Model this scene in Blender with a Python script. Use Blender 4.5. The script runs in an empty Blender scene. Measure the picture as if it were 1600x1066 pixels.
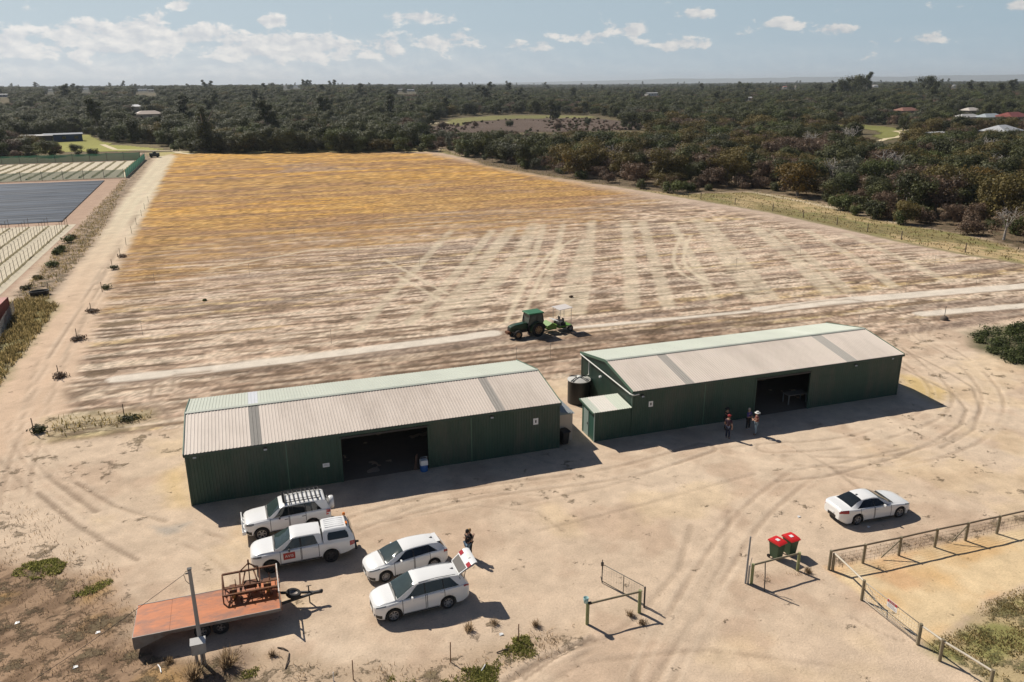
import bpy, bmesh, math, random
import numpy as np
from mathutils import Vector, Matrix, Euler
random.seed(7); rng = np.random.default_rng(7)
S = bpy.context.scene
COL = S.collection
PI = math.pi
# ---------------------------------------------------------------- camera model (world x runs along the sheds, y away from the road)
F, PIT, ROLL, H, TH = 1242.8, 0.3139, -0.00605, 24.3, 0.327
def G(u, v, z=0.0):
    "point of the level plane z seen at photo position (u, v): used to survey the site plan"
    X = (u-800)/F; Y = (v-533)/F
    cr, sr = math.cos(ROLL), math.sin(ROLL)
    a = X*cr+Y*sr; b = -X*sr+Y*cr
    dy = math.cos(PIT)-b*math.sin(PIT); dz = -math.sin(PIT)-b*math.cos(PIT)
    t = (z-H)/dz; gx, gy = a*t, dy*t
    return (gx*math.cos(TH)+gy*math.sin(TH), -gx*math.sin(TH)+gy*math.cos(TH))
def PROJ(x, y, z):
    gx = x*math.cos(TH)-y*math.sin(TH); gy = x*math.sin(TH)+y*math.cos(TH)
    zz = z-H
    d = gy*math.cos(PIT)-zz*math.sin(PIT); up = gy*math.sin(PIT)+zz*math.cos(PIT)
    if d < .1: return (-9999, -9999)
    a = gx/d; b = -up/d; cr, sr = math.cos(ROLL), math.sin(ROLL)
    return (800+F*(a*cr-b*sr), 533+F*(a*sr+b*cr))
def GP(pts): return [G(*p) for p in pts]
SUN_AZ = -.743-TH; SUN_EL = math.radians(44.2)      # heading of the shadows, height of the sun

cam = bpy.data.cameras.new('camera'); co = bpy.data.objects.new('camera', cam); COL.objects.link(co)
cam.sensor_fit = 'HORIZONTAL'; cam.sensor_width = 36; cam.lens = F/1600*36
cam.clip_start = .5; cam.clip_end = 60000
fw = Vector((math.sin(TH)*math.cos(PIT), math.cos(TH)*math.cos(PIT), -math.sin(PIT)))
rt = Vector((math.cos(TH), -math.sin(TH), 0)); upv = rt.cross(fw)
cr, sr = math.cos(ROLL), math.sin(ROLL)
r2 = rt*cr + upv*sr; u2 = upv*cr - rt*sr
M = Matrix((r2, u2, -fw)).transposed().to_4x4(); M.translation = (0, 0, H)
co.matrix_world = M; S.camera = co

# ---------------------------------------------------------------- node helpers
def new_mat(name):
    m = bpy.data.materials.new(name); m.use_nodes = True
    nt = m.node_tree; nt.nodes.clear()
    o = nt.nodes.new('ShaderNodeOutputMaterial'); b = nt.nodes.new('ShaderNodeBsdfPrincipled')
    nt.links.new(b.outputs[0], o.inputs[0]); return m, nt, b
def nd(nt, t, **k):
    n = nt.nodes.new(t)
    for a, v in k.items():
        if a == 'ins':
            for i, x in v.items():
                if hasattr(x, 'is_output'): nt.links.new(x, n.inputs[i])
                else: n.inputs[i].default_value = x
        else: setattr(n, a, v)
    return n
def math_(nt, op, a, b=0.0, c=0.0, clamp=False):
    n = nd(nt, 'ShaderNodeMath', operation=op, use_clamp=clamp, ins={0: a, 1: b, 2: c}); return n.outputs[0]
def mix(nt, f, a, b, bl='MIX'):
    n = nd(nt, 'ShaderNodeMix', data_type='RGBA', blend_type=bl)
    for i, x in ((0, f), (6, a), (7, b)):
        if hasattr(x, 'is_output'): nt.links.new(x, n.inputs[i])
        elif i == 0: n.inputs[0].default_value = x
        else: n.inputs[i].default_value = tuple(x)+(1,) if len(x) == 3 else x
    return n.outputs[2]
MATS = {}
def mat(name, col, rough=.6, metal=0, var=.12, scale=3., bump=0., dirt=None, coat=0, spec=.5, stretch=(1, 1, 1), dirt_amt=.5):
    "painted / weathered surface: base colour with mottling, optional dirt colour in blotches, optional bump"
    if name in MATS: return MATS[name]
    m, nt, b = new_mat(name)
    tc = nd(nt, 'ShaderNodeTexCoord'); mp = nd(nt, 'ShaderNodeMapping', ins={0: tc.outputs['Object'], 3: stretch})
    n1 = nd(nt, 'ShaderNodeTexNoise', ins={'Vector': mp.outputs[0], 'Scale': scale, 'Detail': 5., 'Roughness': .65})
    lo = tuple(c*(1-var) for c in col); hi = tuple(min(1, c*(1+var)) for c in col)
    c = mix(nt, n1.outputs[0], lo, hi)
    if dirt:
        n2 = nd(nt, 'ShaderNodeTexNoise', ins={'Vector': mp.outputs[0], 'Scale': scale*.45, 'Detail': 7., 'Roughness': .7})
        k = nd(nt, 'ShaderNodeMapRange', clamp=True, ins={0: n2.outputs[0], 1: .46, 2: .62, 3: 0., 4: dirt_amt})
        c = mix(nt, k.outputs[0], c, dirt)
    nt.links.new(c, b.inputs['Base Color'])
    b.inputs['Roughness'].default_value = rough; b.inputs['Metallic'].default_value = metal
    b.inputs['Coat Weight'].default_value = coat; b.inputs['Specular IOR Level'].default_value = spec
    if bump:
        bp = nd(nt, 'ShaderNodeBump', ins={'Strength': bump, 'Distance': .02, 'Height': n1.outputs[0]}); nt.links.new(bp.outputs[0], b.inputs['Normal'])
    MATS[name] = m; return m
def leaf_mat(name, col, col2, trans=.25, seasons=.5):
    "foliage: per clump colour from the 'tone' attribute, a shift of hue from tree to tree"
    m, nt, b = new_mat(name)
    at = nd(nt, 'ShaderNodeAttribute', attribute_name='tone'); oi = nd(nt, 'ShaderNodeObjectInfo')
    k = math_(nt, 'ADD', math_(nt, 'MULTIPLY', at.outputs['Fac'], 1-seasons*.5), math_(nt, 'MULTIPLY', math_(nt, 'SUBTRACT', oi.outputs['Random'], .3), seasons), clamp=True)
    c = mix(nt, k, col, col2)
    hv = nd(nt, 'ShaderNodeHueSaturation', ins={'Color': c, 'Value': math_(nt, 'MULTIPLY_ADD', at.outputs['Fac'], .8, .6)})
    nt.links.new(hv.outputs[0], b.inputs['Base Color']); b.inputs['Roughness'].default_value = .62
    b.inputs['Specular IOR Level'].default_value = .25
    tl = nd(nt, 'ShaderNodeBsdfTranslucent'); nt.links.new(hv.outputs[0], tl.inputs[0]); ms = nd(nt, 'ShaderNodeMixShader', ins={0: trans}); nt.links.new(b.outputs[0], ms.inputs[1]); nt.links.new(tl.outputs[0], ms.inputs[2])
    nt.links.new(ms.outputs[0], next(n for n in nt.nodes if n.type == 'OUTPUT_MATERIAL').inputs[0])
    MATS[name] = m; return m
# ---------------------------------------------------------------- mesh builder
class MB:
    def __init__(s): s.v = []; s.f = []; s.m = []; s.sm = []; s.T = None
    def add(s, vs, fs, mi=0, sm=False):
        o = len(s.v)
        if s.T is not None: vs = [tuple(s.T @ Vector(p)) for p in vs]
        s.v += [tuple(p) for p in vs]; s.f += [tuple(i+o for i in f) for f in fs]
        s.m += [mi]*len(fs); s.sm += [sm]*len(fs); return s
    def box(s, c, d, rz=0, mi=0, rx=0, ry=0):
        R = Euler((rx, ry, rz)).to_matrix(); h = Vector(d)/2; c = Vector(c)
        vs = [c+R @ Vector((x*h.x, y*h.y, z*h.z)) for z in (-1, 1) for y in (-1, 1) for x in (-1, 1)]
        return s.add(vs, [(0, 2, 3, 1), (4, 5, 7, 6), (0, 1, 5, 4), (2, 6, 7, 3), (0, 4, 6, 2), (1, 3, 7, 5)], mi)
    def bbox(s, x0, x1, y0, y1, z0, z1, mi=0): return s.box(((x0+x1)/2, (y0+y1)/2, (z0+z1)/2), (x1-x0, y1-y0, z1-z0), 0, mi)
    def bar(s, p, q, w, h=None, mi=0):
        p, q = Vector(p), Vector(q); d = q-p; L = d.length
        if L < 1e-6: return s
        x = d/L; z = Vector((0, 0, 1)) if abs(x.z) < .95 else Vector((0, 1, 0)); y = z.cross(x).normalized(); z = x.cross(y); h = h or w
        vs = [b+y*sy*w/2+z*sz*h/2 for b in (p, q) for sy, sz in ((-1, -1), (1, -1), (1, 1), (-1, 1))]
        return s.add(vs, [(3, 2, 1, 0), (4, 5, 6, 7), (0, 1, 5, 4), (1, 2, 6, 5), (2, 3, 7, 6), (3, 0, 4, 7)], mi)
    def tube(s, pts, r, n=8, mi=0, cap=True, sm=True):
        pts = [Vector(p) for p in pts]; rs = r if isinstance(r, (list, tuple)) else [r]*len(pts)
        vs = []; fs = []
        for i, p in enumerate(pts):
            d = (pts[min(i+1, len(pts)-1)]-pts[max(i-1, 0)]).normalized()
            a = Vector((0, 0, 1)) if abs(d.z) < .9 else Vector((1, 0, 0)); x = a.cross(d).normalized(); y = d.cross(x)
            vs += [p+(x*math.cos(2*PI*k/n)+y*math.sin(2*PI*k/n))*rs[i] for k in range(n)]
        for i in range(len(pts)-1):
            for k in range(n): a = i*n+k; b = i*n+(k+1) % n; fs.append((a, b, b+n, a+n))
        s.add(vs, fs, mi, sm)
        if cap: s.add(vs[:n], [tuple(range(n-1, -1, -1))], mi); s.add(vs[-n:], [tuple(range(n))], mi)
        return s
    def lathe(s, prof, n=24, T=Matrix(), mi=0, sm=True, caps=True):
        vs = [T @ Vector((r*math.cos(2*PI*k/n), r*math.sin(2*PI*k/n), z)) for r, z in prof for k in range(n)]
        fs = [(i*n+k, i*n+(k+1) % n, (i+1)*n+(k+1) % n, (i+1)*n+k) for i in range(len(prof)-1) for k in range(n)]
        s.add(vs, fs, mi, sm)
        if caps:
            if prof[0][0] > 1e-4: s.add(vs[:n], [tuple(range(n-1, -1, -1))], mi)
            if prof[-1][0] > 1e-4: s.add(vs[-n:], [tuple(range(n))], mi)
        return s
    def grid(s, P, mi=0, sm=True, flip=False, mfn=None):
        r, c = len(P), len(P[0]); vs = [p for row in P for p in row]; o = len(s.v); s.add(vs, [], mi)
        for i in range(r-1):
            for j in range(c-1):
                q = (o+i*c+j, o+i*c+j+1, o+(i+1)*c+j+1, o+(i+1)*c+j)
                s.f.append(q[::-1] if flip else q); s.m.append(mfn(i, j) if mfn else mi); s.sm.append(sm)
        return s
    def prism(s, poly, axis, a, b, mi=0):
        "polygon of 2D points swept from a to b along an axis: 'x' takes (y, z), 'y' takes (x, z), 'z' takes (x, y)"
        f = {'x': lambda p, t: (t, p[0], p[1]), 'y': lambda p, t: (p[0], t, p[1]), 'z': lambda p, t: (p[0], p[1], t)}[axis]
        n = len(poly); vs = [f(p, a) for p in poly]+[f(p, b) for p in poly]
        return s.add(vs, [tuple(range(n))[::-1], tuple(range(n, 2*n))]+[(i, (i+1) % n, n+(i+1) % n, n+i) for i in range(n)], mi)
    def build(s, name, mats, parent=None, loc=None, sharp=None, rz=0, fix=True):
        me = bpy.data.meshes.new(name); me.from_pydata(s.v, [], s.f); 
        for m in (mats if isinstance(mats, (list, tuple)) else [mats]): me.materials.append(m)
        me.polygons.foreach_set('material_index', s.m); me.polygons.foreach_set('use_smooth', s.sm)
        if fix:
            bm = bmesh.new(); bm.from_mesh(me); bmesh.ops.recalc_face_normals(bm, faces=bm.faces); bm.to_mesh(me); bm.free()
        if sharp: me.set_sharp_from_angle(angle=math.radians(sharp))
        me.update()
        o = bpy.data.objects.new(name, me); COL.objects.link(o)
        if parent: o.parent = parent
        if loc: o.location = loc
        o.rotation_euler = (0, 0, rz); return o
def tag(o, label=None, cat=None, group=None, kind=None):
    if label: o['label'] = label
    if cat: o['category'] = cat
    if group: o['group'] = group
    if kind: o['kind'] = kind
    return o
def thing(name, label, cat, loc=(0, 0, 0), rz=0, group=None):
    o = bpy.data.objects.new(name, None); COL.objects.link(o); o.empty_display_size = .3
    o.location = loc if len(loc) == 3 else (loc[0], loc[1], 0); o.rotation_euler = (0, 0, rz)
    return tag(o, label, cat, group)
KIDS = {}
def copy_tree(o, parent=None):
    c = o.copy(); COL.objects.link(c)
    if parent: c.parent = parent
    for ch in list(o.children): copy_tree(ch, c)
    return c
def again(o, loc, rz, label, group=None, scale=None):
    c = copy_tree(o); c.location = loc if len(loc) == 3 else (loc[0], loc[1], 0); c.rotation_euler = (0, 0, rz); c['label'] = label
    if group: c['group'] = group
    if scale: c.scale = scale if isinstance(scale, tuple) else (scale,)*3
    return c
def interp(x, pts):
    "smooth monotone curve through control points"
    xs = [p[0] for p in pts]; ys = [p[1] for p in pts]
    if x <= xs[0]: return ys[0]
    if x >= xs[-1]: return ys[-1]
    n = len(xs); i = max(k for k in range(n-1) if xs[k] <= x)
    h = xs[i+1]-xs[i]; d = [(ys[k+1]-ys[k])/(xs[k+1]-xs[k]) for k in range(n-1)]
    def tan(k):
        if k == 0: return d[0]
        if k == n-1: return d[-1]
        return 0 if d[k-1]*d[k] <= 0 else 2*d[k-1]*d[k]/(d[k-1]+d[k])
    t = (x-xs[i])/h; m0, m1 = tan(i)*h, tan(i+1)*h
    return (2*t**3-3*t*t+1)*ys[i]+(t**3-2*t*t+t)*m0+(-2*t**3+3*t*t)*ys[i+1]+(t**3-t*t)*m1

# ---------------------------------------------------------------- world
W = bpy.data.worlds.new('World'); S.world = W; W.use_nodes = True
nt = W.node_tree; nt.nodes.clear()
out = nd(nt, 'ShaderNodeOutputWorld'); bg = nd(nt, 'ShaderNodeBackground')
nt.links.new(bg.outputs[0], out.inputs[0])
sky = nd(nt, 'ShaderNodeTexSky', sky_type='NISHITA', sun_disc=False)
sun_to = Vector((-math.cos(SUN_AZ), -math.sin(SUN_AZ), 0))
sky.sun_elevation = SUN_EL; sky.sun_rotation = math.atan2(sun_to.x, sun_to.y) % (2*PI)
sky.air_density = 1.0; sky.dust_density = 1.2; sky.ozone_density = 1.0; sky.altitude = 30
SKYS = 0.05
tc = nd(nt, 'ShaderNodeTexCoord'); sx = nd(nt, 'ShaderNodeSeparateXYZ', ins={0: tc.outputs['Generated']})
az = math_(nt, 'MULTIPLY', math_(nt, 'SUBTRACT', math_(nt, 'ARCTAN2', sx.outputs[0], sx.outputs[1]), TH), 180/PI)   # degrees from the view axis
el = math_(nt, 'MULTIPLY', math_(nt, 'ARCSINE', sx.outputs[2]), 180/PI)
cv = nd(nt, 'ShaderNodeCombineXYZ', ins={0: az, 1: math_(nt, 'MULTIPLY', el, 1.9), 2: 0.})
def cn(vec, scale, det, off=(0, 0, 0)):
    v = nd(nt, 'ShaderNodeVectorMath', operation='ADD', ins={0: vec, 1: off})
    return nd(nt, 'ShaderNodeTexNoise', ins={'Vector': v.outputs[0], 'Scale': scale, 'Detail': det, 'Roughness': .58, 'Distortion': .15}).outputs[0]
CL = [(-31, 2.2, 7, 1.0, .9), (-24, 2.7, 6, 1.1, 1.1), (-15, 2.3, 6, 1.0, 1.1), (-9.5, 2.2, 3.5, .75, .8), (-6, 4.1, 2.4, .45, .95), (-5, 2.6, 3, .7, .8), (1, 2.3, 2.4, .6, .62), (4.8, 2.9, 1.8, .5, .85), (8, 3.3, 1.7, .5, .85),
      (12.5, 4.2, 1.4, .4, .85), (10.5, 2.4, 3, .6, .62), (18, 3.5, 1.6, .5, .8), (21, 3.0, 1.3, .4, .75), (24, 2.2, 2, .4, .5), (31, 4.0, .9, .3, .8), (27.5, 2.4, 3, .4, .5), (-21, 4.7, .7, .38, 1), (-15.5, 3.8, 1, .35, .95), (-20, 6.1, 2.2, .3, .7), (16, 5.2, .9, .3, .7),
      (-33, 4.0, 1, .3, .3), (34, 2.5, 2, .6, .6), (-60, 4, 12, 2, .8), (60, 4, 12, 2, .6), (-100, 6, 15, 4, .8), (120, 6, 20, 3, .8), (170, 8, 20, 4, .8)]
tot = None
for a0, e0, sa, se, wgt in CL:
    x = math_(nt, 'MULTIPLY', math_(nt, 'SUBTRACT', az, float(a0)), 1/sa); y = math_(nt, 'MULTIPLY', math_(nt, 'SUBTRACT', el, float(e0)), 1/se)
    g = math_(nt, 'MULTIPLY', math_(nt, 'POWER', 2.718, math_(nt, 'MULTIPLY', math_(nt, 'ADD', math_(nt, 'MULTIPLY', x, x), math_(nt, 'MULTIPLY', y, y)), -.8)), wgt)
    tot = g if tot is None else math_(nt, 'MAXIMUM', tot, g)
lowl = nd(nt, 'ShaderNodeMapRange', clamp=True, ins={0: el, 1: 3.4, 2: .2, 3: 0., 4: .95}).outputs[0]     # a bank of cloud lying along the horizon, thicker to the left
azl = nd(nt, 'ShaderNodeMapRange', clamp=True, ins={0: az, 1: 6., 2: -16., 3: .3, 4: 1.0}).outputs[0]
bank = math_(nt, 'MULTIPLY', lowl, azl)
n1 = cn(cv.outputs[0], .55, 7.); n1b = cn(cv.outputs[0], .55, 7., (.35, .55, 0))
d1 = math_(nt, 'ADD', tot, math_(nt, 'MULTIPLY', math_(nt, 'SUBTRACT', n1, .5), 2.6))
msk = nd(nt, 'ShaderNodeMapRange', clamp=True, interpolation_type='SMOOTHSTEP', ins={0: d1, 1: .38, 2: .72, 3: 0., 4: .96}).outputs[0]
bk = math_(nt, 'MULTIPLY', bank, nd(nt, 'ShaderNodeMapRange', clamp=True, ins={0: cn(cv.outputs[0], .3, 5., (9, 4, 0)), 1: .3, 2: .58, 3: .6, 4: 1.}).outputs[0])
msk = math_(nt, 'MAXIMUM', msk, bk)
shade = nd(nt, 'ShaderNodeMapRange', clamp=True, ins={0: math_(nt, 'SUBTRACT', n1, n1b), 1: -.12, 2: .16, 3: 0., 4: 1.}).outputs[0]
sunside = nd(nt, 'ShaderNodeMapRange', clamp=True, ins={0: az, 1: 34., 2: -32., 3: .80, 4: 1.}).outputs[0]
ccol = mix(nt, shade, (12.6, 13.0, 13.5), (17.6, 17.1, 16.4))
ccol = mix(nt, 1.0, ccol, nd(nt, 'ShaderNodeCombineColor', ins={0: sunside, 1: sunside, 2: sunside}).outputs[0], 'MULTIPLY')
hz = nd(nt, 'ShaderNodeMapRange', clamp=True, ins={0: el, 1: 11., 2: 0., 3: .8, 4: .96}).outputs[0]
base = mix(nt, hz, sky.outputs[0], mix(nt, nd(nt, 'ShaderNodeMapRange', clamp=True, ins={0: az, 1: -32., 2: 32.}).outputs[0], (10.2, 12.2, 13.6), (7.4, 9.7, 11.4)))
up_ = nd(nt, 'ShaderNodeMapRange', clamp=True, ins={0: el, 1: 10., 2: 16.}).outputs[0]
vis = mix(nt, up_, base, mix(nt, 1., sky.outputs[0], (.66, .74, .88), 'MULTIPLY'))  # sky overhead, out of view, dimmed in colour to deepen the shade
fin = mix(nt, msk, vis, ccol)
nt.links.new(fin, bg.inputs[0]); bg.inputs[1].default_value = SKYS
sl = bpy.data.lights.new('sun', 'SUN'); so = bpy.data.objects.new('sun', sl); COL.objects.link(so)
sl.energy = 5.0; sl.angle = math.radians(.5); sl.color = (1, .93, .82)
so.rotation_euler = Vector((math.cos(SUN_AZ)*math.cos(SUN_EL), math.sin(SUN_AZ)*math.cos(SUN_EL), -math.sin(SUN_EL))).to_track_quat('-Z', 'Y').to_euler()
so.location = (0, 0, 80)
vs = S.view_settings; S.display_settings.display_device = 'sRGB'
vs.view_transform = 'Standard'; vs.look = 'None'; vs.exposure = .06; vs.gamma = 1; vs.use_curve_mapping = False
S.cycles.max_bounces = 5; S.cycles.diffuse_bounces = 2; S.cycles.glossy_bounces = 2; S.cycles.transparent_max_bounces = 8; S.cycles.volume_bounces = 0
S.cycles.use_denoising = True
# ================================================================ ground
def _h(ix, iy, s):
    n = (ix*374761393+iy*668265263+s*1442695041) & 0xffffffff
    n = ((n ^ (n >> 13))*1274126177) & 0xffffffff
    return ((n ^ (n >> 16)) & 0xffff)/65535.
def vnoise(x, y, s=0):
    ix = np.floor(x).astype(np.int64); iy = np.floor(y).astype(np.int64); fx = x-ix; fy = y-iy
    fx = fx*fx*(3-2*fx); fy = fy*fy*(3-2*fy)
    a = _h(ix, iy, s); b = _h(ix+1, iy, s); c = _h(ix, iy+1, s); d = _h(ix+1, iy+1, s)
    return (a*(1-fx)+b*fx)*(1-fy)+(c*(1-fx)+d*fx)*fy
def fbm(x, y, s=0, o=4, g=.55):
    t = 0; a = 1; n = 0
    for k in range(o): t = t+a*vnoise(x*2**k, y*2**k, s+k*17); n += a; a *= g
    return t/n
def rowdash(x, y, pitch, s):
    "broken dashes along the rows: constant across a row, varying along it"
    wv = .22*(fbm(x*.06, y*.06, s+5, 2)-.5)*2; r = np.floor(y/pitch+wv).astype(np.int64)
    def h1(k, q): t = x/k+_h(r, r*0, q)*9; i = np.floor(t).astype(np.int64); f = t-i; f = f*f*(3-2*f); return _h(i, r, q)*(1-f)+_h(i+1, r, q)*f
    return .40*h1(1.5, s)+.34*h1(5.5, s+1)+.26*_h(r*0+3, r, s+2)
def ss(a, b, x): t = np.clip((x-a)/(b-a), 0, 1); return t*t*(3-2*t)
def seg_d(x, y, p, q):
    dx, dy = q[0]-p[0], q[1]-p[1]; L = dx*dx+dy*dy+1e-9
    t = np.clip(((x-p[0])*dx+(y-p[1])*dy)/L, 0, 1); return np.hypot(x-p[0]-t*dx, y-p[1]-t*dy)
def line_d(x, y, pts):
    d = np.full(x.shape, 1e9)
    for p, q in zip(pts[:-1], pts[1:]): d = np.minimum(d, seg_d(x, y, p, q))
    return d
def sdf(x, y, poly):
    "positive inside"
    ins = np.zeros(x.shape, bool); n = len(poly)
    for i in range(n):
        x0, y0 = poly[i]; x1, y1 = poly[(i+1) % n]
        if y0 == y1: continue
        ins ^= ((y0 > y) != (y1 > y)) & (x < (x1-x0)*(y-y0)/(y1-y0)+x0)
    d = line_d(x, y, list(poly)+[poly[0]]); return np.where(ins, d, -d)
def lerp(A, B, k): return A*(1-k[..., None])+np.asarray(B)*k[..., None]
SAND = (.585, .455, .335); PALE = (.66, .53, .40); WARM = (.64, .43, .22); BROWN = (.34, .215, .14); ORANGE = (.58, .32, .082)
EDGE = [(71.5, 296), (82.0, 214), (89.6, 171)]+[G(*p) for p in ((1200, 331), (1300, 353), (1400, 376), (1500, 396), (1600, 412), (1720, 432))]
WOODEDGE = GP([(1800, 450), (1700, 418), (1600, 392), (1560, 379), (1500, 365), (1410, 350), (1367, 343), (1330, 333), (1260, 311), (1180, 300), (1060, 303), (930, 287), (840, 273), (760, 259), (690, 231)])
FIELD = [(-15.2, 59.5), (-16.4, 86), (-17.5, 109), (-18.6, 177), (-21.7, 328)]+EDGE+[(112, 59)]
VERGE = EDGE+[(150, 52)]+WOODEDGE
STRIP1 = GP([(185, 592), (300, 580), (420, 566), (600, 543), (700, 531), (770, 521)])
STRIP1B = GP([(885, 513), (1000, 503), (1180, 486)])
STRIP1C = GP([(1190, 484), (1330, 469), (1450, 459), (1640, 444)])
STRIP2 = GP([(1440, 491), (1520, 484), (1640, 475)])
DRIVE = GP([(1290, 886), (1345, 932), (1450, 1008), (1485, 982), (1540, 940), (1700, 880), (1700, 805), (1557, 834)])
LAWN = GP([(1452, 1012), (1490, 984), (1545, 942), (1720, 880), (1800, 1200), (1600, 1200), (1530, 1062)])
VERGEB = GP([(150, 1100), (230, 1040), (370, 1010), (520, 1035), (650, 1040), (740, 1012), (830, 985), (905, 978), (930, 992), (860, 1020), (760, 1062), (720, 1100)])
ROUGH = GP([(-60, 860), (40, 872), (150, 905), (215, 950), (215, 1010), (320, 1040), (330, 1120), (-200, 1120)])
BUSHAREA = GP([(1508, 520), (1540, 512), (1640, 505), (1700, 560), (1640, 595), (1560, 560), (1515, 540)])
LEFTV = GP([(0, 520), (20, 470), (75, 466), (92, 480), (60, 520), (10, 590), (-60, 680), (-90, 640)])
LTRACK = GP([(20, 690), (60, 590), (110, 500), (160, 405), (205, 330), (243, 268), (262, 244)])
BANDS = [([(730, 486), (811, 399), (835, 350)], 1.5), ([(690, 495), (760, 405), (800, 356)], 1.4), ([(880, 492), (900, 420), (915, 375)], 1.1), ([(905, 490), (918, 420), (925, 345)], 1.0), ([(988, 480), (984, 400), (978, 345)], 1.2), ([(1044, 478), (1020, 400), (1003, 345)], 1.1),
         ([(1120, 478), (1080, 400), (1050, 350)], .9), ([(1184, 469), (1130, 395), (1090, 345)], 1.5), ([(1210, 468), (1150, 395), (1110, 350)], .9), ([(1300, 460), (1235, 400), (1180, 356)], 1.5), ([(1330, 458), (1260, 400), (1205, 358)], 1.), ([(1400, 450), (1330, 400), (1260, 360)], 1.), ([(1480, 440), (1400, 400), (1320, 365)], .9),
         ([(640, 505), (720, 420), (770, 360)], .9), ([(560, 515), (650, 420), (705, 360)], .8), ([(800, 470), (835, 400), (850, 350)], .7), ([(845, 470), (865, 410), (880, 350)], .7)]
BANDS = [(GP(p), w) for p, w in BANDS]
RUTX = [([(1020, 1066), (1060, 980), (1120, 880), (1180, 800), (1260, 735)], 1.5), ([(30, 660), (60, 720), (160, 800), (330, 850), (420, 930)], 1.5), ([(1200, 700), (1330, 690), (1450, 650), (1470, 610), (1430, 570), (1400, 545)], 1.5), ([(1240, 720), (1400, 720), (1520, 680), (1550, 620), (1500, 560), (1440, 525), (1450, 505)], 1.5), ([(560, 815), (740, 770), (960, 740), (1100, 700)], 1.5), ([(20, 800), (40, 700), (90, 560), (170, 420), (235, 300)], 1.5)]
THIN = [GP(p) for p in ([(790, 505), (822, 440), (860, 395), (900, 372)], [(815, 500), (845, 430), (880, 385)], [(1066, 366), (1060, 378), (1054, 393), (1052, 408), (1057, 420), (1068, 430), (1085, 438), (1108, 445)], [(1080, 368), (1073, 380), (1069, 394), (1068, 408), (1075, 420), (1088, 430), (1103, 438), (1120, 443)], [(620, 430), (690, 470)], [(600, 405), (700, 460)], [(330, 420), (480, 392), (690, 385)], [(300, 470), (520, 440)])]
RUTS = [(GP(p), w, k) for p, w, k in (
    ([(262, 650), (235, 625), (240, 600), (275, 585), (330, 580)], .22, .8), ([(290, 620), (268, 610), (270, 595), (300, 585)], .2, .7), ([(310, 640), (250, 632), (225, 608), (262, 588), (340, 578)], .15, .5),
    ([(1180, 488), (1230, 478), (1290, 470), (1330, 468), (1360, 472)], .25, .7), ([(1280, 478), (1330, 474), (1400, 487), (1428, 495), (1410, 500), (1330, 500)], .3, .8), ([(1280, 490), (1310, 500), (1360, 504), (1420, 503), (1430, 492)], .25, .7), ([(1340, 490), (1380, 488), (1400, 494), (1380, 499)], .2, .7),
    ([(1400, 570), (1440, 590), (1490, 615), (1510, 640), (1500, 665), (1460, 690), (1400, 715)], .22, .6), ([(1410, 545), (1470, 575), (1520, 605), (1532, 640), (1520, 672), (1470, 700)], .22, .6), ([(1400, 715), (1290, 745), (1215, 752)], .2, .6), ([(1240, 735), (1330, 720), (1420, 700)], .2, .5), ([(1300, 730), (1325, 750), (1345, 765)], .25, .5), ([(1240, 700), (1330, 745), (1380, 752)], .2, .4),
    ([(60, 560), (40, 620), (30, 690), (70, 740), (160, 770)], .2, .4), ([(75, 560), (115, 500), (160, 415)], .22, .6), ([(100, 560), (135, 490), (175, 405), (215, 335)], .22, .6), ([(150, 445), (165, 420)], .25, .7),
    ([(75, 745), (110, 770), (150, 800)], .3, .7), ([(120, 755), (180, 790), (260, 815)], .2, .6), ([(60, 770), (120, 820), (190, 862), (215, 875)], .25, .8), ([(-20, 700), (40, 760), (110, 812)], .25, .4),
    ([(560, 830), (650, 790), (760, 770), (860, 775)], .18, .35), ([(570, 800), (700, 765), (880, 745)], .18, .35), ([(800, 790), (950, 760), (1130, 700), (1230, 690)], .2, .3), ([(840, 830), (1000, 790), (1180, 740)], .2, .3), ([(900, 1030), (1000, 960), (1060, 890), (1080, 820)], .25, .35), ([(1020, 1066), (1090, 960), (1130, 880), (1140, 800)], .25, .35), ([(860, 1066), (910, 1035), (1100, 1015), (1300, 1040)], .2, .3), ([(1330, 965), (1400, 1000), (1440, 1005)], .1, .5),
    ([(790, 1066), (850, 1030), (930, 1000)], .25, .9), ([(820, 1060), (880, 1020), (925, 996)], .12, .8),
    ([(780, 700), (900, 735), (1020, 760)], .15, .3), ([(600, 815), (740, 790), (840, 800), (880, 830)], .15, .35))]
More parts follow.
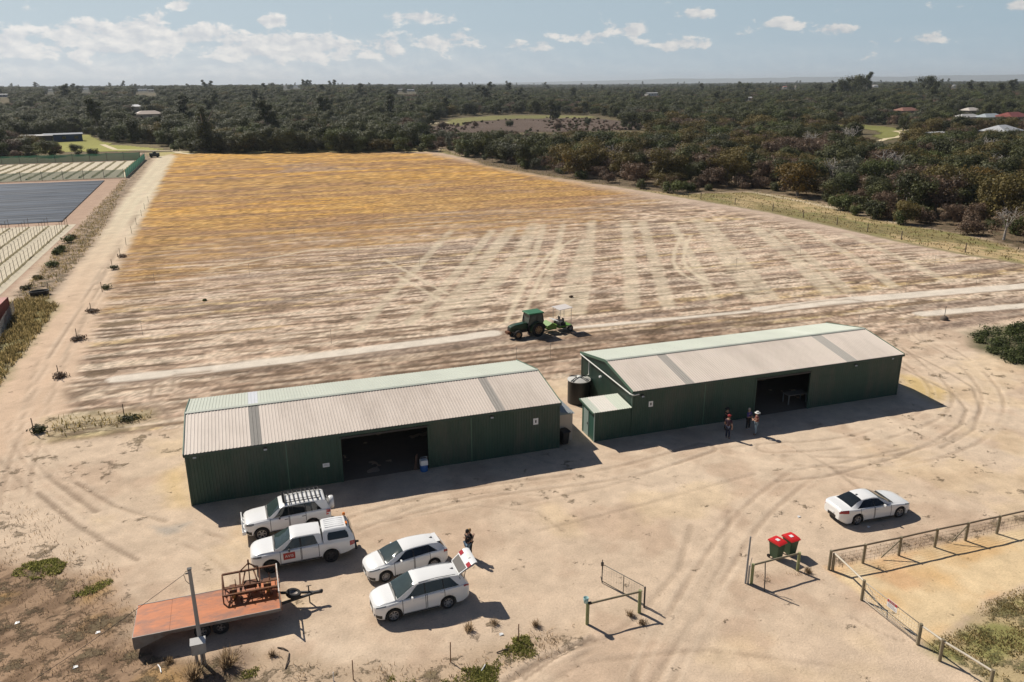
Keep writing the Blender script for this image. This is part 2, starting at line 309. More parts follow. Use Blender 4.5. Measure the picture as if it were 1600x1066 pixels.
def ground_attrs(X, Y):
    "albedo, weed density, weed colour, row strength and relief of the level ground at X, Y"
    n1 = fbm(X*.07, Y*.07, 1); n2 = fbm(X*.35, Y*.35, 2); n3 = fbm(X*1.6, Y*1.6, 3, 3)
    wob = (fbm(X*.45, Y*.45, 5)-.5)*2+(fbm(X*1.7, Y*1.7, 6, 2)-.5)*.8
    C = np.empty(X.shape+(3,)); C[:] = SAND
    C = lerp(C, PALE, ss(.46, .66, n1)*.55); C = lerp(C, (.46, .33, .235), ss(.50, .70, n2)*.55); C = lerp(C, (.66, .50, .30), ss(.56, .7, fbm(X*.16, Y*.16, 9))*.35)
    C *= (.90+.2*n3)[..., None]
    weed = ss(.5, .75, fbm(X*.12, Y*.12, 11))*.16+.02
    WC = np.empty_like(C); WC[:] = (.22, .155, .10); row = np.zeros(X.shape); Z = np.zeros(X.shape)
    gr = vnoise(X*2.9+.5*Y, Y*2.9, 77)*.5+vnoise(X*.9, Y*1.1, 78)*.5
    # ---- scrubby strip behind and beside the sheds
    k = ss(-2, 2, sdf(X, Y, [(-18, 52), (-18, 66), (110, 66), (110, 51), (60, 56), (48, 60), (30, 57), (12, 57.5), (-4, 57.5), (-9, 52)])+wob*1.5)
    weed = np.maximum(weed, k*.33*ss(.3, .6, n2+.1))
    # ---- field
    fs = sdf(X, Y, FIELD)+wob*.5; k = ss(-.6, .8, fs)
    rowN = fbm(X*.05+3, Y*.80, 21, 4, .62); rowN2 = fbm(X*.13, Y*1.9, 22, 3, .65)
    fc = np.empty_like(C); fc[:] = (.52, .385, .285); fc = lerp(fc, (.60, .49, .37), ss(.45, .62, rowN)*.8); fc = lerp(fc, (.34, .225, .155), ss(.5, .68, rowN2)*.6)
    fc = lerp(fc, (.50, .37, .13), ss(.60, .74, fbm(X*.03+8, Y*.5, 23))*.45)
    fw = .10+.22*ss(.35, .7, fbm(X*.05, Y*.3, 24))
    edge = Y-(132+6*np.sin(X*.05)+(fbm(X*.03, Y*.08, 25)-.5)*34-np.clip((35-X)*.32, -6, 15))+np.clip(-(X-60)*1.1, -60, 0)
    o = ss(-26, 22, edge+(rowN-.5)*56)
    oc = np.empty_like(C); oc[:] = (.46, .27, .10); oc = lerp(oc, ORANGE, ss(.3, .65, fbm(X*.02, Y*.06, 26)+(Y-230)*.0016)); oc = lerp(oc, (.33, .19, .105), ss(.46, .64, fbm(X*.025, Y*.22, 27))*.75); oc = lerp(oc, (.36, .25, .18), ss(.62, .75, fbm(X*.05, Y*.09, 28))*.7)
    oc = lerp(oc, (.66, .38, .10), ss(262, 288, Y)*.55)
    oc *= (.84+.34*rowN2)[..., None]
    dn = rowdash(X, Y, np.where(Y < 124, .64, np.where(Y < 200, 1.2, 2.4)), 301); dens = fbm(X*.035, Y*.07, 310, 3)-.5
    fc = lerp(fc, (.62, .50, .385), ss(.44, .28, dn-dens*.12)*.75); fc = lerp(fc, (.20, .138, .093), ss(.47, .66, dn+dens*.16)*.9); fc = lerp(fc, (.25, .19, .15), ss(.6, .72, fbm(X*.05, Y*.35, 340, 3))*.6)
    grain = rng.random(X.shape); fc *= (.66+.68*grain)[..., None]
    dn2 = rowdash(X, Y, np.where(Y < 124, .64, np.where(Y < 200, 1.2, 2.4)), 331); oc = oc*.86; oc = lerp(oc, (.56, .36, .14), ss(.44, .32, dn2)*.45); oc = lerp(oc, (.27, .16, .08), ss(.56, .70, dn2+dens*.5)*.65); oc *= (.62+.76*rng.random(X.shape))[..., None]
    fc = lerp(fc, oc, o); fw = fw*(1-.45*o)
    rt_ = ss(6, -2, np.abs(fs-3)); ex = ss(10, 1, fs)*ss(40, 70, X)*ss(75, 110, Y)        # bare headland track inside the tree side
    fc = lerp(fc, (.50, .385, .30), ex*.85); fw = fw*(1-.6*ex)
    be = np.zeros(X.shape)
    fade = ss(20, -14, edge)
    for pts, w in BANDS:
        d = line_d(X, Y, pts); be = np.maximum(be, ss(w*1.0, w*.55, d+(n3-.5)*.5)*(.62+.38*n2))
    be *= fade*ss(72, 77, Y)
    be *= ss(.25,.6,rowN2+.12); fc = lerp(fc, np.array((.60, .51, .375))*(.74+.5*gr)[..., None], be*.72); fw = fw*(1-.6*be)
    th = np.zeros(X.shape)
    for pts in THIN: th = np.maximum(th, ss(.42, .15, line_d(X, Y, pts)+(gr-.5)*.2)*(.55+.5*n2))
    fc = lerp(fc, (.66, .56, .41), th*.8); fw *= 1-.6*th
    br = ss(61, 65, Y)*ss(71.5, 69.5, Y)*ss(-8, 0, X)*ss(60, 50, X)
    fc = lerp(fc, fc*np.array((.72, .70, .68)), br*.9); fw = fw*(1-br*.2)
    C = lerp(C, fc, k); weed = weed*(1-k)+fw*k; row = k*(1-.0*o); weed = np.maximum(weed, ss(3.2, .6, np.abs(X+13.6-.012*(Y-60)+wob*1.2))*ss(66, 75, Y)*ss(190, 130, Y)*.52*(X<-8)); WC = lerp(WC, (.135, .085, .058), k*(1-o)); WC = lerp(WC, (.24, .125, .045), k*o)
    fz = (fbm(X*.12, Y*2.2, 31, 3)-.5)*.10*k*(1-.6*o); Z += fz
    # ---- bare levelled strips
    for pts, w in ((STRIP1, .95), (STRIP1B, .42), (STRIP1C, 1.15), (STRIP2, .85)):
        d = line_d(X, Y, pts)+wob*.10; s = ss(w+.2, w-.15, d)
        C = lerp(C, np.array((.68, .605, .51))*(.92+.16*n3)[..., None], s*.97); weed *= 1-.96*s; row *= 1-s; Z *= 1-s
        e = ss(.35, .1, np.abs(d-w-.15))*(Y < np.interp(X, [p[0] for p in pts], [p[1] for p in pts])); C = lerp(C, (.22, .16, .115), e*.6)
    # ---- left farm track
    d = line_d(X, Y, LTRACK); s = ss(3.6, 2.0, d+wob*.6); tc_ = lerp(np.broadcast_to(np.array((.62, .455, .325)), C.shape).copy(), (.63, .55, .40), ss(85, 190, Y))
    C = lerp(C, tc_*(.9+.2*n2)[..., None], s*.9); weed *= 1-.85*s; row *= 1-s
    s2 = ss(.5, .0, np.abs(d-1.0)-.25)*s; C = lerp(C, (.50, .36, .25), s2*.4*n2)
    # ---- verge between track and beds, with darker litter
    s = ss(-1, 1, sdf(X, Y, [(-22.6, 92), (-22.8, 140), (-24.5, 200), (-27, 330), (-40, 330), (-29.5, 240), (-28, 160), (-26.8, 92)])+wob*.7); C = lerp(C, (.30, .22, .155), s*.8); weed = np.maximum(weed, s*.5); WC = lerp(WC, (.13, .11, .075), s)
    # ---- paddock left, soil round the beds
    s = ss(-1, 1, sdf(X, Y, [(-28, 92), (-28.6, 250), (-36, 330), (-320, 330), (-320, 60), (-28, 60)])+wob*.5); C = lerp(C, (.43, .30, .22), s)
    s = ss(-2, 3, sdf(X, Y, GP([(0, 248), (240, 240), (250, 237), (215, 233), (-300, 239), (-300, 252)]))+wob*3); C = lerp(C, (.25, .175, .14), s*.9)
    s = ss(-2, 3, sdf(X, Y, GP([(225, 236), (300, 236), (262, 243), (235, 246)]))+wob*3); C = lerp(C, (.36, .32, .11), s*.8)
    # ---- grass verge along the wood
    s = ss(-1, 1, sdf(X, Y, VERGE)+wob*.6); vc = np.empty_like(C); vc[:] = (.25, .205, .095); vc = lerp(vc, (.48, .36, .20), ss(.42, .62, fbm(X*.11, Y*.05, 41))); vc = lerp(vc, (.24, .23, .09), ss(.55, .7, n2)*.7)
    C = lerp(C, vc, s); weed = weed*(1-s)+s*.3; WC = lerp(WC, (.13, .12, .05), s); row *= 1-s
    d = line_d(X, Y, EDGE); s = ss(.9, .3, np.abs(d+wob*.2)); C = lerp(C, (.20, .18, .085), s*.75)
    d = line_d(X, Y, GP([(1000, 278), (1130, 295), (1175, 300), (1260, 316), (1420, 352)])); s = ss(1.2, .5, d+wob*.2); C = lerp(C, (.62, .52, .38), s*.7)
    # ---- litter under the wood
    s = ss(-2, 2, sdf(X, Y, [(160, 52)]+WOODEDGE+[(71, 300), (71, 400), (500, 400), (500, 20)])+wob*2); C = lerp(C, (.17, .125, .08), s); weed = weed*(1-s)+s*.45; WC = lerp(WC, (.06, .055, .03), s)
    s = ss(-1, 1, sdf(X, Y, [(-21, 329), (72, 297.5), (72, 400), (-21, 400)])+wob); C = lerp(C, (.28, .24, .11), s)
    # ---- driveway behind the fence, lawn, rough verge
    s = ss(-.25, .3, sdf(X, Y, DRIVE)+wob*.22); dc = lerp(np.broadcast_to(np.array(WARM), C.shape).copy(), (.68, .52, .32), ss(.42, .62, fbm(X*.25, Y*.25, 51))); dc = lerp(dc, (.63, .39, .21), ss(.52, .7, fbm(X*.3, Y*.3, 52))*.8)
    C = lerp(C, dc*(.92+.14*n3)[..., None], s); weed *= 1-.93*s
    s = ss(-.5, .6, sdf(X, Y, LAWN)+wob*.5); lc = lerp(np.broadcast_to(np.array((.46, .36, .20)), C.shape).copy(), (.21, .22, .06), ss(.45, .68, fbm(X*.7, Y*.7, 53))*.8); C = lerp(C, lc, s*.95); weed = weed*(1-s)+s*.42; WC = lerp(WC, (.12, .125, .045), s)
    s = ss(-.8, .8, sdf(X, Y, VERGEB)+wob*.8); C = lerp(C, (.42, .31, .21), s*.7); weed = np.maximum(weed, s*.40); WC = lerp(WC, (.15, .115, .07), s)
    s = ss(-1.2, 1.2, sdf(X, Y, ROUGH)+wob*1.0); rc = lerp(np.broadcast_to(np.array((.33, .22, .142)), C.shape).copy(), (.19, .122, .076), ss(.42, .64, fbm(X*.5+Y*.5, (Y-X)*1.4, 54))); rc = lerp(rc, (.42, .26, .10), ss(.6, .72, n2)*.6); C = lerp(C, rc, s*.95); weed = np.maximum(weed, s*.46); WC = lerp(WC, (.10, .075, .05), s)
    d = line_d(X, Y, GP([(330, 1120), (330, 1075), (345, 1055), (360, 1040)])); s = ss(1.6, .5, d+wob*.4); C = lerp(C, (.20, .14, .10), s*.8)
    # weedy sprinkles either side of the left track's foot
    s = ss(-1.5, 1.5, sdf(X, Y, GP([(-40, 770), (50, 790), (170, 870), (200, 905), (120, 900), (-40, 880)]))+wob); weed = np.maximum(weed, s*.30)
    s = ss(-1, 1, sdf(X, Y, LEFTV)+wob*.7); C = lerp(C, (.23, .21, .09), s*.9); weed = np.maximum(weed, s*.3)
    s = ss(-1, 1, sdf(X, Y, GP([(70, 655), (120, 645), (235, 640), (245, 655), (150, 680), (60, 690)]))+wob*.8); C = lerp(C, (.36, .31, .16), s*.5); weed = np.maximum(weed, s*.4)
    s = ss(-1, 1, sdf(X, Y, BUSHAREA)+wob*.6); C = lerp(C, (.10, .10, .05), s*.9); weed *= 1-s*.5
    s = ss(-.8, 1, sdf(X, Y, GP([(1402, 585), (1440, 590), (1482, 612), (1470, 640), (1410, 600)]))+wob*.6); C = lerp(C, (.58, .42, .17), s*.75)
    s = ss(-.8, 1, sdf(X, Y, GP([(250, 740), (288, 725), (298, 792), (262, 790)]))+wob*.5); C = lerp(C, (.62, .45, .23), s*.7)
    s = ss(-.3, .3, sdf(X, Y, GP([(228, 820), (262, 822), (300, 815), (282, 832), (255, 840)]))+wob*.4); C = lerp(C, (.36, .33, .29), s*.7)
    s = ss(-.5, .7, sdf(X, Y, GP([(1180, 900), (1245, 890), (1280, 905), (1195, 920)]))+wob*.5); C = lerp(C, (.40, .27, .19), s*.5); weed = np.maximum(weed, s*.3)
    s = ss(-.4, .5, sdf(X, Y, GP([(1296, 884), (1348, 874), (1557, 828), (1700, 800), (1700, 780), (1557, 812), (1400, 850), (1300, 876)]))+wob*.5); C = lerp(C, (.30, .215, .15), s*.6); weed = np.maximum(weed, s*.5)
    for pts, w, kk in RUTS:
        d = line_d(X, Y, pts); s = ss(w, w*.3, d+(n3-.5)*.12)*(.55+.6*n2); C = lerp(C, (.27, .20, .145), np.clip(s*kk*1.05, 0, 1)); Z -= s*kk*.06
        s = ss(w*.9, 0, np.abs(d-w*1.35))*.5; C = lerp(C, (.64, .50, .38), s*kk*.6); Z += s*kk*.035
    for pts, gauge in RUTX:                                         # faint pairs of wheel marks, pressed a few centimetres deep
        P_ = [Vector(G(*p)) for p in pts]; sm = []
        for q in range(len(P_)-1):
            p0, p1, p2, p3 = P_[max(q-1, 0)], P_[q], P_[q+1], P_[min(q+2, len(P_)-1)]
            for f in (0, .25, .5, .75): sm.append(tuple(.5*(2*p1+(p2-p0)*f+(2*p0-5*p1+4*p2-p3)*f*f+(3*p1-p0-3*p2+p3)*f**3)))
        sm.append(tuple(P_[-1])); d = np.abs(line_d(X, Y, sm)-gauge/2); s = ss(.22, .08, d+(n3-.5)*.14)*ss(.36, .56, fbm(X*.3, Y*.3, 401))
        C = lerp(C, (.37, .275, .20), s*.48); Z -= s*.02; e = ss(.20, .02, np.abs(d-.30)); C = lerp(C, (.66, .53, .40), e*.3*(1-s)); Z += e*.010
    # soft drifts and hoof-fine lumps of the yard sand
    Z += (fbm(X*.9, Y*.9, 61, 4)-.5)*.07*ss(.1, 2, np.minimum(np.abs(Y-40), 3))*(1-k)
    Z = Z*ss(.2, 1.2, np.abs(Y-60))*ss(.3, 2.5, np.abs(Y-124))*ss(.5, 3, np.abs(Y-200.2))
    C = np.clip(C*(.86+.28*gr)[..., None], .01, .85)
    return C, np.clip(weed, 0, .9), WC, row, Z
def ground_mat():
    m, nt, b = new_mat('dry_ground')
    A = lambda n: nd(nt, 'ShaderNodeAttribute', attribute_name=n)
    col, wcol, wr = A('col'), A('wcol'), A('wr')
    sp = nd(nt, 'ShaderNodeSeparateXYZ', ins={0: wr.outputs['Vector']}); weed, row = sp.outputs[0], sp.outputs[1]
    geo = nd(nt, 'ShaderNodeNewGeometry')
    def noise(scale, det, st=(1, 1, 1), rough=.6, off=(0, 0, 0)):
        mp = nd(nt, 'ShaderNodeMapping', ins={0: geo.outputs['Position'], 3: st, 1: off}); return nd(nt, 'ShaderNodeTexNoise', ins={'Vector': mp.outputs[0], 'Scale': scale, 'Detail': det, 'Roughness': rough}).outputs[0]
    na = noise(.62, 8., rough=.74); nr = noise(1.0, 7., (.085, .30, 1), rough=.80)
    n = nd(nt, 'ShaderNodeMix', data_type='FLOAT', ins={0: row, 2: na, 3: nr}).outputs[0]
    thr = nd(nt, 'ShaderNodeMapRange', ins={0: weed, 1: 0., 2: 1., 3: .64, 4: .36}).outputs[0]
    k = math_(nt, 'MULTIPLY', math_(nt, 'SUBTRACT', n, thr), 15., clamp=True)
    fine = noise(9., 5., rough=.75); fine2 = noise(38., 3.)
    v = math_(nt, 'MULTIPLY_ADD', fine, .7, .65); v = math_(nt, 'MULTIPLY', v, math_(nt, 'MULTIPLY_ADD', fine2, .25, .875))
    vv = nd(nt, 'ShaderNodeCombineColor', ins={0: v, 1: v, 2: v}).outputs[0]
    c0 = mix(nt, 1., col.outputs['Color'], vv, 'MULTIPLY')
    spk = noise(4.3, 4., rough=.62, off=(31., 7., 0)); spk = math_(nt, 'MULTIPLY', math_(nt, 'SUBTRACT', spk, .615), 9., clamp=True)
    c0 = mix(nt, math_(nt, 'MULTIPLY', spk, .5), c0, mix(nt, 1., c0, (.38, .34, .31), 'MULTIPLY'))
    lsp = noise(2.2, 5., rough=.6, off=(3., 77., 0)); lsp = math_(nt, 'MULTIPLY', math_(nt, 'SUBTRACT', lsp, .58), 7., clamp=True); c0 = mix(nt, math_(nt, 'MULTIPLY', lsp, .4), c0, mix(nt, 1., c0, (1.18, 1.2, 1.2), 'MULTIPLY'))
    c = mix(nt, math_(nt, 'MULTIPLY', k, .86), c0, mix(nt, fine, wcol.outputs['Color'], mix(nt, .45, wcol.outputs['Color'], (.30, .25, .14))))
    nt.links.new(c, b.inputs['Base Color']); b.inputs['Roughness'].default_value = .95; b.inputs['Specular IOR Level'].default_value = .12
    hgt = math_(nt, 'ADD', math_(nt, 'MULTIPLY', k, 1.0), math_(nt, 'MULTIPLY', fine, .35))
    bp = nd(nt, 'ShaderNodeBump', ins={'Strength': .8, 'Distance': .11, 'Height': hgt}); nt.links.new(bp.outputs[0], b.inputs['Normal'])
    return m
GM = ground_mat()
def sheet(X, Y, Z, attrs, sel=None, name='ground', drop=None):
    "grid sheet (only the quads picked by sel) carrying the ground attributes"
    r, c = X.shape; C, Wd, WC, Rw = attrs
    idx = np.arange(r*c).reshape(r, c); q = np.stack([idx[:-1, :-1], idx[:-1, 1:], idx[1:, 1:], idx[1:, :-1]], -1)
    q = q[sel] if sel is not None else q.reshape(-1, 4)
    used = np.unique(q); mp = np.full(r*c, -1); mp[used] = np.arange(len(used)); q = mp[q]
    me = bpy.data.meshes.new(name); n = len(used); nf = len(q)
    me.vertices.add(n); me.loops.add(nf*4); me.polygons.add(nf)
    me.vertices.foreach_set('co', np.stack([X.ravel()[used], Y.ravel()[used], Z.ravel()[used]], 1).astype(np.float32).ravel())
    me.loops.foreach_set('vertex_index', q.ravel().astype(np.int32)); me.polygons.foreach_set('loop_start', (np.arange(nf)*4).astype(np.int32))
    me.polygons.foreach_set('use_smooth', np.ones(nf, bool))
    one = np.ones((n, 1))
    for nm, a in (('col', C.reshape(-1, 3)[used]), ('wcol', WC.reshape(-1, 3)[used])):
        at = me.attributes.new(nm, 'FLOAT_COLOR', 'POINT'); at.data.foreach_set('color', np.hstack([a, one]).astype(np.float32).ravel())
    at = me.attributes.new('wr', 'FLOAT_VECTOR', 'POINT'); at.data.foreach_set('vector', np.stack([Wd.ravel()[used], Rw.ravel()[used], Wd.ravel()[used]*0], 1).astype(np.float32).ravel())
    me.update(calc_edges=True); me.validate(); me.materials.append(GM)
    o = bpy.data.objects.new(name, me); COL.objects.link(o); o['kind'] = 'structure'; return o
def zone_sheets(x0, x1, y0, y1, st):
    xs = np.linspace(x0, x1, int(round((x1-x0)/st))+1); ys = np.linspace(y0, y1, int(round((y1-y0)/st))+1); X, Y = np.meshgrid(xs, ys)
    # keep only what lies inside the cone of ground in view (generous for a step aside)
    C, Wd, WC, Rw, Z = ground_attrs(X, Y)
    xc = (X[:-1, :-1]+X[1:, 1:])/2; yc = (Y[:-1, :-1]+Y[1:, 1:])/2
    gx = xc*math.cos(TH)-yc*math.sin(TH); gy = xc*math.sin(TH)+yc*math.cos(TH)
    vis = (np.abs(gx) < gy*.78+14) & (gy > 20)
    lab = np.zeros(xc.shape, int)
    lab[sdf(xc, yc, FIELD) > 0] = 1
    for i, P in ((2, VERGE), (3, DRIVE), (4, LAWN)): lab[sdf(xc, yc, P) > 0] = i
    lab[(line_d(xc, yc, LTRACK) < 2.8) & (yc > 60) & (lab == 0)] = 5
    lab[(xc < -28.3) & (yc > 60) & (lab == 0)] = 6
    for i, nm in enumerate(('yard_ground', 'field', 'grass_verge', 'driveway', 'lawn', 'farm_track', 'garden_soil')):
        sel = vis & (lab == i)
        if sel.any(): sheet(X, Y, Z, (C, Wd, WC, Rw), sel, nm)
zone_sheets(-32, 88, 14, 60, .16)
zone_sheets(-96, 152, 60, 124, .32)
zone_sheets(-150, 172, 124, 200.2, .6)
zone_sheets(-232, 172, 200.2, 336, 1.13)
# ---- the wide terrain under everything, out to the horizon
def relief(x, y):
    gx = x*math.cos(TH)-y*math.sin(TH); gy = x*math.sin(TH)+y*math.cos(TH); az_ = np.degrees(np.arctan2(gx, np.maximum(gy, 1)))
    d = np.hypot(gx, gy); w = ss(6, -14, az_)*9+ss(6, 22, az_)*5+1
    z = ss(560, 1250, d)*w
    return z+ss(400, 900, d)*(fbm(x*.003, y*.003, 71, 3)-.5)*6-ss(2500, 9000, d)*4
def spread(a, b, n, lo): t = np.linspace(-1, 1, n); s = np.sinh(t*6.2)/np.sinh(6.2); return np.where(t < 0, -s*a, s*b) if True else t
tx = spread(-26000, 26000, 340, 0); ty = np.concatenate([np.linspace(-400, 1800, 200), 1800+np.linspace(0, 1, 60)[1:]**2.2*30000])
X, Y = np.meshgrid(tx, ty); Z = relief(X, Y)-.07
C = np.empty(X.shape+(3,)); C[:] = (.13, .105, .06); nn = fbm(X*.006, Y*.006, 81)
C = lerp(C, (.20, .16, .085), ss(.5, .7, nn)); C = lerp(C, (.045, .047, .032), ss(700, 2500, np.hypot(X, Y)))
C = lerp(C, SAND, ss(70, 30, np.hypot(X, Y-20)))
sheet(X, Y, Z, (C, np.full(X.shape, .35), np.full(C.shape, .06), np.zeros(X.shape)), None, 'terrain')
def patch(name, pts, col, weed=.25, wc=(.12, .11, .05), dz=.02, step=4., edge=3.):
    "ground patch with a ragged outline lying on the terrain"
    P = pts; xs = [p[0] for p in P]; ys = [p[1] for p in P]
    X, Y = np.meshgrid(np.arange(min(xs)-6, max(xs)+6, step), np.arange(min(ys)-6, max(ys)+6, step))
    d = sdf(X, Y, P)+(fbm(X*.06, Y*.06, 91)-.5)*edge*2; sel = d[:-1, :-1] > 0
    C = np.empty(X.shape+(3,)); C[:] = col; n = fbm(X*.03, Y*.03, 92); C *= (.7+.6*n)[..., None]
    return sheet(X, Y, relief(X, Y)+dz, (C, np.full(X.shape, weed), np.full(C.shape, wc[0])*np.array(wc)/wc[0], np.zeros(X.shape)), sel, name)
HEATH = GP([(600, 206), (660, 198), (740, 191), (820, 185), (905, 184), (985, 191), (1065, 200), (905, 207), (700, 209)])
patch('heath', HEATH, (.135, .095, .080), .55, (.05, .038, .032), edge=12.)
GREENS = GP([(690, 193), (705, 187), (770, 182.5), (860, 182), (920, 183), (925, 185.5), (800, 186.5), (735, 191), (715, 197)])
patch('grass_clearing', GREENS, (.20, .19, .075), .25, dz=.04, edge=7.)
OVAL = GP([(1288, 195), (1350, 195), (1400, 200), (1424, 207), (1418, 214), (1380, 220), (1370, 214), (1372, 205), (1330, 199)])
patch('grass_clearing', OVAL, (.20, .20, .065), .12, dz=.04, step=3.)
LEFTLAWN = GP([(55, 232), (85, 222), (110, 212), (135, 211), (165, 226), (255, 234), (180, 237), (-100, 240), (-100, 235)])
patch('lawn', LEFTLAWN, (.30, .29, .085), .12, dz=.02, step=2.)
def ribbon(name, pts, w, col, dz):
    P = [Vector(p) for p in pts]; fine = []
    for a, b in zip(P[:-1], P[1:]):
        n = max(2, int((b-a).length/4)); fine += [a.lerp(b, i/n) for i in range(n)]
    fine.append(P[-1]); mb = MB(); rows = []
    for i, p in enumerate(fine):
        d = (fine[min(i+1, len(fine)-1)]-fine[max(i-1, 0)]).normalized(); nrm = Vector((-d.y, d.x)); ww = w*(.9+.2*random.random())
        rows.append([(p.x+nrm.x*s*ww/2, p.y+nrm.y*s*ww/2, float(relief(np.array(p.x), np.array(p.y)))+dz) for s in (-1, 1)])
    mb.grid(rows); return tag(mb.build(name, mat(name+'_sand', col, .95, scale=.5), fix=False), kind='structure')
ribbon('path', GP([(1374, 221), (1385, 217), (1402, 215), (1411, 211), (1408, 207), (1397, 205)]), 2.6, (.62, .52, .34), .10)
ribbon('path', GP([(1397, 205.5), (1420, 203), (1440, 199)]), 2.6, (.62, .52, .34), .11)
ribbon('path', GP([(640, 197), (670, 194), (700, 192)]), 6., (.6, .52, .42), .10)
ribbon('path', GP([(160, 226), (170, 230), (180, 234), (260, 236), (300, 237)]), 2.2, (.58, .48, .34), .06)
ribbon('path', GP([(275, 232), (272, 236), (280, 239), (300, 241)]), 2.6, (.6, .44, .28), .06)
# far blue range along the right horizon
mb = MB(); rows = []
for i in range(140):
    a = math.radians(-3+i*.42); hgt_ = (62+74*float(fbm(np.array(i*.09), np.array(.5), 101))+20*float(fbm(np.array(i*.5), np.array(3.5), 102)))*min(1, i/46+.1); r = 19000
    gx, gy = r*math.sin(a), r*math.cos(a); rows.append([((gx*math.cos(TH)+gy*math.sin(TH))*k, (-gx*math.sin(TH)+gy*math.cos(TH))*k, z) for k, z in ((.94, -10), (.97, hgt_*.55), (1., hgt_), (1.05, hgt_*.8), (1.1, -10))])
mb.grid(rows); tag(mb.build('hills', mat('hill_scrub', (.075, .08, .06), .95, scale=.002)), kind='structure')
# ================================================================ sheds
DG = mat('dark_green_steel', (.020, .060, .043), .5, 0, .25, 1.2, dirt=(.085, .085, .068), stretch=(1, 1, .3), dirt_amt=.45)
GTRIM = mat('green_trim', (.075, .15, .105), .5, 0, .1, 2.)
ROOF = mat('cream_roof_steel', (.66, .575, .50), .42, 0, .07, .7, dirt=(.44, .37, .31), stretch=(1, .25, 1), dirt_amt=.45)
ROOFM = mat('green_tinted_roof_steel', (.54, .57, .49), .38, 0, .06, .7, dirt=(.42, .44, .38), stretch=(1, .25, 1), dirt_amt=.3)  # rear slope: greener cast of sky light put into the same sheeting's colour
SKYL = mat('dark_skylight', (.20, .185, .165), .45, 0, .35, 5., stretch=(3, .4, 1))  # front-slope skylight sheeting in a dark streaked tone
SKYLB = mat('mid_dark_skylight', (.33, .30, .265), .45, 0, .3, 5., stretch=(3, .4, 1))
SKYL2 = mat('pale_skylight', (.60, .62, .66), .35, 0, .1, 3.)
WHITE = mat('white_paint', (.78, .78, .77), .35, 0, .03, 2.)
GREYM = mat('galvanised', (.40, .41, .42), .42, .6, .15, 6.)
DARKM = mat('dark_steel', (.035, .035, .036), .55, .2, .2, 5.)
BLACK = mat('black_plastic', (.012, .012, .013), .5, 0, .2, 4.)
CONC = mat('earth_floor', (.20, .16, .12), .9, 0, .2, 1.5)
LAMPG = mat('lamp_glass', (.65, .66, .66), .2)
def ribbed(mb, along, x0, x1, pt, pitch=.2, rib=.028, mi=0, xs=None):
    "ribbed sheeting: pt(x, s, lift) for s in 0..1 gives the surface"
    n = max(2, int(round((x1-x0)/pitch))); p = (x1-x0)/n; row0 = []; row1 = []
    for i in range(n):
        for f, l in ((0, 0), (.60, 0), (.70, rib), (.90, rib), (1.0, 0)):
            if f == 1.0 and i < n-1: continue
            x = x0+(i+f)*p; row0.append(pt(x, 0, l)); row1.append(pt(x, 1, l))
    mb.grid([row0, row1], mi, sm=False, flip=along)
def text_mesh(txt, size, name='text', ext=.002):
    cu = bpy.data.curves.new(name, 'FONT'); cu.body = txt; cu.size = size; cu.extrude = ext; cu.align_x = 'CENTER'; cu.align_y = 'CENTER'
    o = bpy.data.objects.new(name, cu); COL.objects.link(o); dg = bpy.context.evaluated_depsgraph_get(); me = bpy.data.meshes.new_from_object(o.evaluated_get(dg))
    bpy.data.objects.remove(o); bpy.data.curves.remove(cu); return me
def text_obj(txt, size, name, m, parent, M4):
    me = text_mesh(txt, size); me.transform(M4); me.materials.clear(); me.materials.append(m)
    o = bpy.data.objects.new(name, me); COL.objects.link(o); o.parent = parent; return o
def face_front(x, y, z): return Matrix.Translation((x, y, z)) @ Matrix.Rotation(PI/2, 4, 'X')
